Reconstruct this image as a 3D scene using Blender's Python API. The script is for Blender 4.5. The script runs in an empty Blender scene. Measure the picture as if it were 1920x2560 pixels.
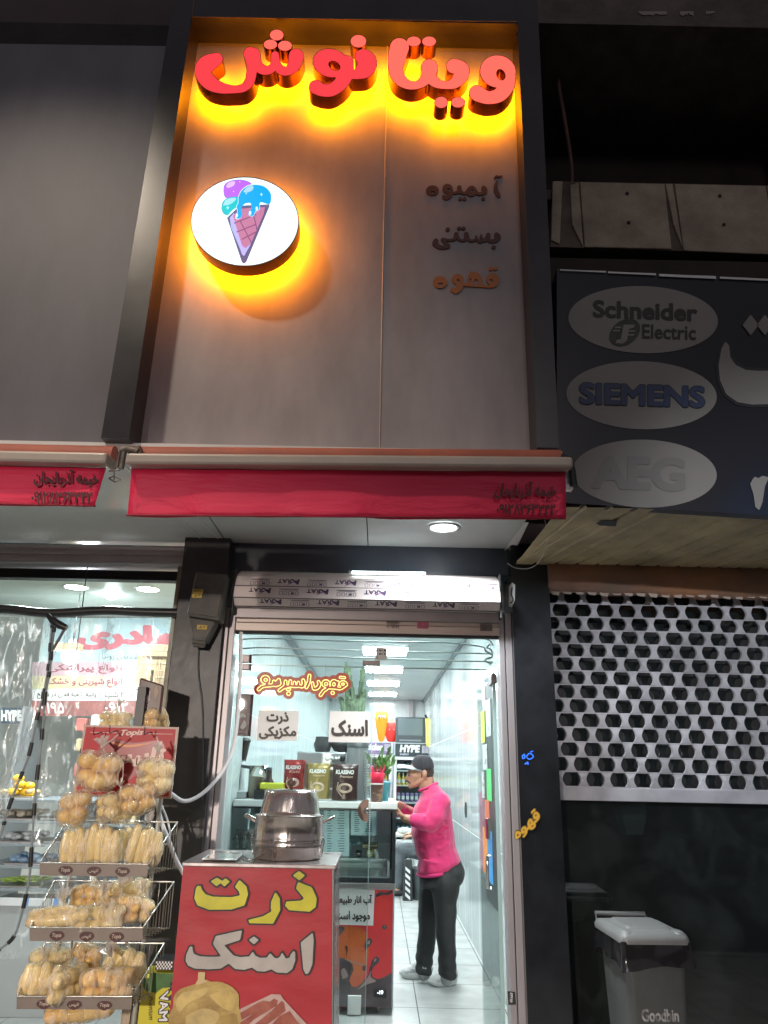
import bpy, bmesh, math, random
import numpy as np
from mathutils import Vector, Matrix, noise
from mathutils.geometry import tessellate_polygon
random.seed(7)
S = bpy.context.scene
COL = S.collection
R = math.radians
# ---------------------------------------------------------------- camera
TH, RO, EYE, FPX = R(19.09), R(1.2), 1.6, 1849.0
cd = bpy.data.cameras.new('camera')
cd.sensor_fit = 'VERTICAL'; cd.sensor_height = 36; cd.sensor_width = 27; cd.lens = 26.0
cd.clip_start = 0.05; cd.clip_end = 400
cam = bpy.data.objects.new('camera', cd); COL.objects.link(cam)
cam.matrix_world = Matrix.Translation((0, 0, EYE)) @ Matrix.Rotation(R(90) + TH, 4, 'X') @ Matrix.Rotation(RO, 4, 'Z')
S.camera = cam
# ---------------------------------------------------------------- world (night sky) and the street lamp's exposure
w = bpy.data.worlds.new('World'); S.world = w; w.use_nodes = True
nt = w.node_tree; bg = nt.nodes['Background']
sky = nt.nodes.new('ShaderNodeTexSky'); sky.sky_type = 'NISHITA'; sky.sun_disc = False
sky.sun_elevation = R(-4.5); sky.sun_rotation = R(200)
# night: what is left of the twilight sky plus the even glow of the city
mixw = nt.nodes.new('ShaderNodeMix'); mixw.data_type = 'RGBA'; mixw.blend_type = 'ADD'; mixw.inputs[0].default_value = 1
nt.links.new(sky.outputs[0], mixw.inputs[6]); mixw.inputs[7].default_value = (1.0, .92, 1.0, 1)
nt.links.new(mixw.outputs[2], bg.inputs[0]); bg.inputs[1].default_value = 0.13
S.view_settings.view_transform = 'Standard'; S.view_settings.look = 'None'
S.view_settings.exposure = 0; S.view_settings.gamma = 1
S.view_settings.use_curve_mapping = False
try:
    S.cycles.max_bounces = 8; S.cycles.transparent_max_bounces = 24
    S.cycles.sample_clamp_indirect = 4
except Exception: pass
# ---------------------------------------------------------------- pixel -> world
def ray(px, py):
    u = (px - 960) / FPX; v = -(py - 1280) / FPX
    c, s = math.cos(RO), math.sin(RO)
    a = u * c - v * s; b = u * s + v * c
    return (a, math.cos(TH) - b * math.sin(TH), math.sin(TH) + b * math.cos(TH))
def at(px, py, Y):
    d = ray(px, py); t = Y / d[1]
    return Vector((d[0] * t, Y, EYE + d[2] * t))
def atz(px, py, z):
    d = ray(px, py); t = (z - EYE) / d[2]
    return Vector((d[0] * t, d[1] * t, z))
# ---------------------------------------------------------------- materials
def mat(name, col, rough=0.6, metal=0.0, spec=0.5, var=0.0, vs=6.0, bump=0.0, bs=40.0, emit=None, es=0.0, coat=0.0, stretch=None, col2=None, lo=.35, hi=.65):
    m = bpy.data.materials.new(name); m.use_nodes = True
    n = m.node_tree.nodes; L = m.node_tree.links; p = n['Principled BSDF']
    c4 = (*col, 1)
    p.inputs['Base Color'].default_value = c4; p.inputs['Roughness'].default_value = rough
    p.inputs['Metallic'].default_value = metal; p.inputs['Specular IOR Level'].default_value = spec
    p.inputs['Coat Weight'].default_value = coat; p.inputs['Coat Roughness'].default_value = .08
    if emit: p.inputs['Emission Color'].default_value = (*emit, 1); p.inputs['Emission Strength'].default_value = es
    tc = None
    def coords():
        nonlocal tc
        if tc is None:
            t = n.new('ShaderNodeTexCoord'); mp = n.new('ShaderNodeMapping')
            if stretch: mp.inputs['Scale'].default_value = stretch
            L.new(t.outputs['Object'], mp.inputs[0]); tc = mp.outputs[0]
        return tc
    if var or col2:
        nz = n.new('ShaderNodeTexNoise'); nz.inputs['Scale'].default_value = vs; nz.inputs['Detail'].default_value = 6; nz.inputs['Roughness'].default_value = .62
        L.new(coords(), nz.inputs[0])
        cr = n.new('ShaderNodeValToRGB'); L.new(nz.outputs[0], cr.inputs[0])
        cr.color_ramp.elements[0].position = lo; cr.color_ramp.elements[1].position = hi
        if col2: a, b = col2, col
        else: a = [max(0, x * (1 - var)) for x in col]; b = [min(1, x * (1 + var * .6)) for x in col]
        cr.color_ramp.elements[0].color = (*a, 1); cr.color_ramp.elements[1].color = (*b, 1)
        L.new(cr.outputs[0], p.inputs['Base Color'])
        mr = n.new('ShaderNodeMapRange'); L.new(nz.outputs[0], mr.inputs[0])
        mr.inputs[3].default_value = max(.02, rough - .08); mr.inputs[4].default_value = min(1, rough + .12)
        L.new(mr.outputs[0], p.inputs['Roughness'])
    if bump:
        nb = n.new('ShaderNodeTexNoise'); nb.inputs['Scale'].default_value = bs; nb.inputs['Detail'].default_value = 5
        L.new(coords(), nb.inputs[0])
        bp = n.new('ShaderNodeBump'); bp.inputs['Strength'].default_value = bump; bp.inputs['Distance'].default_value = .01
        L.new(nb.outputs[0], bp.inputs['Height']); L.new(bp.outputs[0], p.inputs['Normal'])
    return m
def emis(name, col, st):
    m = bpy.data.materials.new(name); m.use_nodes = True
    n = m.node_tree.nodes; p = n['Principled BSDF']
    p.inputs['Base Color'].default_value = (*[min(1, c) * .5 for c in col], 1); p.inputs['Roughness'].default_value = .35
    p.inputs['Emission Color'].default_value = (*col, 1); p.inputs['Emission Strength'].default_value = st
    return m
def thin(name, tint=(1, 1, 1), gloss=.05, rough=.02, haze=0.0, hazecol=(.8, .8, .8), wr=None, bump=0.0, bs=8.0, fres=1.0, stretch=(1, 1, 1), wlo=.55, whi=.7, wmax=.8):
    """thin clear sheet: transparent + reflection that grows at grazing angles, optional milky wrinkles"""
    m = bpy.data.materials.new(name); m.use_nodes = True
    n = m.node_tree.nodes; L = m.node_tree.links
    n.remove(n['Principled BSDF']); out = n['Material Output']
    tr = n.new('ShaderNodeBsdfTransparent'); tr.inputs[0].default_value = (*tint, 1)
    gl = n.new('ShaderNodeBsdfGlossy'); gl.inputs['Roughness'].default_value = rough
    fr = n.new('ShaderNodeLayerWeight'); fr.inputs[0].default_value = .35
    ma = n.new('ShaderNodeMath'); ma.operation = 'MULTIPLY_ADD'; ma.use_clamp = True
    L.new(fr.outputs['Fresnel'], ma.inputs[0]); ma.inputs[1].default_value = fres; ma.inputs[2].default_value = gloss
    mx = n.new('ShaderNodeMixShader'); L.new(ma.outputs[0], mx.inputs[0]); L.new(tr.outputs[0], mx.inputs[1]); L.new(gl.outputs[0], mx.inputs[2])
    res = mx.outputs[0]
    t = n.new('ShaderNodeTexCoord'); mp = n.new('ShaderNodeMapping'); mp.inputs['Scale'].default_value = stretch; L.new(t.outputs['Object'], mp.inputs[0])
    if haze or wr:
        df = n.new('ShaderNodeBsdfDiffuse'); df.inputs[0].default_value = (*hazecol, 1)
        ts = n.new('ShaderNodeBsdfTranslucent'); ts.inputs[0].default_value = (*hazecol, 1)
        dd = n.new('ShaderNodeMixShader'); dd.inputs[0].default_value = .5; L.new(df.outputs[0], dd.inputs[1]); L.new(ts.outputs[0], dd.inputs[2])
        m2 = n.new('ShaderNodeMixShader'); L.new(res, m2.inputs[1]); L.new(dd.outputs[0], m2.inputs[2])
        if wr:
            nz = n.new('ShaderNodeTexNoise'); nz.inputs['Scale'].default_value = wr; nz.inputs['Detail'].default_value = 3; nz.inputs['Distortion'].default_value = 1.2
            L.new(mp.outputs[0], nz.inputs[0])
            mr = n.new('ShaderNodeMapRange'); L.new(nz.outputs[0], mr.inputs[0])
            mr.inputs[1].default_value = wlo; mr.inputs[2].default_value = whi; mr.inputs[3].default_value = haze; mr.inputs[4].default_value = wmax
            L.new(mr.outputs[0], m2.inputs[0])
        else: m2.inputs[0].default_value = haze
        res = m2.outputs[0]
    if bump:
        nb = n.new('ShaderNodeTexNoise'); nb.inputs['Scale'].default_value = bs; nb.inputs['Detail'].default_value = 3; nb.inputs['Distortion'].default_value = .8
        L.new(mp.outputs[0], nb.inputs[0])
        bp = n.new('ShaderNodeBump'); bp.inputs['Strength'].default_value = bump; bp.inputs['Distance'].default_value = .02
        L.new(nb.outputs[0], bp.inputs['Height']); L.new(bp.outputs[0], gl.inputs['Normal']); L.new(bp.outputs[0], fr.inputs['Normal'])
    L.new(res, out.inputs[0])
    return m
# ---------------------------------------------------------------- mesh building
class MB:
    def __init__(s): s.v = []; s.f = []; s.sm = []
    def add(s, vs, fs, smooth=False):
        o = len(s.v); s.v += [tuple(x) for x in vs]
        for f in fs: s.f.append(tuple(i + o for i in f)); s.sm.append(smooth)
        return s
    def box(s, x0, x1, y0, y1, z0, z1, bev=0.0):
        if bev:
            bm = bmesh.new(); bmesh.ops.create_cube(bm, size=1)
            for v in bm.verts: v.co = Vector(((x0 + x1) / 2 + v.co.x * (x1 - x0), (y0 + y1) / 2 + v.co.y * (y1 - y0), (z0 + z1) / 2 + v.co.z * (z1 - z0)))
            bmesh.ops.bevel(bm, geom=bm.edges[:], offset=bev, segments=2, affect='EDGES', profile=.5)
            bm.verts.index_update(); s.add([v.co for v in bm.verts], [[v.index for v in f.verts] for f in bm.faces]); bm.free(); return s
        V = [(x, y, z) for z in (z0, z1) for y in (y0, y1) for x in (x0, x1)]
        return s.add(V, [(0, 2, 3, 1), (4, 5, 7, 6), (0, 1, 5, 4), (2, 6, 7, 3), (0, 4, 6, 2), (1, 3, 7, 5)])
    def hexa(s, front, back):
        """eight-corner solid: front = 4 pts (order round), back = 4 matching pts"""
        return s.add(list(front) + list(back), [(0, 1, 2, 3), (7, 6, 5, 4), (0, 4, 5, 1), (1, 5, 6, 2), (2, 6, 7, 3), (3, 7, 4, 0)])
    def quad(s, a, b, c, d): return s.add([a, b, c, d], [(0, 1, 2, 3)])
    def tube(s, pts, r, n=8, cap=True):
        pts = [Vector(p) for p in pts]; rs = r if isinstance(r, (list, tuple)) else [r] * len(pts)
        rings = []; up = None
        for i, p in enumerate(pts):
            d = (pts[min(i + 1, len(pts) - 1)] - pts[max(i - 1, 0)]).normalized()
            if up is None: up = d.orthogonal().normalized()
            else:
                up = (up - d * up.dot(d)); up = up.normalized() if up.length > 1e-6 else d.orthogonal().normalized()
            sd = d.cross(up)
            rings.append([p + (up * math.cos(a) + sd * math.sin(a)) * rs[i] for a in [2 * math.pi * k / n for k in range(n)]])
        V = [q for ring in rings for q in ring]; F = []
        for i in range(len(pts) - 1):
            for k in range(n): a = i * n + k; b = i * n + (k + 1) % n; F.append((a, b, b + n, a + n))
        s.add(V, F, True)
        if cap:
            s.add(rings[0], [tuple(range(n - 1, -1, -1))]); s.add(rings[-1], [tuple(range(n))])
        return s
    def lathe(s, prof, c=(0, 0, 0), n=32, axis='Z', smooth=True, sx=1, sy=1):
        V = []; F = []
        for r, z in prof:
            for k in range(n):
                a = 2 * math.pi * k / n; x, y = r * math.cos(a) * sx, r * math.sin(a) * sy
                if axis == 'Z': V.append((c[0] + x, c[1] + y, c[2] + z))
                elif axis == 'Y': V.append((c[0] + x, c[1] + z, c[2] + y))
                else: V.append((c[0] + z, c[1] + x, c[2] + y))
        for i in range(len(prof) - 1):
            for k in range(n): a = i * n + k; b = i * n + (k + 1) % n; F.append((a, b, b + n, a + n))
        return s.add(V, F, smooth)
    def ball(s, c, r, n=12, m=8, sx=1, sy=1, sz=1):
        V = [(c[0], c[1], c[2] - r * sz)]; F = []
        for i in range(1, m):
            t = math.pi * i / m
            for k in range(n):
                a = 2 * math.pi * k / n
                V.append((c[0] + r * sx * math.sin(t) * math.cos(a), c[1] + r * sy * math.sin(t) * math.sin(a), c[2] - r * sz * math.cos(t)))
        V.append((c[0], c[1], c[2] + r * sz)); T = len(V) - 1
        for k in range(n):
            F.append((0, 1 + (k + 1) % n, 1 + k)); F.append((T, 1 + (m - 2) * n + k, 1 + (m - 2) * n + (k + 1) % n))
            for i in range(m - 2): a = 1 + i * n + k; b = 1 + i * n + (k + 1) % n; F.append((a, b, b + n, a + n))
        return s.add(V, F, True)
    def build(s, name, m, parent=None, loc=None, bevel=0.0):
        me = bpy.data.meshes.new(name); me.from_pydata(s.v, [], s.f); me.validate(); me.update()
        if any(s.sm) and len(me.polygons) == len(s.sm): me.polygons.foreach_set('use_smooth', s.sm)
        if m: me.materials.append(m)
        bm = bmesh.new(); bm.from_mesh(me); bmesh.ops.recalc_face_normals(bm, faces=bm.faces)
        bm.to_mesh(me); bm.free()
        o = bpy.data.objects.new(name, me); COL.objects.link(o)
        if bevel:
            b = o.modifiers.new('bevel', 'BEVEL'); b.width = bevel; b.segments = 2; b.limit_method = 'ANGLE'
        if parent: o.parent = parent
        if loc: o.location = loc
        return o
def tag(o, label=None, cat=None, group=None, kind=None):
    for k, v in (('label', label), ('category', cat), ('group', group), ('kind', kind)):
        if v: o[k] = v
    return o
def thing(name, label, cat, loc=(0, 0, 0), rz=0.0, group=None):
    o = bpy.data.objects.new(name, None); COL.objects.link(o); o.empty_display_size = .1
    o.location = loc; o.rotation_euler = (0, 0, rz)
    return tag(o, label, cat, group)
def base(o, *pts):
    """put an empty at the foot of parts that were modelled in world space"""
    bpy.context.view_layer.update()
def copy_tree(o, parent=None):
    c = o.copy(); COL.objects.link(c)
    if parent: c.parent = parent
    for ch in list(CH.get(o.name, [])) or [x for x in o.children]: copy_tree(ch, c)
    return c
CH = {}
def settle(root, loc):
    """move a thing's origin to loc, its parts (modelled in world space) staying where they are"""
    loc = Vector(loc); root.location = loc
    for ch in root.children:
        if ch.location.length == 0 and ch.rotation_euler.x == 0: ch.location = -loc
# ---------------------------------------------------------------- outlines: smooth strokes / type -> filled shapes
def crom(pts, k=6):
    if len(pts) < 3: return [tuple(map(float, p)) for p in pts]
    P = [np.array(p, float) for p in pts]; P = [2 * P[0] - P[1]] + P + [2 * P[-1] - P[-2]]; out = []
    for i in range(1, len(P) - 2):
        for j in range(k):
            t = j / k
            out.append(.5 * (2 * P[i] + (P[i + 1] - P[i - 1]) * t + (2 * P[i - 1] - 5 * P[i] + 4 * P[i + 1] - P[i + 2]) * t * t + (3 * P[i] - P[i - 1] - 3 * P[i + 1] + P[i + 2]) * t ** 3))
    out.append(P[-2]); return [tuple(p) for p in out]
def seg_field(X, Y, pts, f):
    for (a, b) in zip(pts[:-1], pts[1:]):
        ax, ay, ar = a; bx, by, br = b; dx, dy = bx - ax, by - ay; L2 = dx * dx + dy * dy + 1e-9
        t = np.clip(((X - ax) * dx + (Y - ay) * dy) / L2, 0, 1)
        np.minimum(f, np.hypot(X - ax - t * dx, Y - ay - t * dy) - (ar + t * (br - ar)), out=f)
def contours(f, xs, ys, level):
    """marching squares -> closed loops"""
    g = f - level; ny, nx = g.shape; seg = {}
    ins = g < 0
    code = ins[:-1, :-1] * 1 + ins[:-1, 1:] * 2 + ins[1:, 1:] * 4 + ins[1:, :-1] * 8
    E = {1: [(3, 0)], 2: [(0, 1)], 3: [(3, 1)], 4: [(1, 2)], 5: [(3, 0), (1, 2)], 6: [(0, 2)], 7: [(3, 2)], 8: [(2, 3)], 9: [(2, 0)], 10: [(0, 1), (2, 3)], 11: [(2, 1)], 12: [(1, 3)], 13: [(1, 0)], 14: [(0, 3)]}
    def key(e, j, i):
        return ('h', j, i) if e == 0 else ('v', j, i + 1) if e == 1 else ('h', j + 1, i) if e == 2 else ('v', j, i)
    def pt(k):
        t, j, i = k
        if t == 'h': a, b = g[j, i], g[j, i + 1]; u = a / (a - b); return (xs[i] + u * (xs[i + 1] - xs[i]), ys[j])
        a, b = g[j, i], g[j + 1, i]; u = a / (a - b); return (xs[i], ys[j] + u * (ys[j + 1] - ys[j]))
    for j, i in zip(*np.nonzero((code > 0) & (code < 15))):
        for a, b in E[int(code[j, i])]: seg[key(a, j, i)] = key(b, j, i)
    loops = []
    while seg:
        s0 = next(iter(seg)); loop = []; k = s0
        while k in seg: loop.append(pt(k)); k = seg.pop(k)
        if len(loop) > 2: loops.append(loop)
    return loops
def simplify(loop, eps):
    n = len(loop)
    if n < 8: return loop
    P = np.array(loop); keep = np.zeros(n, bool); h = n // 2
    def rec(i, j):
        st = [(i, j)]
        while st:
            i, j = st.pop()
            if j - i < 2: continue
            a, b = P[i], P[j % n]; d = b - a; L = math.hypot(*d) + 1e-12
            q = P[i + 1:j]; dist = np.abs((q[:, 0] - a[0]) * d[1] - (q[:, 1] - a[1]) * d[0]) / L
            k = int(dist.argmax())
            if dist[k] > eps: keep[i + 1 + k] = True; st += [(i, i + 1 + k), (i + 1 + k, j)]
    keep[0] = keep[h] = True; rec(0, h); rec(h, n)
    return [tuple(P[i]) for i in range(n) if keep[i]]
def strokes_field(strokes, step, pad=0, holes=(), ell=(), polys=()):
    pts = [p for s in strokes for p in s]
    allx = [p[0] for p in pts] + [e[0] + s * e[2] for e in ell for s in (-1, 1)] + [p[0] for q in polys for p in q]
    ally = [p[1] for p in pts] + [e[1] + s * e[3] for e in ell for s in (-1, 1)] + [p[1] for q in polys for p in q]
    mr = max([p[2] for p in pts] + [0]) + pad + 3 * step
    xs = np.arange(min(allx) - mr, max(allx) + mr + step, step); ys = np.arange(min(ally) - mr, max(ally) + mr + step, step)
    X, Y = np.meshgrid(xs, ys); f = np.full(X.shape, 1e3)
    for s in strokes: seg_field(X, Y, crom(s) if len(s) > 1 else [tuple(s[0]), tuple(s[0])], f)
    for e in ell:
        a = e[4] if len(e) > 4 else 0; c, s_ = math.cos(a), math.sin(a)
        u = (X - e[0]) * c + (Y - e[1]) * s_; v = -(X - e[0]) * s_ + (Y - e[1]) * c
        np.minimum(f, (np.hypot(u / e[2], v / e[3]) - 1) * min(e[2], e[3]), out=f)
    for q in polys: np.minimum(f, poly_field(X, Y, [q]), out=f)
    for h in holes:
        a = h[4] if len(h) > 4 else 0; c, s_ = math.cos(a), math.sin(a)
        u = (X - h[0]) * c + (Y - h[1]) * s_; v = -(X - h[0]) * s_ + (Y - h[1]) * c
        np.maximum(f, -(np.hypot(u / h[2], v / h[3]) - 1) * min(h[2], h[3]), out=f)
    return f, xs, ys
def soften(f, k):
    for _ in range(k):
        g = np.pad(f, 1, mode='edge'); f = (g[:-2, 1:-1] + g[2:, 1:-1] + g[1:-1, :-2] + g[1:-1, 2:] + 2 * f) / 6
    return f
def poly_field(X, Y, loops):
    f = np.full(X.shape, 1e3); wn = np.zeros(X.shape, int)
    for q in loops:
        for (ax, ay), (bx, by) in zip(q, q[1:] + q[:1]):
            dx, dy = bx - ax, by - ay; L2 = dx * dx + dy * dy + 1e-12
            t = np.clip(((X - ax) * dx + (Y - ay) * dy) / L2, 0, 1)
            np.minimum(f, np.hypot(X - ax - t * dx, Y - ay - t * dy), out=f)
            cr = dx * (Y - ay) - dy * (X - ax)
            wn += ((ay <= Y) & (by > Y) & (cr > 0)) * 1 - ((ay > Y) & (by <= Y) & (cr < 0)) * 1
    return np.where(wn != 0, -f, f)
def fill(mb, loops, fn, depth=None, sides_to=None):
    """loops (2D) -> triangles mapped with fn(x, y, t); depth -> closed slab between t=0 and t=1"""
    area = lambda q: .5 * sum(a[0] * b[1] - b[0] * a[1] for a, b in zip(q, q[1:] + q[:1]))
    loops = [q for q in loops if abs(area(q)) > 1e-12]
    def inside(p, q):
        c = False
        for (ax, ay), (bx, by) in zip(q, q[1:] + q[:1]):
            if (ay > p[1]) != (by > p[1]) and p[0] < (bx - ax) * (p[1] - ay) / (by - ay) + ax: c = not c
        return c
    nest = [sum(1 for k, r in enumerate(loops) if k != i and abs(area(r)) > abs(area(q)) and inside(q[0], r)) for i, q in enumerate(loops)]
    for i, q in enumerate(loops):
        if nest[i] % 2: continue
        hs = [r for k, r in enumerate(loops) if nest[k] == nest[i] + 1 and inside(r[0], q)]
        group = [q] + hs; flat = [p for g in group for p in g]
        tris = tessellate_polygon([[Vector((p[0], p[1], 0)) for p in g] for g in group])
        mb.add([fn(p[0], p[1], 0) for p in flat], [tuple(t) for t in tris])
        if depth:
            mb.add([fn(p[0], p[1], 1) for p in flat], [tuple(reversed(t)) for t in tris])
            for g in group:
                n = len(g); V = [fn(p[0], p[1], 0) for p in g] + [fn(p[0], p[1], 1) for p in g]
                mb.add(V, [(k, (k + 1) % n, n + (k + 1) % n, n + k) for k in range(n)], True)
    return mb
AR = {}
def _f(c, a, b, i=None, m=None): AR[c] = (a, b, i, m)
_f('ا', 0xFE8D, 0xFE8E); _f('آ', 0xFE81, 0xFE82); _f('د', 0xFEA9, 0xFEAA); _f('ذ', 0xFEAB, 0xFEAC); _f('ر', 0xFEAD, 0xFEAE); _f('ز', 0xFEAF, 0xFEB0); _f('و', 0xFEED, 0xFEEE)
for _c, _b in zip('بتثجحخسشصضطظعغفقلمنه', (0xFE8F, 0xFE95, 0xFE99, 0xFE9D, 0xFEA1, 0xFEA5, 0xFEB1, 0xFEB5, 0xFEB9, 0xFEBD, 0xFEC1, 0xFEC5, 0xFEC9, 0xFECD, 0xFED1, 0xFED5, 0xFEDD, 0xFEE1, 0xFEE5, 0xFEE9)):
    _f(_c, _b, _b + 1, _b + 2, _b + 3)
_f('پ', 0xFB56, 0xFB57, 0xFB58, 0xFB59); _f('چ', 0xFB7A, 0xFB7B, 0xFB7C, 0xFB7D); _f('ک', 0xFB8E, 0xFB8F, 0xFB90, 0xFB91); _f('گ', 0xFB92, 0xFB93, 0xFB94, 0xFB95); _f('ی', 0xFBFC, 0xFBFD, 0xFBFE, 0xFBFF)
def fa(s):
    out = []
    for i, c in enumerate(s):
        if c in AR:
            iso, fin, ini, med = AR[c]
            prev = i > 0 and s[i - 1] in AR and AR[s[i - 1]][2]
            nxt = i + 1 < len(s) and s[i + 1] in AR and ini
            out.append(chr(med if prev and nxt else fin if prev else ini if nxt else iso))
        else: out.append(c)
    return ''.join(reversed(out))
_tc = {}
def type_loops(text, bold=0.0, shear=0.0, step=None):
    """outline of a line of type, scaled to a unit box: ((x0..x1),(y0..y1)) -> loops, aspect"""
    k = (text, bold, shear)
    if k in _tc: return _tc[k]
    persian = any('\u0600' <= ch <= '\u06ff' for ch in text) and not all(('\u06f0' <= ch <= '\u06f9') or ch in ' .-' for ch in text)
    c = bpy.data.curves.new('t', 'FONT'); c.body = fa(text) if persian else text; c.size = 1; c.resolution_u = 4
    o = bpy.data.objects.new('t', c); COL.objects.link(o)
    bpy.context.view_layer.update()
    dg = bpy.context.evaluated_depsgraph_get(); cu = o.evaluated_get(dg).to_curve(dg)
    loops = []
    for sp in cu.splines:
        q = []; bp = sp.bezier_points
        if len(bp):
            for a, b in zip(list(bp), list(bp)[1:] + [bp[0]]):
                for j in range(4):
                    t = j / 4; u = 1 - t
                    p = a.co * u ** 3 + a.handle_right * 3 * u * u * t + b.handle_left * 3 * u * t * t + b.co * t ** 3
                    q.append((p.x + shear * p.y, p.y))
        else: q = [(p.co.x + shear * p.co.y, p.co.y) for p in sp.points]
        if len(q) > 2: loops.append(q)
    o.to_curve_clear() if hasattr(o, 'to_curve_clear') else None
    bpy.data.objects.remove(o); bpy.data.curves.remove(c)
    st = step or .03
    X0 = min(p[0] for q in loops for p in q) - .1 - bold; X1 = max(p[0] for q in loops for p in q) + .1 + bold
    Y0 = min(p[1] for q in loops for p in q) - .1 - bold; Y1 = max(p[1] for q in loops for p in q) + .1 + bold
    xs = np.arange(X0, X1, st); ys = np.arange(Y0, Y1, st); X, Y = np.meshgrid(xs, ys)
    f = poly_field(X, Y, loops)
    lp = [simplify(q, st * .12) for q in contours(f, xs, ys, bold)]
    x0 = min(p[0] for q in lp for p in q); x1 = max(p[0] for q in lp for p in q); y0 = min(p[1] for q in lp for p in q); y1 = max(p[1] for q in lp for p in q)
    res = ([[((p[0] - x0) / (x1 - x0), (p[1] - y0) / (y1 - y0)) for p in q] for q in lp], (x1 - x0) / (y1 - y0))
    _tc[k] = res; return res
def type_quad(mb, text, a, b, c, d, bold=.0, off=0.0, shear=0.0, step=None):
    """set a line of type into the quad a(bottom left) b(bottom right) c(top right) d(top left), world points"""
    lp, asp = type_loops(text, bold, shear, step)
    a, b, c, d = map(Vector, (a, b, c, d)); n = (b - a).cross(d - a).normalized() * off
    def fn(x, y, t): return a * (1 - x) * (1 - y) + b * x * (1 - y) + c * x * y + d * (1 - x) * y + n
    return fill(mb, lp, fn)
def type_px(mb, text, x0, y0, x1, y1, Y, bold=0.0, dy=0.0, shear=0.0, step=None, slope=0.0):
    """type in a box given in photograph pixels on the plane Y; dy = drop of the right end"""
    return type_quad(mb, text, at(x0, y1, Y), at(x1, y1 + dy, Y), at(x1, y0 + dy, Y), at(x0, y0, Y), bold, 0, shear, step)
def shape_px(mb, loops, Y, depth=0.0):
    if depth: return fill(mb, loops, lambda x, y, t: at(x, y, Y) + Vector((0, depth * t, 0)), True)
    return fill(mb, loops, lambda x, y, t: at(x, y, Y))
def poly_px(mb, pts, Y): return shape_px(mb, [list(pts)], Y)
def strokes_loops(strokes, level=0.0, step=1.0, tf=lambda x, y: (x, y), soft=0, **kw):
    f, xs, ys = strokes_field(strokes, step, pad=max(level, 0), **kw)
    if soft: f = soften(f, soft)
    return [[tf(*p) for p in simplify(q, step * .15)] for q in contours(f, xs, ys, level)]
def ellipse(cx, cy, rx, ry, n=48, a=0): 
    return [(cx + rx * math.cos(t) * math.cos(a) - ry * math.sin(t) * math.sin(a), cy + rx * math.cos(t) * math.sin(a) + ry * math.sin(t) * math.cos(a)) for t in [2 * math.pi * k / n for k in range(n)]]
# ---------------------------------------------------------------- melted solids (bodies, bags, plush)
def capsule(mb, a, b, ra, rb, n=12):
    a, b = Vector(a), Vector(b); d = (b - a); L = d.length
    if L < 1e-5: return mb.ball(a, ra)
    d.normalize(); up = d.orthogonal().normalized(); sd = d.cross(up); rings = []
    for i in range(5): t = math.pi / 2 * (1 - i / 4) ; rings.append((a - d * ra * math.sin(t), ra * math.cos(t)))
    for i in range(5): t = math.pi / 2 * i / 4; rings.append((b + d * rb * math.sin(t), rb * math.cos(t)))
    V = []; F = []
    for c, r in rings:
        for k in range(n): an = 2 * math.pi * k / n; V.append(c + (up * math.cos(an) + sd * math.sin(an)) * max(r, 1e-4))
    for i in range(len(rings) - 1):
        for k in range(n): p = i * n + k; q = i * n + (k + 1) % n; F.append((p, q, q + n, p + n))
    F.append(tuple(range(n - 1, -1, -1))); F.append(tuple((len(rings) - 1) * n + k for k in range(n)))
    return mb.add(V, F, True)
def chain(mb, pts):
    for a, b in zip(pts[:-1], pts[1:]): capsule(mb, a[:3], b[:3], a[3], b[3])
    return mb
def melt(mb, name, m, parent=None, voxel=.01, smooth=4, disp=None, fn=None, thick=0):
    o = mb.build(name, None)
    r = o.modifiers.new('r', 'REMESH'); r.mode = 'VOXEL'; r.voxel_size = voxel
    if smooth: s_ = o.modifiers.new('s', 'SMOOTH'); s_.iterations = smooth; s_.factor = .5
    bpy.context.view_layer.update()
    dg = bpy.context.evaluated_depsgraph_get(); me = bpy.data.meshes.new_from_object(o.evaluated_get(dg))
    old = o.data; o.modifiers.clear(); o.data = me; me.name = name; bpy.data.meshes.remove(old)
    if fn:
        for v in me.vertices: v.co = fn(v.co.copy(), v.normal.copy())
    me.polygons.foreach_set('use_smooth', [True] * len(me.polygons)); me.materials.clear(); me.materials.append(m); me.update()
    if parent: o.parent = parent
    return o
def wrinkle(amp, sc=12, seed=0, st=(1, 1, 1)):
    def f(p, n):
        q = Vector((p.x * sc * st[0] + seed, p.y * sc * st[1], p.z * sc * st[2]))
        return p + n * (noise.noise(q) + .5 * noise.noise(q * 2.3)) * amp
    return f
# ---------------------------------------------------------------- palette
M = {}
M['white'] = mat('white_paint', (.78, .78, .77), .4, var=.05, vs=3)
M['black'] = mat('black_plastic', (.015, .015, .017), .4)
M['chrome'] = mat('polished_steel', (.62, .6, .58), .14, 1)
M['steel'] = mat('brushed_steel', (.5, .5, .5), .32, 1, var=.1, vs=5, stretch=(1, 1, 30))
M['alu'] = mat('grey_aluminium', (.36, .33, .34), .38, .3, var=.12, vs=4, stretch=(1, 1, .2))
M['wire'] = mat('chromed_wire', (.45, .43, .4), .3, .9)
M['ink'] = mat('black_ink', (.02, .02, .022), .55)
M['darkgrey'] = mat('dark_grey', (.05, .052, .055), .5, var=.2)
M['paper'] = mat('white_paper', (.74, .72, .70), .7, var=.03)
M['cord'] = mat('white_cable', (.7, .7, .72), .35)
M['glass'] = thin('clear_glass', (.93, .985, .975), .035, .01, fres=.5)
M['rubber'] = mat('black_rubber', (.02, .02, .02), .7)
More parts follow.
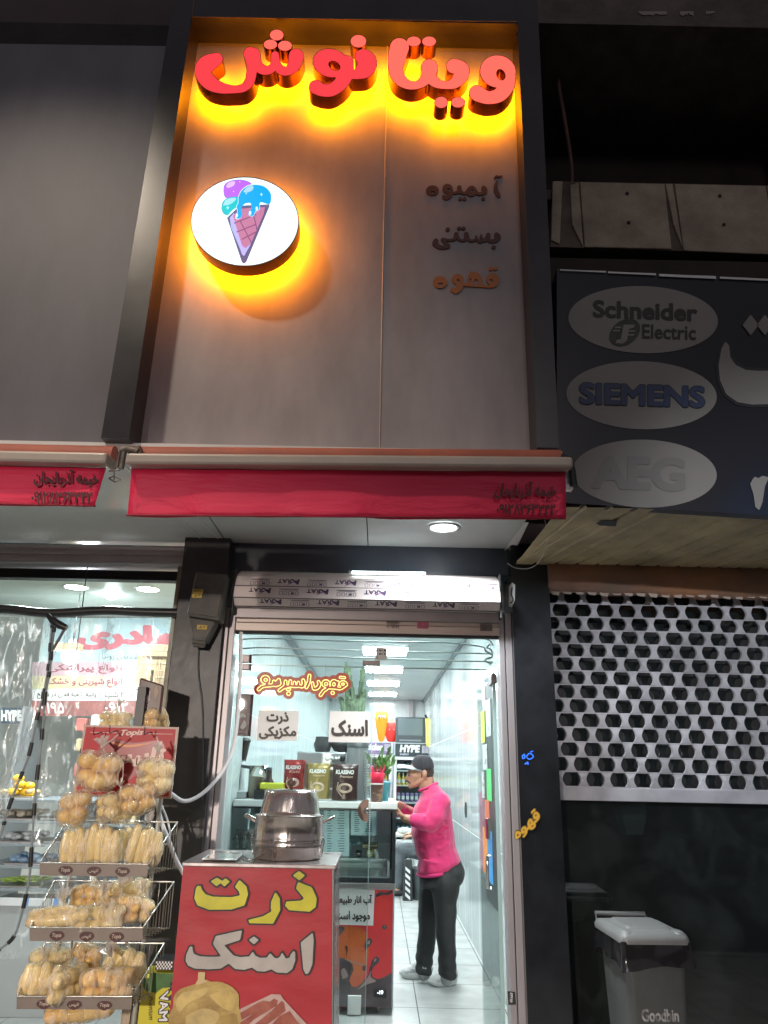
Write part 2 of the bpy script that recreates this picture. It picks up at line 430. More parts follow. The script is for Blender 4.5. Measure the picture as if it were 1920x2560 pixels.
# ================================================================ STREET, PAVEMENT, CARCASS
def struct(o): o['kind'] = 'structure'; return o
def tile_mat(name, col, grout, sx, sy, rough, gap=.006, axes='XY', var=.06, offs=(0, 0), veins=0.0):
    m = bpy.data.materials.new(name); m.use_nodes = True
    n = m.node_tree.nodes; L = m.node_tree.links; p = n['Principled BSDF']
    t = n.new('ShaderNodeTexCoord'); sp = n.new('ShaderNodeSeparateXYZ'); L.new(t.outputs['Object'], sp.inputs[0])
    cb = n.new('ShaderNodeCombineXYZ')
    L.new(sp.outputs[axes[0]], cb.inputs[0]); L.new(sp.outputs[axes[1]], cb.inputs[1])
    mp = n.new('ShaderNodeMapping'); mp.inputs['Location'].default_value = (offs[0], offs[1], 0); L.new(cb.outputs[0], mp.inputs[0])
    br = n.new('ShaderNodeTexBrick'); br.offset = 0; br.inputs['Scale'].default_value = 1
    br.inputs['Brick Width'].default_value = sx; br.inputs['Row Height'].default_value = sy; br.inputs['Mortar Size'].default_value = gap / 2; br.inputs['Mortar Smooth'].default_value = 0
    L.new(mp.outputs[0], br.inputs[0])
    a = [x * (1 - var) for x in col]
    br.inputs['Color1'].default_value = (*col, 1); br.inputs['Color2'].default_value = (*a, 1); br.inputs['Mortar'].default_value = (*grout, 1)
    nz = n.new('ShaderNodeTexNoise'); nz.inputs['Scale'].default_value = 5; nz.inputs['Detail'].default_value = 7
    if veins: mp2 = n.new('ShaderNodeMapping'); mp2.inputs['Scale'].default_value = (3, 3, .35); mp2.inputs['Rotation'].default_value = (0.12, 0, 0); L.new(t.outputs['Object'], mp2.inputs[0]); L.new(mp2.outputs[0], nz.inputs[0]); nz.inputs['Distortion'].default_value = .8
    else: L.new(t.outputs['Object'], nz.inputs[0])
    cr = n.new('ShaderNodeValToRGB'); L.new(nz.outputs[0], cr.inputs[0])
    k = 1 - var * 2 - veins
    cr.color_ramp.elements[0].position = .38 if not veins else .46; cr.color_ramp.elements[0].color = (1, 1, 1, 1)
    cr.color_ramp.elements[1].position = .62 if not veins else .5; cr.color_ramp.elements[1].color = (k, k, k, 1)
    if veins: e = cr.color_ramp.elements.new(.54); e.color = (1, 1, 1, 1)
    mx = n.new('ShaderNodeMix'); mx.data_type = 'RGBA'; mx.blend_type = 'MULTIPLY'; mx.inputs[0].default_value = 1
    L.new(br.outputs[0], mx.inputs[6]); L.new(cr.outputs[0], mx.inputs[7]); L.new(mx.outputs[2], p.inputs['Base Color'])
    mr = n.new('ShaderNodeMapRange'); L.new(br.outputs['Fac'], mr.inputs[0]); mr.inputs[3].default_value = rough; mr.inputs[4].default_value = .7
    L.new(mr.outputs[0], p.inputs['Roughness'])
    return m
asphalt = mat('asphalt', (.05, .05, .052), .85, var=.4, vs=30, bump=.4, bs=200)
pave = tile_mat('pavement_tiles', (.34, .33, .31), (.09, .09, .09), .4, .4, .6, .01, var=.12)
struct(MB().box(-60, 60, -60, 1.2, -.4, -.155).build('road', asphalt))
struct(MB().box(-30, 30, 1.2, 1.35, -.4, -.03).build('kerb', mat('kerb_stone', (.3, .3, .29), .8, var=.2)))
struct(MB().box(-30, 30, 1.35, 4.55, -.4, -.035).build('pavement', pave))
# dark cladding around the signs
clad = mat('dark_composite_cladding', (.03, .028, .033), .3, var=.3, vs=3)
wallm = mat('dark_rendered_wall', (.03, .028, .028), .8, var=.5, vs=2, bump=.3)
# big dark wall of the building behind the signs (its front face only shows around and above them)
bld = thing('shop_building', 'dark three storey shop building that carries the lit sign panel and awning', 'building', (0, 4.6, 0))
def bp(mb, name, m): return mb.build(name, m, bld, (0, -4.6, 0))
bp(MB().box(-3.6, .80, 3.12, 4.5, 5.62, 8.6), 'upper_wall', mat('upper_cladding', (.05, .028, .03), .35, var=.3, vs=2))
bp(MB().box(-3.6, .80, 3.12, 3.4, 2.97, 5.62), 'sign_backing_wall', wallm)
bp(MB().box(-3.6, .80, 4.45, 4.7, 2.94, 5.0), 'parapet_wall', wallm)
# frame round the sign panel: two black jambs and a head
fl = [at(425, 92, 2.93), at(255, 1095, 2.93), at(339, 1121, 2.93), at(484, 44, 2.93)]
jl = MB().hexa([Vector((-1.215, 2.93, 5.75)), Vector((-1.232, 2.93, 2.925)), Vector((-1.112, 2.93, 2.925)), Vector((-1.101, 2.93, 5.75))],
               [Vector((-1.215, 3.12, 5.75)), Vector((-1.232, 3.12, 2.925)), Vector((-1.112, 3.12, 2.925)), Vector((-1.101, 3.12, 5.75))])
bp(jl, 'left_jamb', clad)
jr = MB().hexa([Vector((.672, 2.93, 5.75)), Vector((.658, 2.93, 2.925)), Vector((.752, 2.93, 2.925)), Vector((.79, 2.93, 5.75))],
               [Vector((.672, 3.12, 5.75)), Vector((.658, 3.12, 2.925)), Vector((.752, 3.12, 2.925)), Vector((.79, 3.12, 5.75))])
bp(jr, 'right_jamb', clad)
bp(MB().box(-1.101, .672, 2.93, 3.12, 5.44, 5.75), 'head_beam', clad)
trim = mat('bronze_edge_trim', (.28, .16, .1), .35, .6)
bp(MB().tube([(-1.1, 2.927, 5.438), (.672, 2.927, 5.452)], .003, 6).tube([(-1.1, 2.927, 5.438), (-1.1, 2.927, 5.75)], .002, 6), 'edge_trim', trim)
# left neighbour's blank grey panel
acm = mat('white_composite_panel', (.36, .335, .35), .6, var=.2, vs=1.7, bump=.08, bs=2, stretch=(1.6, 1, .6))
acm2 = mat('grey_composite_panel', (.18, .175, .20), .62, var=.2, vs=1.4, bump=.08, bs=2, stretch=(1.6, 1, .6))
q = [Vector((-3.6, 3.0, 2.93)), Vector((-1.236, 3.0, 2.93)), Vector((-1.222, 3.0, 5.31)), Vector((-3.6, 3.0, 5.29))]
pnl = thing('blank_sign_panel', 'large blank grey sign panel left of the dark column', 'sign panel', (-2.4, 3.0, 2.93))
o = MB().hexa(q, [v + Vector((0, .1, 0)) for v in q]).build('panel_face', acm2, pnl); settle(pnl, (-2.4, 3.0, 2.93))
# our white panel in two sheets
sp = thing('shop_sign_panel', 'tall off-white composite panel in two sheets behind the glowing red letters', 'sign panel', (-.2, 3.05, 2.93))
PY = 3.08
seamT, seamB = at(966, 215, PY).x, at(949, 1122, PY).x
def sheet(x0b, x1b, x0t, x1t, name):
    q = [Vector((x0b, PY, 2.935)), Vector((x1b, PY, 2.955)), Vector((x1t, PY, 5.46)), Vector((x0t, PY, 5.46))]
    return MB().hexa(q, [v + Vector((0, .04, 0)) for v in q]).build(name, acm, sp)
sheet(-1.12, seamB - .003, -1.11, seamT - .003, 'panel_sheet'); sheet(seamB + .003, .665, seamT + .003, .679, 'panel_sheet')
MB().tube([(seamB, PY - .001, 2.95), (seamT, PY - .001, 5.44)], .0035, 6).build('seam_bead', mat('seam_silicone', (.5, .42, .38), .4), sp)
settle(sp, (-.2, 3.05, 2.93))
# ---------------------------------------------------------------- the big channel letters
RED = emis('backlit_red_acrylic', (1.0, .055, .07), .92)
RED2 = emis('backlit_red_acrylic_bright', (1.0, .14, .10), 1.15)
SIDE = mat('bronze_letter_side', (.16, .05, .025), .17, .9, var=.2, vs=8)
HALO = emis('amber_led_glow', (1.0, .28, .001), 58)
YF, YB = 2.925, 3.0
A_ = lambda x, y: (440 + .27728 * x, 50 + .27728 * y)
B_ = lambda x, y: (860 + .27728 * x, 60 + .27728 * y)
def channel(name, label, tf, m, strokes=(), ell=(), holes=(), scale=1.0):
    t = thing(name, label, 'sign letter', group='glowing channel letters of the shop name')
    lp = strokes_loops(list(strokes), 0, 6, tf, ell=ell, holes=holes)
    me = shape_px(MB(), lp, YF - .002); me.build('letter_face', m, t)
    lp2 = strokes_loops(list(strokes), 4, 6, tf, ell=ell, holes=holes)
    def fn(x, y, tt): v = at(x, y, YF); v.y = YF + (YB - YF) * tt; return v
    fill(MB(), lp2, fn, True).build('letter_body', SIDE, t)
    lp3 = strokes_loops(list(strokes), -10, 6, tf, ell=ell, holes=holes)
    def fb(x, y, tt): v = at(x, y, YF); v.y = YB + .0015; return v
    fill(MB(), lp3, fb).build('halo_lights', HALO, t)
    vs = [fn(x, y, 0) for q in lp2 for x, y in q]
    settle(t, (sum(v.x for v in vs) / len(vs), YB, min(v.z for v in vs))); return t
dot = lambda x, y, rx, ry: [(x, y, rx, ry)]
channel('sign_letter', 'leftmost red letter, a long bowl with two teeth under three dots', A_, RED,
    [[(365,352,56),(275,400,78),(242,470,72),(300,560,66),(400,610,50),(520,626,33),(610,610,36),(665,550,42),(685,450,45),(688,370,56),(672,305,62)],
     [(700,310,58),(722,390,46),(775,445,43),(840,450,37),(885,410,36),(893,325,35),(893,320,36)],
     [(893,325,36),(905,400,38),(950,452,40),(1010,460,38),(1062,410,55),(1082,335,66),(1083,325,66)]])
for l, e in (('topmost of the three red dots above the leftmost letter', (908,135,61,48)), ('lower left of the three red dots above the leftmost letter', (851,220,60,43)), ('lower right of the three red dots above the leftmost letter', (982,232,62,45))):
    channel('sign_letter_dot', 'round glowing sign dot, ' + l, A_, RED2, ell=[e])
LB = lambda x, y: ((x * .27728 + 440 - 860) / .27728, (y * .27728 + 50 - 60) / .27728)
channel('sign_letter', 'middle red letters, a looped head with a tail joined to a rounded hook', A_, RED,
    [[(1535,380,62),(1525,490,70),(1480,575,60),(1400,630,57),(1320,632,55),(1262,605,62)],
     [(1500,480,60),(1565,497,34),(1640,485,46),(1705,440,78),(1728,375,80),(1693,330,66),(1678,330,64)]],
    ell=[(1395,388,160,126,.25)], holes=[(1428,412,58,40,.5)])
channel('sign_letter_dot', 'single large glowing red dot above the middle letters', B_, RED2, ell=[(130,155,70,56)])
channel('sign_letter', 'red letters with a tall leaning stroke, just right of the panel seam', B_, RED2,
    [[(500,212,85),(478,300,78),(465,400,62),(492,480,58),(560,540,42),(640,554,34),(715,520,42),(760,450,55),(770,394,75)],
     [(770,394,75),(775,470,55),(830,530,42),(920,551,34),(1000,530,48),(1053,465,64),(1058,410,68),(1010,382,64),(988,380,64)]])
for l, e in (('left one of the pair beside the tall leaning stroke', (629,157,62,44)), ('right one of the pair above the tooth', (767,157,62,44)),
             ('left one of the pair hanging below the letters', (876,706,59,50)), ('right one of the pair hanging below the letters', (1028,706,61,46))):
    channel('sign_letter_dot', 'round glowing sign dot, ' + l, B_, RED2, ell=[e])
channel('sign_letter', 'rightmost red letter, a round looped head over a curved tail', B_, RED2,
    [[(1480,470,66),(1465,560,66),(1400,640,62),(1300,664,57),(1215,632,68),(1196,620,66)]],
    ell=[(1388,428,160,144,.2)], holes=[(1415,457,40,54,-.4)])
# ---------------------------------------------------------------- round ice cream lightbox
LBX = thing('ice_cream_lightbox', 'round white backlit sign with a purple and blue ice cream cone', 'lightbox')
WHITEL = emis('backlit_white_acrylic', (.86, 1.0, 1.0), 1.05)
LBS = mat('lightbox_side', (.1, .045, .03), .3, .7)
def fnl(x, y, t): v = at(x, y, YF); v.y = YF + .075 * t; return v
fill(MB(), [ellipse(612, 553.6, 135.5, 112, 96)], fnl, True).build('lightbox_body', LBS, LBX)
C_ = lambda x, y: (460 + .180832 * x, 420 + .180832 * y)
lay = [0]
def art(pts, col, st=1.0, smooth=True, mb=None):
    lay[0] += 1
    P = [C_(*p) for p in (crom(list(pts) + [pts[0]], 4)[:-1] if smooth else pts)]
    return shape_px(MB(), [P], YF - .002 - .0006 * lay[0]).build('ice_cream_print', emis('print_%d' % lay[0], col, st), LBX)
shape_px(MB(), [[ (612 + 133.5 * math.cos(a), 553.6 + 110 * math.sin(a)) for a in [2 * math.pi * k / 96 for k in range(96)]]], YF - .002).build('lightbox_face', WHITEL, LBX)
dk = (.10, .07, .17)
art([(595,690),(700,590),(760,520),(1185,500),(1180,530),(860,1300),(825,1322),(800,1300)], (.13,.10,.22), smooth=False)
art([(632,690),(690,620),(760,800),(900,1060),(845,1195),(815,1210),(650,830)], (.42,.5,.95), .9, smooth=False)
art([(635,680),(680,640),(790,940),(865,1100),(930,1040),(830,1217),(800,1190)], (.5,.45,.95), smooth=False)
art([(675,660),(800,560),(1120,540),(1100,640),(940,1010),(920,1050),(850,1110),(800,1070)], (.55,.20,.36), .95, smooth=False)
for a, b in (((690,765),(1000,640)), ((725,885),(990,780)), ((800,985),(1000,880)), ((770,720),(930,1030)), ((960,640),(1020,900))):
    d = Vector((b[0]-a[0], b[1]-a[1])).normalized() * 7; art([(a[0]-d.y,a[1]+d.x),(b[0]-d.y,b[1]+d.x),(b[0]+d.y,b[1]-d.x),(a[0]+d.y,a[1]-d.x)], (.24,.08,.2), smooth=False)
def blob(pts, col, edge):
    cx = sum(p[0] for p in pts) / len(pts); cy = sum(p[1] for p in pts) / len(pts)
    art(pts, edge); art([(cx + (x - cx) * .965, cy + (y - cy) * .965) for x, y in pts], col)
blob([(545,330),(555,240),(620,185),(740,160),(860,175),(935,225),(860,300),(760,400),(600,415),(560,390)], (.50,.13,.95), (.12,.10,.35))
art([(580,250),(620,200),(700,185),(690,240),(610,275)], (.72,.5,1.0))
blob([(515,560),(535,470),(600,415),(700,395),(800,420),(790,560),(720,550),(650,600),(605,650),(545,630)], (.0,.55,.60), (.02,.2,.3))
art([(540,520),(580,440),(680,410),(720,430),(640,500)], (.35,.75,.95))
blob([(745,400),(790,310),(880,240),(1000,222),(1120,250),(1200,330),(1215,420),(1185,500),(1060,475),(1045,570),(990,600),(965,660),(915,665),(890,620),(930,560),(915,485),(830,500),(790,560),(800,650),(760,705),(710,690),(735,600),(720,540),(745,480)], (.0,.40,1.0), (.75,1,1))
art([(820,330),(870,265),(950,240),(950,300),(870,340)], (.4,.66,1.0))
for cx, cy, r in ((1070,365,26),(605,550,28),(860,355,14),(770,190,12),(685,325,12)):
    art([(cx,cy-r),(cx+r*.25,cy-r*.25),(cx+r*.8,cy),(cx+r*.25,cy+r*.25),(cx,cy+r),(cx-r*.25,cy+r*.25),(cx-r*.8,cy),(cx-r*.25,cy-r*.25)], (.6,1,1), smooth=False)
for cx, cy in ((730,655),(915,620),(1005,560)): art([(cx-14,cy-22),(cx+8,cy-26),(cx+16,cy),(cx+6,cy+26),(cx-14,cy+18)], (.7,1,1))
def fnb(x, y, t): v = at(x, y, YF); v.y = YF + .0765; return v
fill(MB(), [ellipse(612, 553.6, 127, 104, 64)], fnb).build('halo_lights', HALO, LBX)
settle(LBX, (at(612, 666, YF).x, 3.0, at(612, 666, YF).z))
# ---------------------------------------------------------------- flat brown words on the panel
D_ = lambda x, y: (1040 + .153748 * x, 410 + .153748 * y)
BR = mat('maroon_sign_paint', (.07, .022, .02), .45); ORG = mat('orange_sign_paint', (.42, .14, .03), .45)
def word(name, label, m, tf, strokes=(), ell=(), holes=(), Y=3.073, st=8, cat='sign lettering', group=None):
    t = thing(name, label, cat, group=group)
    lp = strokes_loops(list(strokes), 0, st, tf, ell=ell, holes=holes)
    fill(MB(), lp, lambda x, y, tt: at(x, y, Y) + Vector((0, .006 * tt, 0)), True).build('letters', m, t)
    vs = [at(x, y, Y) for q in lp for x, y in q]; settle(t, (sum(v.x for v in vs) / len(vs), Y, min(v.z for v in vs))); return t
g3 = 'flat words on the white panel'
word('sign_word', 'dark maroon top word of the three flat words on the panel', BR, D_,
    [[(1322,270,10),(1298,340,28),(1300,430,34),(1345,510,32)], [(1275,225,10),(1310,195,14),(1350,205,14),(1395,190,10)],
     [(1100,390,40),(1125,430,38),(1080,475,28),(1010,480,24),(960,440,38),(905,400,50),(850,440,38),(790,475,20),(730,450,28),(705,400,36),(705,380,36),],
     [(705,380,36),(690,450,24),(610,470,20)], [(560,430,44),(550,500,44),(500,545,36),(455,530,32)]],
    ell=[(900,470,70,55),(515,400,85,78,.5),(268,428,105,82),(720,563,32,27),(792,563,32,27),(1094,560,32,25)], holes=[(910,435,20,25),(530,415,24,20,.6),(275,457,34,18)], group=g3)
word('sign_word', 'dark maroon middle word of the three flat words on the panel', BR, D_,
    [[(1310,1150,40),(1340,1190,40),(1280,1245,32),(1200,1245,28),(1175,1190,38),(1175,1155,38)], [(1175,1170,38),(1120,1240,25),(1060,1190,22),(1065,1150,12)], [(1100,1230,22),(1040,1260,24),(985,1210,20),(975,1165,12)],
     [(985,1210,20),(930,1245,20),(860,1230,24),(822,1150,38),(820,1140,38)], [(822,1160,38),(800,1225,26),(735,1240,18),(680,1200,28),(655,1140,38)], [(655,1140,38),(630,1215,24),(540,1235,18),(430,1220,22),(470,1270,24),(530,1330,28),(480,1350,26),(380,1345,34),(310,1290,42),(325,1250,42)]],
    ell=[(516,1060,36,30),(702,1042,34,28),(774,1042,34,28),(1264,1350,36,30)], group=g3)
word('sign_word', 'orange bottom word of the three flat words on the panel', ORG, D_,
    [[(1300,1900,48),(1280,1960,38),(1180,1990,22),(1080,1980,22),(900,1960,30),(790,1960,24)], [(700,1920,60),(710,2000,50),(650,2060,42),(600,2040,40)], [(910,1790,44),(990,1830,60),(1030,1920,48)]],
    ell=[(1245,1870,105,95),(960,1900,120,88),(890,1850,55,70),(675,1870,95,85),(390,1920,115,98),(1215,1700,34,32),(1295,1697,36,28)], holes=[(1225,1895,34,22,.6),(975,1920,34,48),(885,1880,14,24),(690,1895,30,24,.6),(400,1950,44,22)], group=g3)
# ---------------------------------------------------------------- soffit and lower lip
sof = mat('glossy_white_soffit', (.72, .74, .73), .14, var=.06, vs=2, coat=.3)
sf = thing('shop_soffit', 'glossy white panelled ceiling over the pavement above the shop doors', 'soffit', (0, 3.1, 2.93))
MB().box(-3.6, -1.0, 3.06, 4.62, 2.935, 2.965).build('soffit_panel', sof, sf)
MB().box(-.992, -.1, 3.06, 4.62, 2.935, 2.965).build('soffit_panel', sof, sf)
MB().box(-.094, .80, 3.06, 4.62, 2.935, 2.965).build('soffit_panel', sof, sf)
MB().box(-3.6, .78, 2.985, 3.06, 2.9, 2.93).build('bottom_lip', M['white'], sf)
MB().tube([(-1.25, 3.07, 2.933), (-1.13, 4.6, 2.933)], .004, 6).tube([(-1.13, 3.07, 2.933), (-1.02, 4.6, 2.933)], .004, 6).build('joint_beads', M['white'], sf)
settle(sf, (0, 3.1, 2.93))
dl = thing('recessed_downlight', 'round white recessed downlight in the soffit behind the red awning', 'downlight')
c = atz(1109, 1318, 2.93)
MB().lathe([(.1, 0), (.1, -.006), (.078, -.008), (.076, 0)], c, 40).build('trim_ring', M['white'], dl)
MB().lathe([(0.0001, -.003), (.075, -.003)], c, 32).build('lens', emis('downlight_lens', (.9, 1, 1), 16), dl); settle(dl, c)
# ---------------------------------------------------------------- awnings
awn = bpy.data.materials.new('red_awning_cloth'); awn.use_nodes = True
_p = awn.node_tree.nodes['Principled BSDF']; _p.inputs['Base Color'].default_value = (.80, .013, .085, 1); _p.inputs['Roughness'].default_value = .55
_p.inputs['Sheen Weight'].default_value = .2
_n = awn.node_tree.nodes; _L = awn.node_tree.links; _nz = _n.new('ShaderNodeTexNoise'); _nz.inputs['Scale'].default_value = 3; _nz.inputs['Detail'].default_value = 4
_b = _n.new('ShaderNodeBump'); _b.inputs['Strength'].default_value = .5; _b.inputs['Distance'].default_value = .03; _L.new(_nz.outputs[0], _b.inputs['Height']); _L.new(_b.outputs[0], _p.inputs['Normal'])
awnhem = mat('awning_hem', (.3, .01, .03), .6)
beige = mat('beige_awning_profile', (.46, .4, .35), .4, var=.1, vs=4); rustb = mat('brown_red_awning_roll', (.4, .12, .08), .6, var=.2, vs=5)
def awning(label, xl, xr, zt, zb, yt, slopes, words, xb0, xb1, lead=True):
    t = thing('retracted_awning', label, 'awning', group='retracted red awnings')
    dz = slopes
    def Z(x, z): return z + (x - xl) * dz
    # cassette: roll and front bar, rounded
    MB().tube([(xl - .0, 2.93, Z(xl, zt + .035)), (xr, 2.93, Z(xr, zt + .035))], .05, 20).build('cloth_roll', rustb, t)
    f = [(xl - .01, 2.79, Z(xl, zt - .05)), (xr + .02, 2.79, Z(xr, zt - .05)), (xr + .02, 2.79, Z(xr, zt + .0)), (xl - .01, 2.79, Z(xl, zt + .0))]
    MB().hexa([Vector(v) for v in f], [Vector(v) + Vector((0, .12, .012)) for v in f]).build('front_bar', beige, t, bevel=.012)
    # valance with slight waves
    mb = MB(); nx, nz_ = 60, 8; V = []; Fc = []
    for j in range(nz_ + 1):
        for i in range(nx + 1):
            u = i / nx; v = j / nz_; x = (xl + .0) * (1 - u) + xr * u + (xb0 * (1 - u) + xb1 * u) * v
            z = Z(x, zt - .045) * (1 - v) + Z(x, zb) * v
            V.append((x, 2.852 + .010 * v * math.sin(u * 9 + 1) + .006 * v * math.sin(u * 23) + .004 * noise.noise(Vector((u * 14, v * 2, xl))), z - .004 * v * math.sin(u * 3.14) - .003 * v * noise.noise(Vector((u * 9, 3, xl)))))
    for j in range(nz_):
        for i in range(nx): a = j * (nx + 1) + i; Fc.append((a, a + 1, a + nx + 2, a + nx + 1))
    vo = mb.add(V, Fc, True).build('valance', awn, t); sm = vo.modifiers.new('s', 'SOLIDIFY'); sm.thickness = .003
    MB().tube([(xl + xb0, 2.845, Z(xl, zb)), ((xl + xr) / 2, 2.842, Z((xl + xr) / 2, zb)), (xr + xb1, 2.846, Z(xr, zb))], .0045, 8).build('hem', awnhem, t)
    for args in words:
        type_px(MB(), *args).build('printed_words', mat('faded_awning_ink', (.09, .012, .02), .6), t)
    settle(t, ((xl + xr) / 2, 2.93, zb)); return t
awning('long red retracted awning above the open shop door', -1.052, .752, 2.80, 2.548, 0, .014,
       [('خیمه آذربایجان', 1236, 1202, 1391, 1247, 2.835, .035, 3, 0, .02), ('۰۹۱۲۸۳۶۳۳۴۲', 1241, 1260, 1389, 1287, 2.835, .035, 1, 0, .02)], .008, -.012)
awning('short end of a red retracted awning at the left edge', -3.6, -1.158, 2.80, 2.585, 0, .0,
       [('خیمه آذربایجان', 84, 1172, 246, 1216, 2.835, .035, 3, 0, .02), ('۰۹۱۲۸۳۶۳۳۴۲', 78, 1228, 230, 1259, 2.835, .035, 1, 0, .02)], 0, -.018)
br = thing('awning_bracket', 'rusty grey crank bracket between the two red awnings', 'bracket')
bm_ = mat('dirty_grey_metal', (.2, .17, .15), .55, .5, var=.4, vs=20)
P_ = lambda x, y: at(x, y, 2.84)
MB().hexa([P_(318,1112)+Vector((0,0,0)),P_(350,1112),P_(352,1138),P_(320,1140)][::-1], [p+Vector((0,.12,0)) for p in [P_(318,1112),P_(350,1112),P_(352,1138),P_(320,1140)][::-1]]).build('end_plate', bm_, br, bevel=.004)
MB().tube([P_(300,1128), P_(318,1122), P_(345,1130)], .016, 10).tube([P_(310,1130), P_(303,1172)], .012, 8).tube([P_(300,1130), P_(292,1168)], .007, 8).build('crank_arm', bm_, br)
MB().tube([P_(287,1165), P_(285,1200)], .003, 6).tube([P_(272,1178), P_(300,1176)], .003, 6).tube([P_(272,1196), P_(287,1205), P_(302,1200), P_(285,1190), P_(272,1196)], .003, 6).build('crank_loop', bm_, br)
settle(br, P_(300, 1205))
br = thing('awning_bracket', 'black and grey bracket holding the right end of the long red awning', 'bracket')
P_ = lambda x, y: at(x, y, 2.86)
MB().tube([P_(1402,1140), P_(1424,1150), P_(1430,1180), P_(1434,1215)], .017, 8).build('arm', mat('black_bracket', (.04,.04,.04), .5, .5, var=.3), br)
MB().hexa([P_(1405,1208),P_(1433,1212),P_(1433,1222),P_(1407,1219)][::-1], [p+Vector((0,.04,0)) for p in [P_(1405,1208),P_(1433,1212),P_(1433,1222),P_(1407,1219)][::-1]]).tube([P_(1412,1180),P_(1416,1210)],.005,6).build('clamp', M['white'], br)
settle(br, P_(1420, 1222))
# ---------------------------------------------------------------- columns, lintel, header
colm = mat('sooty_dark_column', (.035, .033, .034), .42, var=.5, vs=3, bump=.25, bs=15)
colr = mat('glossy_black_column', (.018, .02, .024), .16, var=.3, vs=4)
bp(MB().box(-1.235, -.955, 4.42, 4.75, -.03, 2.935), 'left_column', colm)
bp(MB().box(.79, 1.02, 4.42, 4.8, -.03, 2.94), 'right_column', colr)
bp(MB().box(-.955, .79, 4.52, 4.8, 2.755, 2.935), 'door_lintel', mat('blue_grey_lintel', (.045, .055, .075), .35, var=.25, vs=2))
hdr = thing('shutter_housing', 'long grey roller shutter housing above the left shop window', 'shutter housing')
f = [at(-400, 1352, 4.5), at(-400, 1398, 4.5), at(474, 1412, 4.5), at(474, 1368, 4.5)]
MB().hexa(f, [p + Vector((0, .2, 0)) for p in f]).build('housing', M['alu'], hdr, bevel=.01)
f = [at(-400, 1368, 4.49), at(-400, 1378, 4.49), at(474, 1390, 4.49), at(474, 1380, 4.49)]
MB().hexa(f, [p + Vector((0, .01, 0)) for p in f]).build('housing_ridge', M['alu'], hdr)
MB().box(-4.2, -1.236, 4.6, 4.68, 2.70, 2.76).build('bottom_seal', M['rubber'], hdr)
settle(hdr, (-2.4, 4.6, 2.75))
post = thing('window_post', 'narrow beige steel post at the right edge of the left shop window', 'post')
pm = mat('dirty_beige_paint', (.42, .33, .24), .6, var=.45, vs=7, stretch=(3, 3, .6), col2=None)
f = [at(447, 1405, 4.55), at(420, 1990, 4.55), at(443, 1990, 4.55), at(470, 1405, 4.55)]
b1, b2 = Vector((-1.33, 4.55, -.03)), Vector((-1.236, 4.55, -.03))
MB().hexa([f[0], b1, b2, f[3]], [p + Vector((0, .12, 0)) for p in (f[0], b1, b2, f[3])]).build('post_face', pm, post)
MB().box(-1.29, -1.275, 4.535, 4.55, -.03, 2.7).build('post_ridge', pm, post)
settle(post, (-1.28, 4.6, -.03))
# ================================================================ STREET LAMP (lights the pavement and stalls) and added fill spots
lamp = thing('street_lamp', 'tall steel street lamp at the kerb behind the viewer', 'street lamp', (-3.3, .9, 0))
MB().tube([(-3.3, .9, -.15), (-3.3, .9, 5.6), (-3.2, .9, 6.2), (-2.6, .9, 6.5)], [.07, .05, .045, .04], 12).build('pole', M['alu'], lamp)
MB().box(-2.9, -2.2, .78, 1.02, 6.48, 6.58, .02).build('lamp_head', M['alu'], lamp); settle(lamp, (-3.3, .9, -.15))
def area(name, loc, tgt, sx, sy, power, col, parent=None, spread=180):
    l = bpy.data.lights.new(name, 'AREA'); l.shape = 'RECTANGLE'; l.size = sx; l.size_y = sy; l.energy = power; l.color = col; l.spread = R(spread)
    o = bpy.data.objects.new(name, l); COL.objects.link(o); o.location = loc
    o.rotation_euler = (Vector(tgt) - Vector(loc)).to_track_quat('-Z', 'Y').to_euler(); return o
def spot(name, loc, tgt, power, col, ang, blend=1, rad=.15):
    l = bpy.data.lights.new(name, 'SPOT'); l.energy = power; l.color = col; l.spot_size = R(ang); l.spot_blend = blend; l.shadow_soft_size = rad
    o = bpy.data.objects.new(name, l); COL.objects.link(o); o.location = loc
    o.rotation_euler = (Vector(tgt) - Vector(loc)).to_track_quat('-Z', 'Y').to_euler(); return o
spot('street_lamp_light', (-2.5, .9, 6.46), (-.7, 3.4, .5), 600, (1, .84, .66), 66, .8, .14)
spot('far_fill_spot', (1.5, -9, 7.5), (.3, 3.4, 2.8), 330, (1, .92, .94), 70, 1, .8)  # added frontal fill for the facade, not a lamp of the street
spot('low_front_fill', (-3.2, -8, 2.9), (-1.5, 4, -.2), 3900, (1, .87, .76), 33, .8, .12)  # made-up low spot that brightens what stands under the awning
spot('shutter_fill_spot', (1.0, -6, 3.6), (2.3, 4.6, 2.15), 1700, (.9, .93, 1), 17, .9, .07)  # added narrow spot, its cone cut to brighten the shutter alone
spot('downlight_beam', (.345, 4.13, 2.915), (.345, 4.0, 0), 240, (.9, .97, 1), 150, 1, .06)
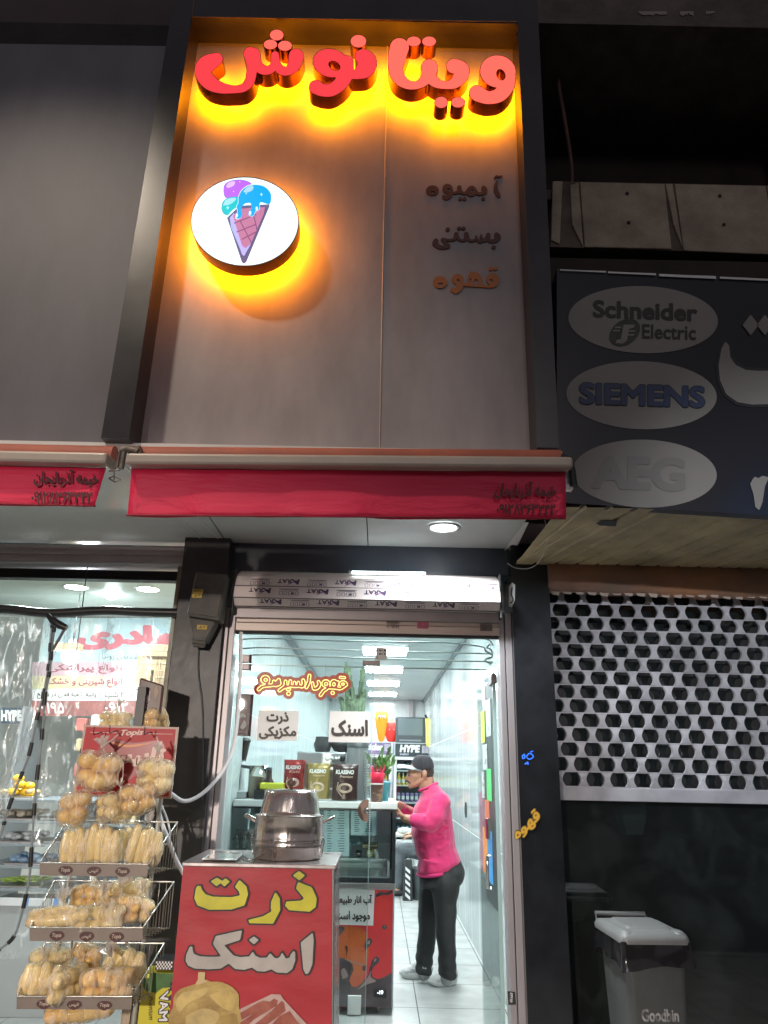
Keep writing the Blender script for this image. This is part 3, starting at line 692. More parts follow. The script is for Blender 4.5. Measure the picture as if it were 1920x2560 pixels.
# ================================================================ ROLLER SHUTTER BOX OVER THE DOOR
rb = thing('roller_shutter_box', 'roller shutter box over the shop door still wrapped in printed protective film', 'shutter box')
film = mat('bounce_tinted_film', (.84, .74, .72), .28, var=.05, vs=3)  # pink in the white film holds the red bounce off the awning
filmt = mat('film_print', (.08, .05, .12), .5); filmp = mat('film_print_purple', (.28, .12, .34), .5)
XL, XR = at(588, 1470, 4.36).x, at(1249, 1490, 4.36).x
def zz(py, Y): return at(900, py + 900 * 0 + 6, Y).z
prof = [(4.50, zz(1428, 4.5)), (4.425, zz(1434, 4.425)), (4.375, zz(1441, 4.375)), (4.345, zz(1464.5, 4.345)), (4.335, zz(1466, 4.335)), (4.332, zz(1492, 4.332)), (4.34, zz(1493.5, 4.34)), (4.385, zz(1515.5, 4.385)), (4.43, zz(1519, 4.43)), (4.52, zz(1519.5, 4.52))]
slopeX = 0.0
mb = MB(); n = len(prof)
mb.add([(XL, y, z) for y, z in prof] + [(XR, y, z) for y, z in prof], [(i, i + 1, n + i + 1, n + i) for i in range(n - 1)] + [tuple(range(n)), tuple(range(2 * n - 1, n - 1, -1))])
mb.build('film_wrapped_slats', film, rb)
mb = MB()
for i in (3, 6, 7): mb.tube([(XL, prof[i][0] - .001, prof[i][1]), (XR, prof[i][0] - .001, prof[i][1])], .0035, 6)
mb.build('slat_grooves', mat('groove', (.12, .09, .1), .6), rb)
mbt, mbp = MB(), MB()
def facet(i, x0, x1, v0, v1, off=.0015):
    (ya, za), (yb, zb) = prof[i], prof[i + 1]       # a = upper, b = lower
    P = lambda x, v: Vector((x, ya + (yb - ya) * v - off, za + (zb - za) * v - off * .3))
    return P(x0, v0), P(x1, v0), P(x1, v1), P(x0, v1)  # tl tr br bl
def printed(i, cx, kind, v0, v1):
    if kind == 'w':
        w = .066
        tl, tr, b2, bl = facet(i, cx - w, cx + w, v0, v1)
        if cx - w < XL or cx + w > XR: return
        # upside down: the word's bottom left is the facet's top right
        type_quad(mbt, 'RAT', tl + (tr - tl) * .62, tl + (tr - tl) * .0, bl + (b2 - bl) * .0 + (tl - bl) * .2, bl + (b2 - bl) * .62 + (tl - bl) * .2, .025, 0, .0, .05)
        type_quad(mbt, 'A', tr, tl + (tr - tl) * .6, bl + (b2 - bl) * .6, b2, .04, 0, -.35, .05)
        a, b = tl + (tr - tl) * .40, bl + (b2 - bl) * .40
        o = Vector((0, -.0012, 0)); mbp.add([bl + (b2 - bl) * .42 + (bl - tl) * .22 + o, bl + (b2 - bl) * .74 + (tl - bl) * .35 + o, bl + (b2 - bl) * .68 + (tl - bl) * .5 + o], [(0, 1, 2)])
    else:
        w = .06
        if cx - w < XL or cx + w > XR: return
        for k in range(2):
            a = facet(i, cx - w + .012 * k, cx + w - .008 * k, v0 + (v1 - v0) * .14 * k, v0 + (v1 - v0) * (.14 * k + .07)); mbt.add(a, [(0, 1, 2, 3)])
        xx = cx - w * .95
        for wd in (.02, .018, .034, .018):
            for (p, q, r_, s_) in ((0, 1, .0, .08), (0, 1, .92, 1)):
                va, vb = v0 + (v1 - v0) * (.42 + .58 * r_), v0 + (v1 - v0) * (.42 + .58 * s_)
                mbt.add(facet(i, xx, xx + wd, va, vb), [(0, 1, 2, 3)])
            for dx in (0, wd - .0025, wd * .5 if wd > .03 else 0): mbt.add(facet(i, xx + dx, xx + dx + .0025, v0 + (v1 - v0) * .44, v1), [(0, 1, 2, 3)])
            if wd > .03: mbt.add(facet(i, xx + wd * .5, xx + wd, v0 + (v1 - v0) * .6, v0 + (v1 - v0) * .85), [(0, 1, 2, 3)])
            xx += wd + .008
c5 = lambda x: at(540 + .458 * x, 1480, 4.34).x
for i, ws, vv in ((2, (75, 390, 705, 1020, 1335), (.18, .75)), (4, (240, 555, 870, 1185, 1500), (.1, .62)), (6, (300, 615, 930, 1245, 1540), (.12, .72))):
    for cx in ws:
        printed(i, c5(cx), 'w', *vv)
        printed(i, c5(cx - 157), 'i', vv[0] + .05, vv[1] + .12)
    printed(i, c5(ws[-1] + 157), 'i', vv[0] + .05, vv[1] + .12)
mbt.build('film_print', filmt, rb); mbp.build('film_print_slash', filmp, rb)
MB().box(XL + .0, XR + .012, 4.43, 4.52, zz(1544, 4.45), zz(1520.5, 4.45)).build('grey_cover', M['alu'], rb)
for x in (XL - .012, XR + .002):
    MB().box(x, x + .01, 4.36, 4.55, zz(1535, 4.4), zz(1425, 4.4), .004).build('end_plate', M['darkgrey'], rb)
settle(rb, ((XL + XR) / 2, 4.5, zz(1545, 4.45)))
rail = thing('shutter_bottom_rail', 'beige bottom rail of the raised roller shutter, with two small stickers', 'shutter rail')
railm = mat('pinkish_beige_rail', (.66, .54, .48), .35, .1, var=.08, vs=4, stretch=(.5, 1, 10))
za, zb = zz(1545.5, 4.5), zz(1578, 4.5)
MB().box(-.885, .725, 4.47, 4.52, zb, za - .032, .003).build('rail_bar', railm, rail); MB().box(-.885, .725, 4.48, 4.52, za - .028, za - .002, .003).build('rail_bar', railm, rail)
MB().box(-.885, .725, 4.48, 4.53, zb - .014, zb - .001).build('rubber_seal', M['rubber'], rail)
mb = MB(); 
for k in range(2): type_px(mb, ('۰۹۳۸۴۵۳۵۴۲۷', '۰۲۱۰۰۹۶۲۳۶')[k], 965, 1553 + 9.5 * k, 998, 1561 + 9.5 * k, 4.467, .02, 1, 0, .06)
mb.build('phone_sticker', M['ink'], rail)
MB().quad(at(1043, 1571, 4.468), at(1071, 1572, 4.468), at(1071, 1556, 4.468), at(1043, 1555, 4.468)).build('pink_sticker', mat('pink_sticker', (.55, .12, .2), .5, var=.5, vs=120), rail)
MB().quad(at(1200, 1577, 4.468), at(1231, 1578, 4.468), at(1231, 1561, 4.468), at(1200, 1560, 4.468)).build('grey_patch', mat('grey_patch', (.2, .16, .15), .5, var=.3, vs=30), rail)
settle(rail, (-.08, 4.5, zb - .014))
tl_ = thing('tube_light', 'slim lit fluorescent tube lying on top of the shutter box', 'tube light')
a, b = at(880, 1431, 4.40), at(1056, 1434, 4.40)
MB().tube([a, b], .009, 12).build('tube', emis('tube_glow', (.85, 1, 1), 7), tl_); MB().tube([a - Vector((.02, 0, 0)), a], .011, 10).tube([b, b + Vector((.02, 0, 0))], .011, 10).build('end_cap', M['white'], tl_)
settle(tl_, (a + b) / 2)
# ================================================================ DOOR FRAME AND GLAZING
df = thing('shop_door_frame', 'grey aluminium shutter tracks and frame round the lit shop door', 'door frame')
for x0, x1, xb0, xb1 in ((-.955, -.888, -.958, -.89), (.712, .79, .715, .792)):
    for a, b in ((0, .42), (.48, 1)):
        MB().hexa([Vector((xb0 + (xb1 - xb0) * a, 4.47, -.03)), Vector((xb0 + (xb1 - xb0) * b, 4.47, -.03)), Vector((x0 + (x1 - x0) * b, 4.47, zz(1519, 4.47))), Vector((x0 + (x1 - x0) * a, 4.47, zz(1519, 4.47)))],
                  [Vector((xb0 + (xb1 - xb0) * a, 4.6, -.03)), Vector((xb0 + (xb1 - xb0) * b, 4.6, -.03)), Vector((x0 + (x1 - x0) * b, 4.6, zz(1519, 4.47))), Vector((x0 + (x1 - x0) * a, 4.6, zz(1519, 4.47)))]).build('shutter_track', M['alu'], df, bevel=.004)
f = [at(1269, 2478, 4.466), at(1288, 2480, 4.466), at(1290, 2512, 4.466), at(1271, 2512, 4.466)]
MB().add(f, [(3, 2, 1, 0)]).build('black_sticker', M['ink'], df)
mb = MB(); type_quad(mb, '۰۹۱۲۳۴۵', at(1274, 2508, 4.464), at(1275, 2482, 4.464), at(1282, 2482, 4.464), at(1281, 2508, 4.464), .02, 0, 0, .06); mb.build('sticker_print', M['white'], df)
settle(df, (-.08, 4.5, -.03))
gl = thing('shop_front_glazing', 'clear fixed glass pane and transom of the shop front', 'window')
YG = 4.63
xs_ = at(932, 1700, YG).x
zt1 = at(900, 1668, YG).z
MB().box(-.888, .712, YG, YG + .004, zt1 + .004, 2.5).build('transom_glass', M['glass'], gl)
MB().box(-.888, xs_, YG, YG + .004, .0, zt1 - .004).build('fixed_pane', M['glass'], gl)
gedge = mat('glass_edge', (.35, .5, .48), .2)
MB().box(-.888, .712, YG - .001, YG + .005, zt1 - .004, zt1 + .004).box(xs_, xs_ + .004, YG - .001, YG + .005, 0, zt1 - .004).build('glass_edges', gedge, gl)
pf = mat('satin_patch_fitting', (.2, .17, .17), .4, .6)
for q in ((599, 1638, 631, 1656), (599, 1660, 629, 1675), (907, 1652, 950, 1664)):
    a, b = at(q[0], q[3], 4.625), at(q[2], q[1], 4.625); MB().box(a.x, b.x, 4.61, 4.65, a.z, b.z, .003).build('patch_fitting', pf, gl)
settle(gl, (-.08, YG, 0))
gd = thing('glass_door', 'clear glass door swung open inwards along the right wall, covered in coloured stickers', 'door')
DX = .70
MB().box(DX, DX + .008, 4.68, 5.52, .02, zt1 - .01).build('door_glass', M['glass'], gd)
MB().box(DX - .006, DX + .014, 4.675, 4.69, .02, zt1 - .01).build('door_edge', gedge, gd)
for z in (.06, zt1 - .05): MB().box(DX - .014, DX + .02, 4.66, 4.80, z - .03, z + .03, .003).build('hinge_patch', M['chrome'] if z < 1 else pf, gd)
def onleaf(y0, y1, z0, z1, m, name='sticker', off=.004): return MB().box(DX - off - .001, DX - off, y0, y1, z0, z1).build(name, m, gd)
def leafpx(x, py):  # where the leaf plane x=DX is met
    d = ray(x, py); t = (DX - .004) / d[0]; return d[1] * t, EYE + d[2] * t
dg_ = mat('dark_sticker_board', (.03, .05, .05), .4)
def leaf_rect(x0, y0, x1, y1, m, name='sticker', off=.004):
    ya, z1_ = leafpx(x1, y0); yb, z1b = leafpx(x0, y0); z0_ = leafpx(x1, y1)[1]
    return onleaf(min(ya, 5.5), min(yb, 5.5), z0_, z1_, m, name, off)
leaf_rect(1204, 1700, 1230, 2262, dg_, 'dark_board', .003)
wst = mat('white_marked_sticker', (.7, .78, .78), .5, col2=(.1, .12, .12), vs=22, lo=.36, hi=.42)
for q, c in (((1205, 1702, 1213, 1778), wst), ((1214, 1745, 1226, 1840), wst), ((1207, 1860, 1218, 1925), wst), ((1205, 1930, 1211, 1995), wst)): leaf_rect(*q, c, 'white_sticker', .0055)
for q, c, nm in (((1203, 1776, 1212, 1856), (.68, .85, .12), 'yellow_sticker'), ((1217, 1922, 1229, 2004), (.12, .72, .22), 'green_sticker'), ((1213, 2002, 1224, 2080), (.75, .2, .12), 'red_sticker'), ((1208, 2072, 1219, 2188), (.8, .32, .1), 'orange_sticker'), ((1220, 2080, 1231, 2210), (.08, .4, .85), 'blue_sticker')):
    leaf_rect(*q, mat(nm, c, .5, col2=tuple(x * .25 for x in c), vs=30, lo=.33, hi=.38), nm, .0065)
MB().tube([(DX - .03, 4.78, .95), (DX - .05, 4.78, .95), (DX - .05, 4.78, 1.12), (DX - .03, 4.78, 1.12)], .01, 8).build('pull_handle', M['chrome'], gd)
MB().box(DX - .03, DX + .03, 4.9, 4.98, 1.2, 1.32, .006).build('lock_case', M['chrome'], gd)
settle(gd, (DX, 4.68, .02))
hk = thing('glass_lock_disc', 'brown half disc lock fitting with a steel knob at the glass pane edge', 'door lock')
c = at(921, 2027, 4.62)
V = [c] + [c + Vector((.062 * math.cos(a), 0, .062 * math.sin(a))) for a in [math.pi / 2 + math.pi * k / 20 for k in range(21)]]
MB().add(V + [v + Vector((0, .03, 0)) for v in V], [(0, *range(1, 22))] + [tuple(range(43, 21, -1))] + [(i, (i + 1) % 22, 22 + (i + 1) % 22, 22 + i) for i in range(22)]).build('disc', mat('brown_fitting', (.16, .1, .08), .4, .3), hk)
MB().lathe([(.0001, -.015), (.014, -.012), (.018, 0)], c + Vector((-.012, 0, .0)), 20, 'Y').build('knob', M['chrome'], hk); settle(hk, c)
nt_ = thing('paper_note', 'small pale label stuck to the transom glass above the middle clamp', 'label', group=None)
f = [at(938, 1650, 4.622), at(966, 1651, 4.622), at(968, 1619, 4.622), at(940, 1618, 4.622)]
MB().add(f, [(0, 1, 2, 3)]).build('paper', M['paper'], nt_)
mb = MB()
for k in range(9): x = 942 + (k % 4) * 6; y = 1624 + (k // 4) * 9; mb.add([at(x, y + 4, 4.62), at(x + 2 + k % 2 * 2, y + 4, 4.62), at(x + 2 + k % 2 * 2, y, 4.62), at(x, y, 4.62)], [(0, 1, 2, 3)])
mb.build('marks', M['ink'], nt_); settle(nt_, f[0])
cb = thing('stay_cables', 'pale cables strung across the inside of the transom glass, looped at the right', 'cable')
mb = MB()
for k, (y0, y1) in enumerate(((1573, 1588), (1597, 1609), (1620, 1634), (1638, 1654))):
    pts = [at(600, y0 + 2, 4.9), at(660, y0 - 1, 4.9), at(800, y0 + 4, 4.9), at(1000, (y0 + y1) / 2 + 2, 4.9), at(1120, y1 - 2, 4.9), at(1215, y1 + (10 if k < 2 else 0), 4.9), at(1233, y1 + (26 if k < 2 else 2), 4.9)]
    mb.tube(crom([tuple(p) for p in pts], 5), .005, 6)
mb.tube(crom([tuple(at(x, y, 4.88)) for x, y in ((1225, 1610), (1212, 1625), (1232, 1640), (1212, 1650), (1228, 1660))], 5), .006, 6)
mb.build('cable_runs', mat('pale_cable', (.55, .6, .6), .3), cb); settle(cb, at(900, 1640, 4.9))
# ================================================================ THE LIT SHOP ROOM
XW0, XW1, YB_ = -1.08, .95, 16.45
floor_t = tile_mat('shop_floor_tiles', (.62, .64, .62), (.06, .07, .07), .62, .62, .2, .008, var=.07, offs=(.31, .1))
struct(MB().box(XW0 - .1, XW1 + .1, 4.56, YB_, -.08, 0).build('shop_floor', floor_t))
wt = tile_mat('polished_wall_tile', (.68, .74, .74), (.78, .84, .84), .6, 1.0, .07, .006, 'YZ', var=.02, offs=(.2, 0), veins=.13)
wt2 = tile_mat('polished_back_tile', (.66, .70, .71), (.75, .8, .8), .6, .6, .12, .006, 'XZ', var=.02, veins=.1)
rm = thing('shop_interior', 'bright white tiled interior walls of the juice and coffee shop', 'room', (0, 10, 0))
def rp(mb, n_, m): return mb.build(n_, m, rm, (0, -10, 0))
rp(MB().box(XW1, XW1 + .08, 4.8, YB_, 0, 3.1), 'right_wall', wt)
rp(MB().box(XW0 - .08, XW0, 4.76, YB_, 0, 3.1), 'left_wall', wt)
rp(MB().box(XW0, XW1, YB_, YB_ + .1, 0, 3.1), 'back_wall', wt2)
rp(MB().box(XW0, XW1, 4.8, YB_, 3.07, 3.1), 'ceiling_void', M['black'])
mb = MB(); y = 4.84
while y < YB_ - .1: mb.box(XW0 + .05, XW1 - .02, y, y + .385, 3.0, 3.02); y += .41
rp(mb, 'ceiling_slats', mat('white_pvc_slats', (.62, .66, .67), .35))
rp(MB().box(XW0 + .0, XW0 + .05, 4.8, YB_, 2.94, 3.02), 'ceiling_trim', mat('grey_trim', (.16, .18, .2), .4)); rp(MB().box(XW1 - .03, XW1, 4.8, YB_, 2.96, 3.02), 'ceiling_trim', mat('grey_trim2', (.16, .18, .2), .4))
rp(MB().box(.62, .72, YB_ - .1, YB_, 2.5, 3.0), 'vent_duct', M['alu'])
rp(MB().box(XW0 - .08, XW1 + .08, 4.72, 4.8, 2.52, 3.1), 'inner_lintel', M['white'])
LEDM = emis('led_panel_glow', (.88, .98, 1), 56.0)
for i, y in enumerate((5.5, 7.4, 9.4, 11.25, 13.2, 15.2)):
    lt = thing('ceiling_light', ('hidden ceiling light nearest the shop door', 'ceiling light just behind the door lintel', 'nearest visible rectangular ceiling light in the shop', 'second nearest visible ceiling light in the shop', 'third visible ceiling light in the shop', 'farthest rectangular ceiling light in the shop')[i], 'ceiling light', (.05, y, 3.0), group='rectangular ceiling lights')
    MB().box(-.29, .29, -.36, .36, -.008, .02).build('frame', M['white'], lt); MB().box(-.27, .27, -.34, .34, -.013, -.009).build('diffuser', LEDM, lt)
# ---------------------------------------------------------------- signs hung behind the glass
N_ = lambda x, y: (600 + .217 * x, 1640 + .217 * y)
neon = thing('neon_sign', 'glowing yellow neon words on a dark orange backing, hung behind the glass', 'neon sign')
NS = [[(325,290,16),(300,340,16),(250,355,17),(216,385,18)], [(300,338,15),(365,338,17),(388,325,17),(390,292,16)], [(388,335,15),(420,335,16),(425,295,15)], [(425,335,15),(455,320,17),(447,275,17)],
      [(525,292,16),(520,345,17),(455,398,17)], [(520,350,14),(570,345,16),(580,290,16)], [(580,345,14),(625,345,16),(628,305,14)], [(628,345,14),(670,345,16),(672,305,14)], [(672,345,15),(720,350,18),(735,320,18),(728,280,17)],
      [(800,225,16),(792,300,17),(764,360,17)], [(838,355,14),(855,378,17),(895,365,19),(915,325,18),(905,298,16)], [(835,310,13),(838,355,14)],
      [(1020,330,15),(1010,370,15),(965,400,16),(928,450,17)], [(1020,362,14),(1100,368,15),(1160,375,15),(1225,330,16)], [(1068,425,20)], [(545,383,13),(572,383,13)], [(560,433,22)], [(1155,246,12),(1205,250,12)], [(1130,300,14),(1110,350,15)]]
NE = [(292,272,52,48), (990,318,48,44), (1082,320,42,50), (1188,322,46,38)]
NH = [(296,276,20,18), (992,322,20,18), (1082,326,16,20), (1186,324,18,13)]
NHr = [(h[0], h[1], 8, 8) for h in NH]
back = strokes_loops(NS, 42, 5, N_, ell=NE)
def fnn(x, y, t): v = at(x, y, 4.72); v.y += .008 * t; return v
fill(MB(), back, fnn, True).build('backing', emis('orange_backing', (.42, .03, .004), .55), neon)
lp = strokes_loops(NS, 0, 4, N_, ell=NE, holes=NH)
mb = MB()
for q in lp:
    pts = [at(x, y, 4.708) for x, y in q[::2]]
    if len(pts) > 3: mb.tube(pts + [pts[0]], .0031, 6, False)
mb.build('neon_tube', emis('yellow_neon', (1, .78, .25), 1.9), neon)
MB().tube([at(702, 1661, 4.71), at(699, 1690, 4.71)], .0012, 4).tube([at(814, 1662, 4.71), at(813, 1697, 4.71)], .0012, 4).build('hanging_wires', M['black'], neon)
settle(neon, at(750, 1750, 4.72))
def paper_sign(label, quad, words, Y=4.618, col=M['paper']):
    t = thing('paper_sign', label, 'paper sign', group='paper signs on the glass')
    f = [at(x, y, Y) for x, y in quad]; MB().hexa(f, [p + Vector((0, .0015, 0)) for p in f]).build('paper', col, t)
    mb = MB()
    for tx, x0, y0, x1, y1 in words: type_px(mb, tx, x0, y0, x1, y1, Y - .002, .045, .5)
    mb.build('printed_words', mat('grey_black_ink', (.035, .03, .028), .5), t); settle(t, (f[0] + f[1]) / 2); return t
paper_sign('white paper sign with two words stacked, left one on the glass', [(641, 1851), (743, 1852), (748, 1778), (647, 1776)], [('ذرت', 666, 1780, 722, 1811), ('مکزیکی', 647, 1815, 741, 1848)])
paper_sign('wide white paper sign with one large word, right one on the glass', [(821, 1855), (925, 1857), (926, 1779), (825, 1778)], [('اسنـک'.replace('ـ', ''), 828, 1799, 920, 1841)])
# ---------------------------------------------------------------- display counter
dc = thing('display_counter', 'glass fronted display counter with a white top and red fruit print on its base', 'counter')
YC = 5.9; xr = at(989, 2100, YC).x; zt = at(800, 2003, YC).z; XCL = XW0 + .01
wtop = mat('white_counter_top', (.8, .82, .82), .2)
MB().box(XCL, xr + .01, YC - .02, 6.75, zt - .045, zt, .004).build('counter_top', wtop, dc)
zl = at(985, 2208, YC).z; zl2 = at(985, 2224, YC).z
blk = mat('black_counter_frame', (.02, .025, .03), .35)
MB().box(xr - .025, xr, YC - .01, YC + .02, zl, zt - .045).box(xr - .025, xr, 6.7, 6.73, zl, zt - .045).box(XCL, xr, YC - .008, YC + .02, zt - .06, zt - .046).box(XCL, xr, YC - .008, YC + .02, zl, zl + .03).build('frame', blk, dc)
MB().box(xr - .012, xr - .008, YC + .02, 6.7, zl + .03, zt - .06).box(XCL, xr - .025, YC, YC + .004, zl + .03, zt - .06).build('glass', M['glass'], dc)
MB().box(XCL, xr, YC - .02, 6.72, zl2, zl - .002, .004).build('steel_lip', M['steel'], dc)
MB().box(XCL, xr - .03, YC + .05, 6.68, zl + .26, zl + .266).build('glass_shelf', M['glass'], dc)
MB().box(XCL, xr - .02, 6.70, 6.74, zl, zt - .05).build('back_panel', mat('pale_blue_panel', (.55, .66, .7), .3), dc)
zb_ = at(980, 2519, YC).z
MB().box(XCL, xr - .002, YC - .002, 6.72, zb_, zl2 - .002).build('base_cabinet', mat('grey_cabinet', (.4, .42, .44), .4), dc)
W_ = lambda x, y: (820 + .1718 * x, 2180 + .1718 * y)
wrapr = mat('red_printed_wrap', (.5, .02, .035), .3, col2=(.62, .05, .04), vs=1.6)
def wrap(pts, m, k, smooth=True, name='printed_wrap'):
    P = [W_(*p) for p in (crom(list(pts) + [pts[0]], 4)[:-1] if smooth else pts)]
    return shape_px(MB(), [P], YC - .004 - .0006 * k).build(name, m, dc)
wrap([(-1500, 190), (948, 222), (920, 1972), (-1500, 1930)], wrapr, 0, False)
orm = mat('orange_print', (.55, .14, .01), .3, col2=(.5, .05, .02), vs=2.2); chm = mat('chocolate_print', (.035, .02, .025), .2, col2=(.10, .085, .09), vs=3); chh = mat('chocolate_highlight', (.28, .2, .19), .3)
wrap([(-700, 800), (300, 790), (560, 900), (600, 1150), (520, 1500), (380, 1660), (-700, 1500)], orm, 1)
wrap([(-900, 1240), (105, 1235), (250, 1262), (355, 1340), (370, 1430), (330, 1520), (310, 1590), (350, 1665), (410, 1680), (500, 1610), (585, 1500), (605, 1400), (640, 1290), (700, 1225), (755, 1260), (735, 1320), (660, 1380), (630, 1450), (650, 1530), (720, 1562), (820, 1530), (930, 1460), (922, 1972), (-900, 1930)], chm, 2, False)
for q in ([(540,1150),(530,1060),(560,990),(610,965),(645,1000),(620,1060),(570,1110)], [(265,1240),(262,1150),(245,1100),(268,1070),(290,1100),(282,1180)], [(785,800),(800,775),(840,770),(858,800),(830,840),(795,830)], [(700,370),(780,340),(880,330),(940,300),(930,260),(850,300),(760,290),(700,330)], [(120,800),(200,790),(240,830),(190,900),(120,990)], [(505,1370),(540,1350),(556,1390),(530,1440),(500,1420)]): wrap(q, chm, 3)
for q in ([(570,1040),(590,1000),(610,1000),(600,1050)], [(668,1290),(690,1260),(705,1270),(680,1310)], [(250,1262),(350,1300),(520,1350),(530,1365),(340,1315),(250,1275)], [(600,1500),(620,1440),(625,1530),(700,1590),(560,1640),(430,1710),(500,1640)], [(815,790),(830,785),(830,800),(818,802)], [(210,1560),(190,1440),(240,1400),(290,1500),(270,1540)]): wrap(q, chh, 4)
a, b = at(935, 2492, YC), at(966, 2472, YC)
MB().box(a.x, b.x, YC - .012, YC - .006, a.z, b.z, .002).build('temperature_display', M['black'], dc)
mb = MB(); type_px(mb, '-19', 943, 2476, 958, 2486, YC - .0135, .04); mb.build('display_digits', emis('digits', (.9, .95, 1), 2), dc)
a, b = at(868, 2537, YC - .03), at(903, 2490, YC - .03)
MB().box(a.x, b.x, YC - .03, YC - .008, a.z, b.z, .003).build('white_cover_plate', M['white'], dc)
for x in (-.9, .03):
    c = Vector((x, YC + .08, .0)); MB().lathe([(.0001, -.012), (.028, -.012), (.035, -.006), (.035, .006), (.028, .012), (.0001, .012)], c + Vector((0, 0, .036)), 24, 'X').build('caster', mat('brown_wheel', (.25, .2, .16), .6), dc)
    MB().box(x - .022, x + .022, YC + .05, YC + .11, .06, zb_).build('caster_fork', M['black'], dc)
a, b = at(830, 2552, YC + .1), at(900, 2520, YC + .1); MB().box(a.x - .1, b.x, YC + .1, YC + .35, 0.0, zb_ - .01).build('compressor_housing', mat('concrete_grey', (.22, .2, .2), .7), dc)
# inner lower tray of the counter
a, b = at(852, 2195, YC + .04), at(974, 2148, YC + .04)
MB().box(-.6, b.x, YC + .04, YC + .05, a.z, a.z + .012).box(b.x - .015, b.x, YC + .04, YC + .05, a.z, b.z).box(-.6, b.x, YC + .04, YC + .05, b.z - .008, b.z).box(-.6, b.x, YC + .06, YC + .5, a.z - .01, a.z).build('inner_freezer_window', wtop, dc)
settle(dc, ((XCL + xr) / 2, YC, 0))
ps = paper_sign('white paper sign with two lines of words taped on the red counter base', [(820, 2311), (933, 2314), (937, 2225), (845, 2221)], [('آب انار طبیعی', 836, 2236, 930, 2263), ('موجود است', 838, 2277, 925, 2305)], Y=YC - .012)
del ps['group']
# menus inside the counter
for lab, q, rows in (('long pale menu sheet behind the counter glass, left of the two', (809, 2020, 873, 2139), 17), ('shorter pale menu sheet behind the counter glass, right of the two', (877, 2022, 941, 2088), 11)):
    t = thing('menu_sheet', lab, 'menu', group='menu sheets in the counter'); Y = YC + .03
    MB().hexa([at(q[0], q[3], Y), at(q[2], q[3] + 1, Y), at(q[2], q[1], Y), at(q[0], q[1], Y)], [p + Vector((0, .001, 0)) for p in [at(q[0], q[3], Y), at(q[2], q[3] + 1, Y), at(q[2], q[1], Y), at(q[0], q[1], Y)]]).build('paper', mat('blue_white_paper', (.55, .68, .76), .5), t)
    mb = MB()
    for k in range(rows):
        y = q[1] + 6 + k * (q[3] - q[1] - 12) / rows
        for x0, x1 in ((q[0] + 34 + random.random() * 8, q[0] + 52), (q[0] + 9, q[0] + 17 + random.random() * 6)):
            mb.add([at(x0, y + 1.9, Y - .001), at(x1, y + 1.9, Y - .001), at(x1, y, Y - .001), at(x0, y, Y - .001)], [(0, 1, 2, 3)])
    mb.build('printed_lines', mat('menu_ink', (.08, .12, .16), .6), t); settle(t, at((q[0] + q[2]) / 2, q[3], Y))
# ================================================================ RIGHT NEIGHBOUR
nb = thing('neighbour_building', 'dark unlit neighbour building to the right, with a bare recess above its sign', 'building', (2.4, 4.6, 0))
def np_(mb, n_, m): return mb.build(n_, m, nb, (-2.4, -4.6, 0))
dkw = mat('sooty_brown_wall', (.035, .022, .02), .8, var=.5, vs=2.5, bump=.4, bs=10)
np_(MB().box(.80, 4.6, 4.05, 4.4, 2.95, 8.6), 'recess_wall', dkw)
np_(MB().box(4.0, 4.6, 3.2, 4.05, 2.9, 8.6), 'right_return_wall', dkw)
np_(MB().box(.82, 4.6, 3.15, 4.3, 5.74, 5.98), 'floor_slab', mat('bare_slab', (.12, .1, .09), .85, var=.4, vs=5, bump=.5))
np_(MB().box(.82, 4.6, 3.38, 4.05, 4.10, 4.27), 'beam', dkw); np_(MB().box(.83, 4.6, 3.45, 4.05, 4.73, 4.80), 'ledge', mat('ledge_grey', (.1, .08, .07), .8, var=.4))
np_(MB().box(2.55, 2.75, 3.5, 3.7, 4.8, 5.75), 'bare_column', dkw)
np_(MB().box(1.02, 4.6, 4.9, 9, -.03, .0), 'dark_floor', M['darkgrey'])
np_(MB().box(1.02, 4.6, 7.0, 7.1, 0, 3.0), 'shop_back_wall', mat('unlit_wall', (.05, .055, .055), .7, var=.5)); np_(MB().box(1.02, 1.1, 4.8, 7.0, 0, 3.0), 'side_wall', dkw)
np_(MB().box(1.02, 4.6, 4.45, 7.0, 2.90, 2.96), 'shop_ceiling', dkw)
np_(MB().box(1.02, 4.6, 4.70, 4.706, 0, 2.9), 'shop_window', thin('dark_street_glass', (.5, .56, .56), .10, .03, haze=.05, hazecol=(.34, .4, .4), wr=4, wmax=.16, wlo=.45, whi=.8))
mb = MB()
for x, w_ in ((1597, 70), (1700, 34), (1765, 22)):
    a = at(x, 28, 3.14); q = [(0, 0)] + [(w_ * k / 8, 3 + random.random() * 9) for k in range(9)] + [(w_, 0)]
    mb.add([at(x + u, 28 + v, 3.145) for u, v in q], [tuple(range(len(q)))])
np_(mb, 'peeling_paint', mat('peeling_paint', (.3, .26, .23), .8))
np_(MB().tube(crom([tuple(at(x, y, 3.5)) for x, y in ((1398, 40), (1402, 130), (1396, 200), (1412, 300), (1430, 430), (1420, 520), (1400, 640))], 5), .012, 8), 'drain_pipe', mat('old_pipe', (.12, .06, .05), .6, var=.4))
np_(MB().tube(crom([tuple(at(x, y, 3.4)) for x, y in ((1895, 40), (1915, 140), (1935, 260))], 5), .01, 6), 'loose_cable', mat('old_pipe2', (.1, .09, .085), .6))
blkm = mat('concrete_block', (.36, .30, .23), .9, var=.25, vs=6, bump=.5, bs=60)
bw = thing('block_course', 'course of bare concrete blocks with drilled holes above the dark sign', 'block wall')
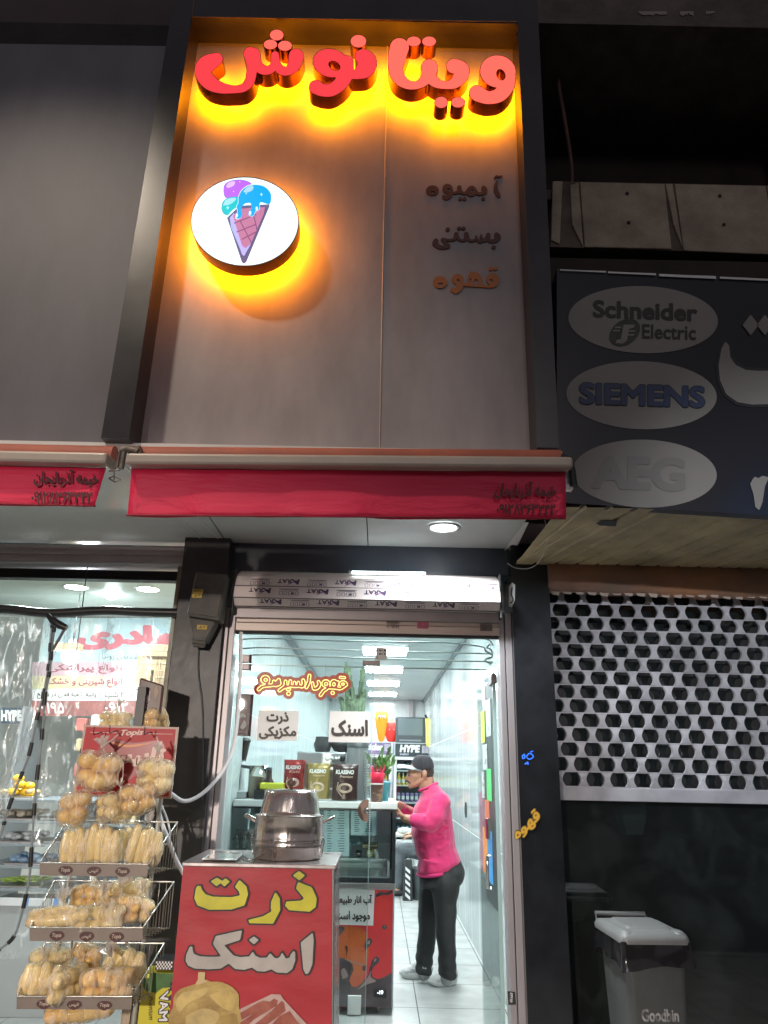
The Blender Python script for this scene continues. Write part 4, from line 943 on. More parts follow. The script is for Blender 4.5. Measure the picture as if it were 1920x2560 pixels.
for q in (((1382, 452), (1407, 452), (1400, 610), (1378, 600)), ((1425, 462), (1447, 455), (1459, 620), (1430, 560)), ((1450, 454), (1662, 459), (1680, 622), (1462, 617)), ((1664, 459), (1682, 459), (1708, 622), (1684, 560)), ((1687, 459), (1915, 464), (1942, 636), (1710, 626)), ((1918, 464), (2140, 470), (2180, 642), (1946, 636))):
    Y = 3.42; f = [at(*p, Y) for p in q][::-1]; f = [f[1], f[0], f[3], f[2]]
    mb = MB().hexa(f, [p + Vector((0, .010, 0)) for p in f]); mb.build('concrete_block', blkm, bw, bevel=.006)
f = [at(1376, 617, 3.43), at(2190, 642, 3.43), at(2150, 468, 3.43), at(1384, 453, 3.43)]; MB().hexa(f, [p + Vector((0, .2, 0)) for p in f]).build('mortar_backing', mat('mortar', (.13, .10, .08), .9, var=.4, vs=6), bw)
mb = MB()
for x, y in ((1568, 483), (1572, 556), (1800, 489), (1810, 561)): mb.lathe([(.0001, -.004), (.009, -.003), (.01, 0)], at(x, y, 3.415), 12, 'Y')
mb.build('drilled_holes', M['black'], bw); settle(bw, at(1650, 630, 3.42))
# ---------------------------------------------------------------- electrician's sign board
bd = thing('electrical_shop_sign', 'dark blue sign board with three pale ovals of lettering', 'shop sign')
bmat = bpy.data.materials.new('blue_black_print'); bmat.use_nodes = True; n_ = bmat.node_tree.nodes; L_ = bmat.node_tree.links
t_ = n_.new('ShaderNodeTexCoord'); s_ = n_.new('ShaderNodeSeparateXYZ'); L_.new(t_.outputs['Object'], s_.inputs[0])
m1 = n_.new('ShaderNodeMath'); m1.operation = 'MULTIPLY_ADD'; L_.new(s_.outputs[0], m1.inputs[0]); m1.inputs[1].default_value = .55; m1.inputs[2].default_value = 1.15
m2 = n_.new('ShaderNodeMath'); m2.operation = 'MULTIPLY_ADD'; L_.new(s_.outputs[2], m2.inputs[0]); m2.inputs[1].default_value = -.62; L_.new(m1.outputs[0], m2.inputs[2])
wv = n_.new('ShaderNodeTexNoise'); wv.inputs['Scale'].default_value = 1.4; L_.new(t_.outputs['Object'], wv.inputs[0])
m3 = n_.new('ShaderNodeMath'); m3.operation = 'ADD'; L_.new(m2.outputs[0], m3.inputs[0]); L_.new(wv.outputs[0], m3.inputs[1])
cr_ = n_.new('ShaderNodeValToRGB'); L_.new(m3.outputs[0], cr_.inputs[0]); e = cr_.color_ramp.elements; e[0].position = .70; e[0].color = (.011, .012, .018, 1); e[1].position = 1; e[1].color = (.02, .075, .16, 1)
e2 = cr_.color_ramp.elements.new(.9); e2.color = (.010, .022, .05, 1)
L_.new(cr_.outputs[0], n_['Principled BSDF'].inputs['Base Color']); n_['Principled BSDF'].inputs['Roughness'].default_value = .32
YS = 3.3
BQ = [at(1392, 1256, YS), at(2400, 1318, YS), at(2300, 716, YS), at(1392, 671, YS)]
MB().hexa(BQ, [p + Vector((0, .06, 0)) for p in BQ]).build('board', bmat, bd)
mb = MB()
for x0, x1, w_ in ((1400, 1515, 4), (1520, 1640, 5), (1648, 1790, 7), (1800, 2200, 6)):
    y = lambda x: 672 + (x - 1400) * .046
    mb.add([at(x0, y(x0) + w_, YS - .01), at(x1, y(x1) + w_, YS - .01), at(x1, y(x1), YS - .01), at((x0 + x1) / 2, y((x0 + x1) / 2) + 1, YS - .01), at(x0, y(x0) + 1, YS - .01)], [(0, 1, 2, 3, 4)])
mb.build('torn_white_edge', M['white'], bd)
ovm = mat('grey_oval_vinyl', (.26, .245, .225), .5, var=.1, vs=2)
for k, (cx, cy, rx, ry) in enumerate(((1608, 799, 187, 84), (1604, 988, 188, 85), (1611, 1184, 181, 85))):
    shape_px(MB(), [ellipse(cx, cy, rx, ry, 72, .03)], YS - .003).build('oval_panel', ovm, bd)
mb = MB(); type_px(mb, 'Schneider', 1482, 749, 1744, 793, YS - .006, .035, 11, 0, .025); type_px(mb, 'Electric', 1605, 810, 1740, 846, YS - .006, .02, 4, 0, .025); mb.build('lettering', mat('black_green_ink', (.025, .022, .018), .5), bd)
shape_px(MB(), [ellipse(1562, 831, 42, 30, 48, -.6)], YS - .006).build('logo_disc', mat('dark_green_disc', (.04, .045, .035), .4, var=.4, vs=20), bd)
mb = MB(); G = lambda x, y: (1250 + .4039 * x, 650 + .4039 * y)
for q in ([(765,400),(835,400),(828,420),(800,425),(785,500),(760,518),(715,515),(722,495),(748,490)], [(715,412),(752,412),(748,422),(710,422)], [(700,432),(742,432),(738,442),(696,442)], [(800,435),(838,435),(834,445),(798,445)], [(795,458),(832,458),(828,468),(792,468)]): shape_px(mb, [[G(*p) for p in q]], YS - .008)
mb.build('logo_mark', ovm, bd)
mb = MB(); type_px(mb, 'SIEMENS', 1447, 954, 1764, 1012, YS - .006, .055, 10, 0, .025); mb.build('lettering_outline', M['ink'], bd)
mb = MB(); type_px(mb, 'SIEMENS', 1449, 956, 1762, 1010, YS - .008, .04, 10, 0, .025); mb.build('lettering', mat('navy_vinyl', (.03, .05, .12), .5), bd)
mb = MB(); type_px(mb, 'AEG', 1478, 1136, 1714, 1222, YS - .006, .045, 8, 0, .025); mb.build('lettering', mat('faded_vinyl', (.205, .20, .185), .5), bd)
T1 = [(1395,505),(1418,530),(1425,600),(1460,650),(1520,680),(1600,686),(1950,680),(1950,885),(1560,895),(1470,880),(1400,830),(1360,740),(1352,650),(1370,550)]
def offs(pts, lv): return strokes_loops([], lv, 3, polys=[[(p[0], p[1]) for p in pts]])
for lv, m_, o_ in ((7, M['ink'], .003), (0, ovm, .006)):
    mb = MB(); shape_px(mb, offs([G(*p) for p in T1], lv), YS - o_)
    for cx in (1552, 1640):
        shape_px(mb, offs([G(cx, 338), G(cx + 50, 402), G(cx, 466), G(cx - 50, 402)], lv * .4), YS - o_)
    mb.build('big_letter', m_, bd)
mb = MB(); shape_px(mb, offs([G(1548,1385),(G(1575,1340)),G(1600,1350),G(1625,1335),G(1665,1345),G(1640,1400),G(1625,1500),G(1605,1550),G(1580,1530),G(1570,1450)], 0), YS - .006); mb.build('number', ovm, bd)
settle(bd, ((BQ[0] + BQ[1]) / 2))
# ---------------------------------------------------------------- ribbed soffit, tarp roll
rs = thing('ribbed_soffit', 'yellowish corrugated metal soffit below the electrical shop sign', 'soffit')
ribm = mat('yellowed_sheet_metal', (.50, .41, .24), .45, var=.35, vs=3)
mb = MB(); x = .84; V = []
prof_ = []
while x < 3.6: prof_ += [(x, 2.79), (x + .09, 2.79), (x + .10, 2.81), (x + .115, 2.81), (x + .125, 2.79)]; x += .125
sk = .25
for px_, pz in prof_: V += [(px_, 3.31, pz), (max(px_ - .28, .82), 4.5, pz + .02)]
mb.add(V, [(2 * i, 2 * i + 1, 2 * i + 3, 2 * i + 2) for i in range(len(prof_) - 1)]); o = mb.build('corrugated_sheet', ribm, rs); so = o.modifiers.new('s', 'SOLIDIFY'); so.thickness = .002
a = atz(1492, 1308, 2.785); MB().add([atz(1490, 1309, 2.786), atz(1505, 1301, 2.786), atz(1543, 1303, 2.786), atz(1540, 1316, 2.786), atz(1500, 1314, 2.786)], [(0, 1, 2, 3, 4)]).build('torn_hole', M['black'], rs)
settle(rs, (2, 3.8, 2.79))
tr = thing('tarp_roll', 'crumpled brown tarpaulin rolled up above the perforated shutter', 'tarpaulin')
mb = MB(); nx, na = 120, 14; V = []; Fc = []
for i in range(nx + 1):
    x = 1.015 + 2.6 * i / nx
    for j in range(na):
        a = 2 * math.pi * j / na; r = .115 * (1 + .12 * noise.noise(Vector((x * 6, a * 1.5, 0))) + .06 * noise.noise(Vector((x * 17, a * 3, 3))))
        V.append((x, 4.47 + r * .75 * math.cos(a), 2.755 - (x - 1) * .012 + r * math.sin(a)))
for i in range(nx):
    for j in range(na): a = i * na + j; b = i * na + (j + 1) % na; Fc.append((a, b, b + na, a + na))
mb.add(V, Fc, True); mb.add(V[:na], [tuple(range(na))]); mb.build('tarp', mat('brown_tarp', (.42, .2, .1), .4, col2=(.22, .15, .12), vs=2.5, bump=.7, bs=9), tr)
mb = MB(); 
for i in range(34):
    x = 1.03 + i * .075; r = random.random(); mb.quad((x, 4.44, 2.645), (x + .06, 4.44, 2.643), (x + .05, 4.438, 2.63 - .014 * r), (x + .012, 4.438, 2.632 - .01 * r))
mb.build('torn_fringe', mat('pale_fringe', (.5, .42, .36), .7), tr); settle(tr, (2.2, 4.47, 2.63))
# ---------------------------------------------------------------- perforated shutter
sh = thing('perforated_shutter', 'grey perforated roller grille half lowered over the dark shop window', 'shutter')
shm = mat('grey_shutter_paint', (.66, .66, .70), .42, .1, var=.35, vs=4, bump=.15, bs=30)
PX, PZ = .139, .0835; zb0 = 1.52; mb = MB(); rv = MB(); jn = MB()
rows = 14
for r in range(rows + 1):
    z0 = zb0 + r * PZ; off = (r % 2) * PX / 2 + random.uniform(-.004, .004); yo = random.uniform(-.003, .003)
    for c in range(-1, 14):
        cx = 1.06 + off + c * PX
        if cx < 1.02 - PX / 2: continue
        ew, ww = .0385, .0185; side = []
        for k in range(9):
            t = k / 8; t = .04 + .92 * t; a = ww + (ew - ww) * abs(2 * t - 1) ** 1.8; side.append((a, z0 + t * (PZ - .002)))
        L1 = [(cx - a, z) for a, z in side]; R1 = [(cx + a, z) for a, z in side]
        L1 = [(max(x, 1.022), z) for x, z in L1]; R1 = [(max(x, 1.024), z) for x, z in R1]
        V = []
        for (xa, z), (xb, _) in zip(L1, R1):
            bulge = .006 * (1 - abs(2 * (z - z0) / PZ - 1) ** 2)
            V += [(xa, 4.60 + yo, z), (xa + .004, 4.593 - bulge + yo, z), (xb - .004, 4.593 - bulge + yo, z), (xb, 4.60 + yo, z), (xb, 4.604, z), (xa, 4.604, z)]
        F = []
        for k in range(8):
            b = k * 6
            for j in range(6): F.append((b + j, b + (j + 1) % 6, b + 6 + (j + 1) % 6, b + 6 + j))
        mb.add(V, F + [(0, 1, 2, 3, 4, 5), (53, 52, 51, 50, 49, 48)])
        if cx > 1.04: rv.ball((cx, 4.590, z0 + PZ * .62), .0075, 8, 6, 1, .7, 1)
    mb.box(1.022, 3.4, 4.598, 4.603, z0 - .004, z0 + .003); 0
mb.build('perforated_slats', shm, sh); rv.build('rivets', shm, sh)['kind'] = 'stuff'
MB().box(1.02, 3.4, 4.57, 4.62, 1.445, 1.516, .004).build('bottom_bar', mat('pale_grey_bar', (.5, .5, .54), .4, var=.15, vs=6), sh)
MB().box(1.005, 1.03, 4.56, 4.64, 1.45, 2.9).build('side_track', mat('rusty_track', (.14, .11, .09), .6, var=.4), sh)
settle(sh, (2.2, 4.6, 1.445))
# odd things on the glossy black column and in the dark window
st_ = thing('coffee_sticker', 'slanted yellow word sticker low on the glossy black column', 'sticker')
for b_, m_, yy, g_ in ((.09, mat('sticker_edge', (.16, .1, .02), .5), 4.418, 1.5), (.035, mat('yellow_vinyl', (.75, .42, .04), .5), 4.416, 0)):
    mb = MB(); type_quad(mb, 'قهوه', at(1294 - g_, 2108 + g_, yy), at(1358 + g_, 2052 + g_, yy), at(1338 + g_, 2018 - g_, yy), at(1280 - g_, 2078 - g_, yy), b_, 0, 0, .03); mb.build('letters', m_, st_)
settle(st_, at(1285, 2100, 4.416))
st_ = thing('white_door_sticker', 'small white sticker with black marks high on the black column', 'sticker')
shape_px(MB(), [[(1272, 1468), (1280, 1456), (1288, 1462), (1287, 1500), (1280, 1518), (1272, 1516)]], 4.417).build('label', M['white'], st_)
shape_px(MB(), strokes_loops([[(1280,1470,1.5),(1278,1485,1.5),(1283,1500,1.5),(1276,1508,1.5)]], 0, 1), 4.415).build('mark', M['ink'], st_); settle(st_, at(1280, 1518, 4.417))
lt = thing('hanging_lantern', 'pale tapered lantern hanging inside the dark shop window', 'lantern')
c = at(1580, 2085, 5.1)
MB().lathe([(.07, 0), (.10, .09), (.105, .2), (.06, .21), (.0001, .22)], c, 8, smooth=False).build('shade', mat('grey_frosted_shade', (.45, .48, .48), .5), lt); MB().tube([c + Vector((0, 0, .2)), Vector((c.x, c.y, 2.9))], .005, 6).build('cord', M['black'], lt); settle(lt, c)
cbx = thing('cardboard_box', 'dim cardboard box on the floor behind the dark shop window', 'box')
MB().box(1.4, 1.9, 5.3, 5.8, .0, .62, .01).build('carton', mat('dim_cardboard', (.16, .14, .12), .8, var=.2), cbx); MB().box(1.4, 1.9, 5.297, 5.803, .58, .63).build('flap', mat('dim_cardboard2', (.2, .19, .17), .8), cbx); settle(cbx, (1.65, 5.5, 0))
bl_ = thing('blue_reflection_mark', 'faint glowing blue scribble on the black column above the yellow word', 'light mark')  # the glowing scribble stands in for a sign's reflection on the column
lp = strokes_loops([[(1306,1890,1.4),(1311,1886,1.4),(1312,1894,1.4),(1307,1896,1.4),(1306,1889,1.4)], [(1316,1892,1.3),(1322,1884,1.3),(1330,1886,1.3),(1333,1893,1.3),(1324,1898,1.3),(1318,1895,1.3)], [(1313,1910,1.6),(1319,1906,1.6),(1320,1911,1.4)], [(1326,1880,1.2),(1332,1878,1.2)]], 0, 1); shape_px(MB(), lp, 4.417).build('reflection_lines', emis('blue_reflection_glow', (.03, .16, 1), 1.6), bl_); settle(bl_, at(1318, 1912, 4.417))  # reflection of a sign across the street, drawn as glowing lines
# loose wire by the column
lw = thing('loose_wire', 'thin pale wire looping down from the soffit by the black column', 'wire')
MB().tube(crom([tuple(at(x, y, 3.9)) for x, y in ((1362, 1300), (1370, 1345), (1350, 1400), (1325, 1420), (1290, 1420), (1268, 1408))], 5), .0022, 5).build('wire', M['cord'], lw); settle(lw, at(1325, 1422, 3.9))
pb = thing('soffit_end_plate', 'white cut-out plate at the right end of the glossy soffit', 'bracket')
f = [atz(1250, 1389, 2.925), atz(1280, 1362, 2.925), atz(1294, 1364, 2.925), atz(1322, 1306, 2.925), atz(1312, 1306, 2.925)]
MB().add([f[0], f[1], f[2], f[3], f[4]], [(0, 1, 2, 3, 4)]).build('plate', M['white'], pb); settle(pb, f[0])
# ================================================================ WHEELIE BIN
bn = thing('wheelie_bin', 'grey wheelie bin with a black liner, in front of the dark window', 'bin', (at(1641, 2400, 3.9).x, 4.11, -.035), R(2)); bn.scale = (.66, .76, .945)
gb = mat('grey_bin_plastic', (.10, .105, .105), .5, var=.12, vs=6); gb2 = mat('pale_bin_lid', (.27, .28, .28), .38, var=.06, vs=5)
def ring(z, w, d, y0=0, r=.05, n=5):
    pts = []
    for sx, sy, a0 in ((1, 1, 0), (-1, 1, 90), (-1, -1, 180), (1, -1, 270)):
        for k in range(n): a = R(a0 + 90 * k / (n - 1)); pts.append((sx * (w / 2 - r) + r * math.cos(a), y0 + sy * (d / 2 - r) + r * math.sin(a), z))
    return pts
def loft(mb, rings, cap=True):
    n = len(rings[0]); V = [p for r_ in rings for p in r_]; F = []
    for i in range(len(rings) - 1):
        for k in range(n): a = i * n + k; b = i * n + (k + 1) % n; F.append((a, b, b + n, a + n))
    mb.add(V, F, True)
    if cap: mb.add(rings[0], [tuple(range(n - 1, -1, -1))]); mb.add(rings[-1], [tuple(range(n))])
    return mb
loft(MB(), [ring(.02, .35, .40, .02), ring(.25, .375, .43, .01), ring(.80, .43, .49), ring(.86, .44, .50), ring(.861, .47, .53), ring(.92, .475, .54)], True).build('bin_body', gb, bn)
mb = MB(); 
loft(mb, [ring(.935, .50, .57), ring(.955, .505, .575), ring(.975, .48, .54), ring(.985, .40, .42)], True)
loft(mb, [ring(.984, .34, .34, .0, .03), ring(.998, .31, .30, .0, .03)]); mb.build('lid', gb2, bn)
for s in (-1, 1): MB().ball((s * .19, -.2, .965), .05, 14, 8, 1.1, 1.4, .55).build('lid_corner_bulge', gb2, bn)
MB().tube([(-.2, .31, .93), (-.2, .36, .985), (.2, .36, .985), (.2, .31, .93)], .014, 8).build('handle', gb, bn)
for s in (-1, 1):
    wl = MB().lathe([(.0001, -.025), (.07, -.025), (.095, -.015), (.095, .015), (.07, .025), (.0001, .025)], (s * .2, .2, .095), 24, 'X').build('wheel', M['rubber'], bn)
# crumpled liner
V = []; Fc = []; nn = 90
for j in range(5):
    for k in range(nn):
        a = 2 * math.pi * k / nn; p = ring(0, .50, .56)[0]
        ca, sa = math.cos(a), math.sin(a); m_ = max(abs(ca) / .245, abs(sa) / .275); x, y = ca / m_, sa / m_
        no = noise.noise(Vector((x * 9, y * 9, j * .7))); dr = 1 + .05 * (j / 4) + .05 * no
        V.append((x * dr, y * dr, .94 - j * (.026 + .014 * noise.noise(Vector((x * 5, y * 5, 2)))) + .012 * no))
for j in range(4):
    for k in range(nn): a = j * nn + k; b = j * nn + (k + 1) % nn; Fc.append((a, b, b + nn, a + nn))
MB().add(V, Fc, True).build('bin_liner', mat('black_liner', (.02, .02, .022), .18, spec=.8), bn)
mb = MB(); y = -.243
type_quad(mb, 'Goodbin', (-.13, -.2295, .60), (.13, -.2295, .60), (.13, -.234, .655), (-.13, -.234, .655), .03, .002); 
mb.build('bin_name', mat('faded_bin_print', (.42, .42, .42), .6, var=.5, vs=25, lo=.45, hi=.55), bn)
MB().box(-.03, .03, -.226, -.222, .42, .50, .004).box(-.036, .036, -.227, -.222, .50, .512).build('bin_pictogram', mat('faded_bin_print2', (.42, .42, .42), .6, var=.4, vs=25), bn)
# ================================================================ CORN STAND
cs = thing('corn_stand', 'tall red corn stand with yellow and silver words and a steel top', 'food stand')
YT = 3.6
TLc, TRc = at(458, 2163, YT), at(832, 2172, YT); BLc, BRc = Vector((-.845, YT, .05)), Vector((-.150, YT, .05))
redv = mat('wrinkled_red_banner', (.40, .018, .03), .5, var=.1, vs=3, bump=.5, bs=3.2, stretch=(1, 1, 2.2))
f = [BLc, BRc, TRc, TLc]; bk = [Vector((p.x, YT + .5, p.z)) for p in f]
MB().hexa([p + Vector((0, .004, 0)) for p in f], bk).build('cabinet', mat('cabinet_sheet', (.4, .3, .3), .3, .4, var=.15), cs)
def onf(u, v, off=0): return BLc * (1 - u) * (1 - v) + BRc * u * (1 - v) + TRc * u * v + TLc * (1 - u) * v + Vector((0, -off, 0))
mb = MB(); nx, nz_ = 50, 80; V = []; Fc = []
for j in range(nz_ + 1):
    for i in range(nx + 1):
        u, v = i / nx, j / nz_; w_ = noise.noise(Vector((u * 2.2 + v * 1.2, v * 9 + u * 1.5, 0))) * .0045 * min(1, 6 * u, 6 * (1 - u)) ** .5
        V.append(onf(u, v, -w_ * 1.0 + .0))
for j in range(nz_):
    for i in range(nx): a = j * (nx + 1) + i; Fc.append((a, a + 1, a + nx + 2, a + nx + 1))
mb.add(V, Fc, True).build('red_banner', redv, cs)
clr = thin('clear_wrap', (.95, .93, .93), .12, .1, haze=.12, hazecol=(.7, .6, .6), wr=9, wmax=.7, wlo=.5, whi=.75, bump=.5, bs=12, stretch=(1, 1, .25))
sd = [BRc + Vector((.004, 0, 0)), BRc + Vector((.004, .5, 0)), TRc + Vector((.004, .5, 0)), TRc + Vector((.004, 0, 0))]
MB().add(sd, [(0, 1, 2, 3)]).build('side_wrap', clr, cs)
MB().tube([BRc + Vector((.002, -.002, 0)), TRc + Vector((.002, -.002, 0))], .006, 8).build('corner_profile', M['steel'], cs)
MB().box(TLc.x - .006, TRc.x + .014, YT - .008, YT + .52, TLc.z - .004, TLc.z + .014, .004).build('steel_top', mat('worn_steel_top', (.42, .38, .38), .28, .8, var=.2, vs=7), cs)
def pf_(pts, m, off, lv=0, name='printed_letter', st=1.5):
    lp = strokes_loops([], lv, st, soft=(3 if 'letter' in name else 0), polys=pts)
    return fill(MB(), lp, lambda x, y, t: at(x, y, YT - off)).build(name, m, cs)
J = lambda x, y: (400 + .5425 * x, 1950 + .5425 * y); Q8 = lambda x, y: (340 + .3255 * x, 2280 + .3255 * y)
YEL = [[J(*p) for p in q] for q in (
    [(165,500),(158,545),(172,578),(225,598),(330,597),(390,578),(406,525),(398,490),(366,460),(345,492),(365,515),(368,532),(330,540),(245,538),(210,527),(192,505),(188,488),(172,488)],
    [(232,467),(262,450),(290,467),(260,490)], [(278,472),(302,453),(322,468),(296,492)],
    [(510,590),(512,560),(532,516),(552,545),(554,600),(522,662),(412,660),(406,645),(475,628),(515,605)],
    [(640,419),(669,440),(642,463),(611,440)], [(636,470),(700,495),(722,545),(718,585),(690,607),(595,600),(576,580),(582,560),(650,556),(664,545),(626,500)])]
SIL = [[Q8(*p) for p in q] for q in (
    [(435,262),(412,268),(385,330),(380,375),(400,412),(450,435),(560,440),(650,435),(712,396),(760,438),(830,445),(890,426),(930,455),(990,458),(1040,440),(1080,465),(1160,470),(1200,440),(1225,370),(1222,310),(1210,297),(1185,330),(1180,352),(1150,358),(1122,310),(1105,345),(1085,358),(1062,352),(1030,315),(1005,350),(950,352),(915,335),(897,302),(870,342),(800,347),(750,335),(675,255),(800,215),(815,140),(612,185),(590,245),(655,342),(560,345),(490,340),(445,322),(434,290)],
    [(905,187),(945,215),(905,250),(865,215)], [(1357,158),(1365,220),(1355,400),(1325,472),(1303,478),(1285,440),(1265,235)])]
pf_(YEL + SIL, M['ink'], .0065, 4.2, 'letter_outline'); 
pf_(YEL, mat('olive_yellow_print', (.60, .55, .02), .35, col2=(.42, .40, .02), vs=4), .008); pf_(SIL, mat('silver_print', (.48, .45, .42), .35, col2=(.36, .33, .31), vs=5), .008)
blobp = [(250,870),(252,790),(285,730),(290,650),(330,600),(370,580),(450,555),(530,520),(575,535),(640,535),(700,555),(755,590),(790,640),(790,720),(805,790),(800,900),(700,1000),(300,1000)]
fry = mat('battered_golden_print', (.50, .36, .12), .5, col2=(.26, .15, .04), vs=9, bump=.3)
pf_([[Q8(*p) for p in crom(blobp + [blobp[0]], 3)[:-1]]], fry, .007, 0, 'corn_dog_picture'); pf_([[Q8(*p) for p in ((478,462),(532,462),(528,520),(545,535),(480,560),(455,556),(475,520))]], mat('cream_stick', (.55, .42, .22), .5), .0075, 0, 'stick_picture')
pf_([[Q8(*p) for p in ((800,745),(1040,632),(1110,634),(1130,668),(1330,880),(1330,1000),(800,1000))]], mat('pinkish_tray', (.52, .36, .33), .5, var=.2, vs=12), .0068, 0, 'snack_tray_picture')
for q, c in ((((300,690),(360,620),(470,600),(560,580),(520,640),(400,700),(330,770)), (.62, .46, .17)), (((560,640),(680,600),(760,650),(740,760),(640,720)), (.58, .42, .14)), (((380,800),(520,740),(640,790),(560,900),(400,900)), (.60, .45, .18)), (((650,800),(760,780),(780,880),(690,920)), (.40, .26, .07))):
    pf_([[Q8(*p) for p in crom(list(q) + [q[0]], 4)[:-1]]], mat('crust_patch', c, .5, col2=tuple(x * .6 for x in c), vs=13, lo=.3, hi=.6), .0074, 0, 'crust_picture')
hotm = mat('brown_red_sausage', (.24, .05, .035), .4, col2=(.38, .12, .08), vs=14)
pf_([[Q8(*p) for p in q] for q in ([(800,775),(930,700),(980,680),(1030,690),(900,780),(810,830)], [(800,850),(960,740),(1060,665),(1090,680),(1080,720),(900,830),(810,920)], [(840,920),(1040,760),(1120,680),(1140,700),(1150,760),(960,900),(900,990)], [(960,960),(1100,800),(1180,760),(1230,830),(1290,900),(1290,990),(960,990)])], hotm, .0078, 0, 'sausage_picture', 1.6)
for x in (-.8, -.2):
    MB().lathe([(.0001, -.012), (.022, -.012), (.028, 0), (.022, .012), (.0001, .012)], (x, YT + .06, -.006), 20, 'X').build('caster', M['rubber'], cs)
    MB().box(x - .018, x + .018, YT + .04, YT + .08, 0, .05).build('caster_fork', M['steel'], cs)
settle(cs, (-.5, YT + .25, -.035))
# steamer pot
zt_ = TLc.z + .014
pc = Vector(((at(634, 2080, 3.82).x + at(811, 2080, 3.82).x) / 2, 3.82, zt_))
r0 = (at(811, 2100, 3.82).x - at(634, 2100, 3.82).x) / 2 * .985
zf = lambda py: at(722, py, 3.82 - r0 * .9).z
pot = thing('steamer_pot', 'large two tier stainless corn steamer with a domed lid on the red stand', 'cooking pot')
zb1 = zt_ + .001; z1, z2, z3 = zf(2108), zf(2118), zf(2042)
stl = mat('shiny_pot_steel', (.74, .68, .64), .17, .95, var=.10, vs=5, bump=.35, bs=5, stretch=(7, 7, .5))
MB().lathe([(.0001, 0), (r0 * .93, 0), (r0 * .965, .01), (r0 * .965, z2 - zb1 - .012), (r0 * 1.0, z2 - zb1 - .008), (r0 * 1.0, z2 - zb1)], (pc.x, pc.y, zb1), 72).build('lower_pot', stl, pot)
MB().lathe([(r0 * .985, 0), (r0 * 1.0, .004), (r0 * .97, .01), (r0 * .97, .018), (r0 * .99, .022), (r0 * .965, .03), (r0 * .965, z3 - z2 - .01), (r0 * 1.0, z3 - z2 - .006), (r0 * 1.0, z3 - z2)], (pc.x, pc.y, z2), 72).build('upper_pot', stl, pot)
z4, z5 = z3 + .004, zf(1976)
MB().lathe([(r0 * .96, -.006), (r0 * .86, .003), (r0 * .845, .018), (r0 * .84, .022), (r0 * .80, (z5 - z4) * .55), (r0 * .735, (z5 - z4) * .88), (r0 * .69, (z5 - z4) * .97), (r0 * .3, (z5 - z4) * 1.02), (.0001, (z5 - z4) * 1.03)], (pc.x, pc.y, z4), 72).build('lid', stl, pot)
MB().lathe([(.006, 0), (.006, .012), (.02, .02), (.022, .035), (.012, .05), (.0001, .053)], (pc.x, pc.y, z5), 24).build('lid_knob', mat('brown_knob', (.09, .05, .04), .3), pot)
for s in (-1, 1):
    MB().tube([(pc.x + s * r0 * .97, pc.y - .04, z3 - .03), (pc.x + s * (r0 + .045), pc.y - .035, z3 - .005), (pc.x + s * (r0 + .05), pc.y + .02, z3 - .003), (pc.x + s * r0 * .97, pc.y + .04, z3 - .03)], .006, 8).build('handle', stl, pot)
for s, a in ((-1, -110), (1, -20), (-1, 172)):
    x, y = pc.x + r0 * 1.01 * math.cos(R(a)), pc.y + r0 * 1.01 * math.sin(R(a)); dx, dy = math.cos(R(a)) * .012, math.sin(R(a)) * .012; tx, ty = -math.sin(R(a)) * .014, math.cos(R(a)) * .014
    MB().tube([(x - tx, y - ty, z2 - .05), (x - tx + dx, y - ty + dy, z2 + .02), (x + dx, y + dy, z2 + .035), (x + tx + dx, y + ty + dy, z2 + .02), (x + tx, y + ty, z2 - .05)], .0028, 6).build('clamp_wire', M['chrome'], pot)
settle(pot, (pc.x, pc.y, zb1))
td = thing('steel_tray', 'small shallow steel tray lying on the corn stand left of the pot', 'tray')
q = [atz(x, y, zt_ + .012) for x, y in ((507, 2148), (590, 2150), (612, 2132), (535, 2129))]
q0 = [Vector((p.x, p.y, zt_)) + (Vector((sum(v.x for v in q) / 4, sum(v.y for v in q) / 4, zt_)) - Vector((p.x, p.y, zt_))) * .12 for p in q]
MB().hexa(q, q0).build('tray_body', M['chrome'], td); MB().tube(q + [q[0]], .0035, 6).build('rim', M['steel'], td)
MB().tube([atz(605, 2140, zt_ + .01), atz(630, 2152, zt_ + .006), atz(650, 2140, zt_ + .01)], .003, 6).tube([atz(608, 2148, zt_ + .01), atz(634, 2158, zt_ + .005)], .003, 6).build('tongs_arms', M['chrome'], td); settle(td, atz(560, 2142, zt_))
# white hoses and cable at the left of the door
def hose(label, pts, Y, r, name='white_cable', cat='cable', m=None):
    t = thing(name, label, cat); P = [tuple(at(x, y, Y if not isinstance(Y, list) else Y[i])) for i, (x, y) in enumerate(pts)]
    MB().tube(crom(P, 6), r, 10).build('cable_run', m or M['cord'], t); settle(t, min((Vector(p) for p in P), key=lambda v: v.z)); return t
hose('thick white cable sagging from the door frame to the bread rack board', [(603, 1580), (600, 1700), (590, 1830), (572, 1900), (540, 1950), (500, 1988), (460, 2003), (425, 1983)], [4.44, 4.44, 4.44, 4.40, 4.35, 4.3, 4.25, 4.2], .011)
hose('white cable dropping from the bread rack behind the corn stand', [(392, 1995), (402, 2050), (425, 2110), (440, 2150), (460, 2185)], 4.1, .011)
hose('thin white wire hanging in loops beside the bread rack', [(398, 2000), (420, 2055), (425, 2100), (408, 2110), (396, 2070)], 4.12, .005, 'white_wire', 'wire')
hose('thin dark cable clipped down the sooty column from the meter box', [(497, 1600), (496, 1680), (505, 1760), (507, 1850), (506, 2000)], 4.41, .004, 'dark_cable', 'cable', M['darkgrey'])
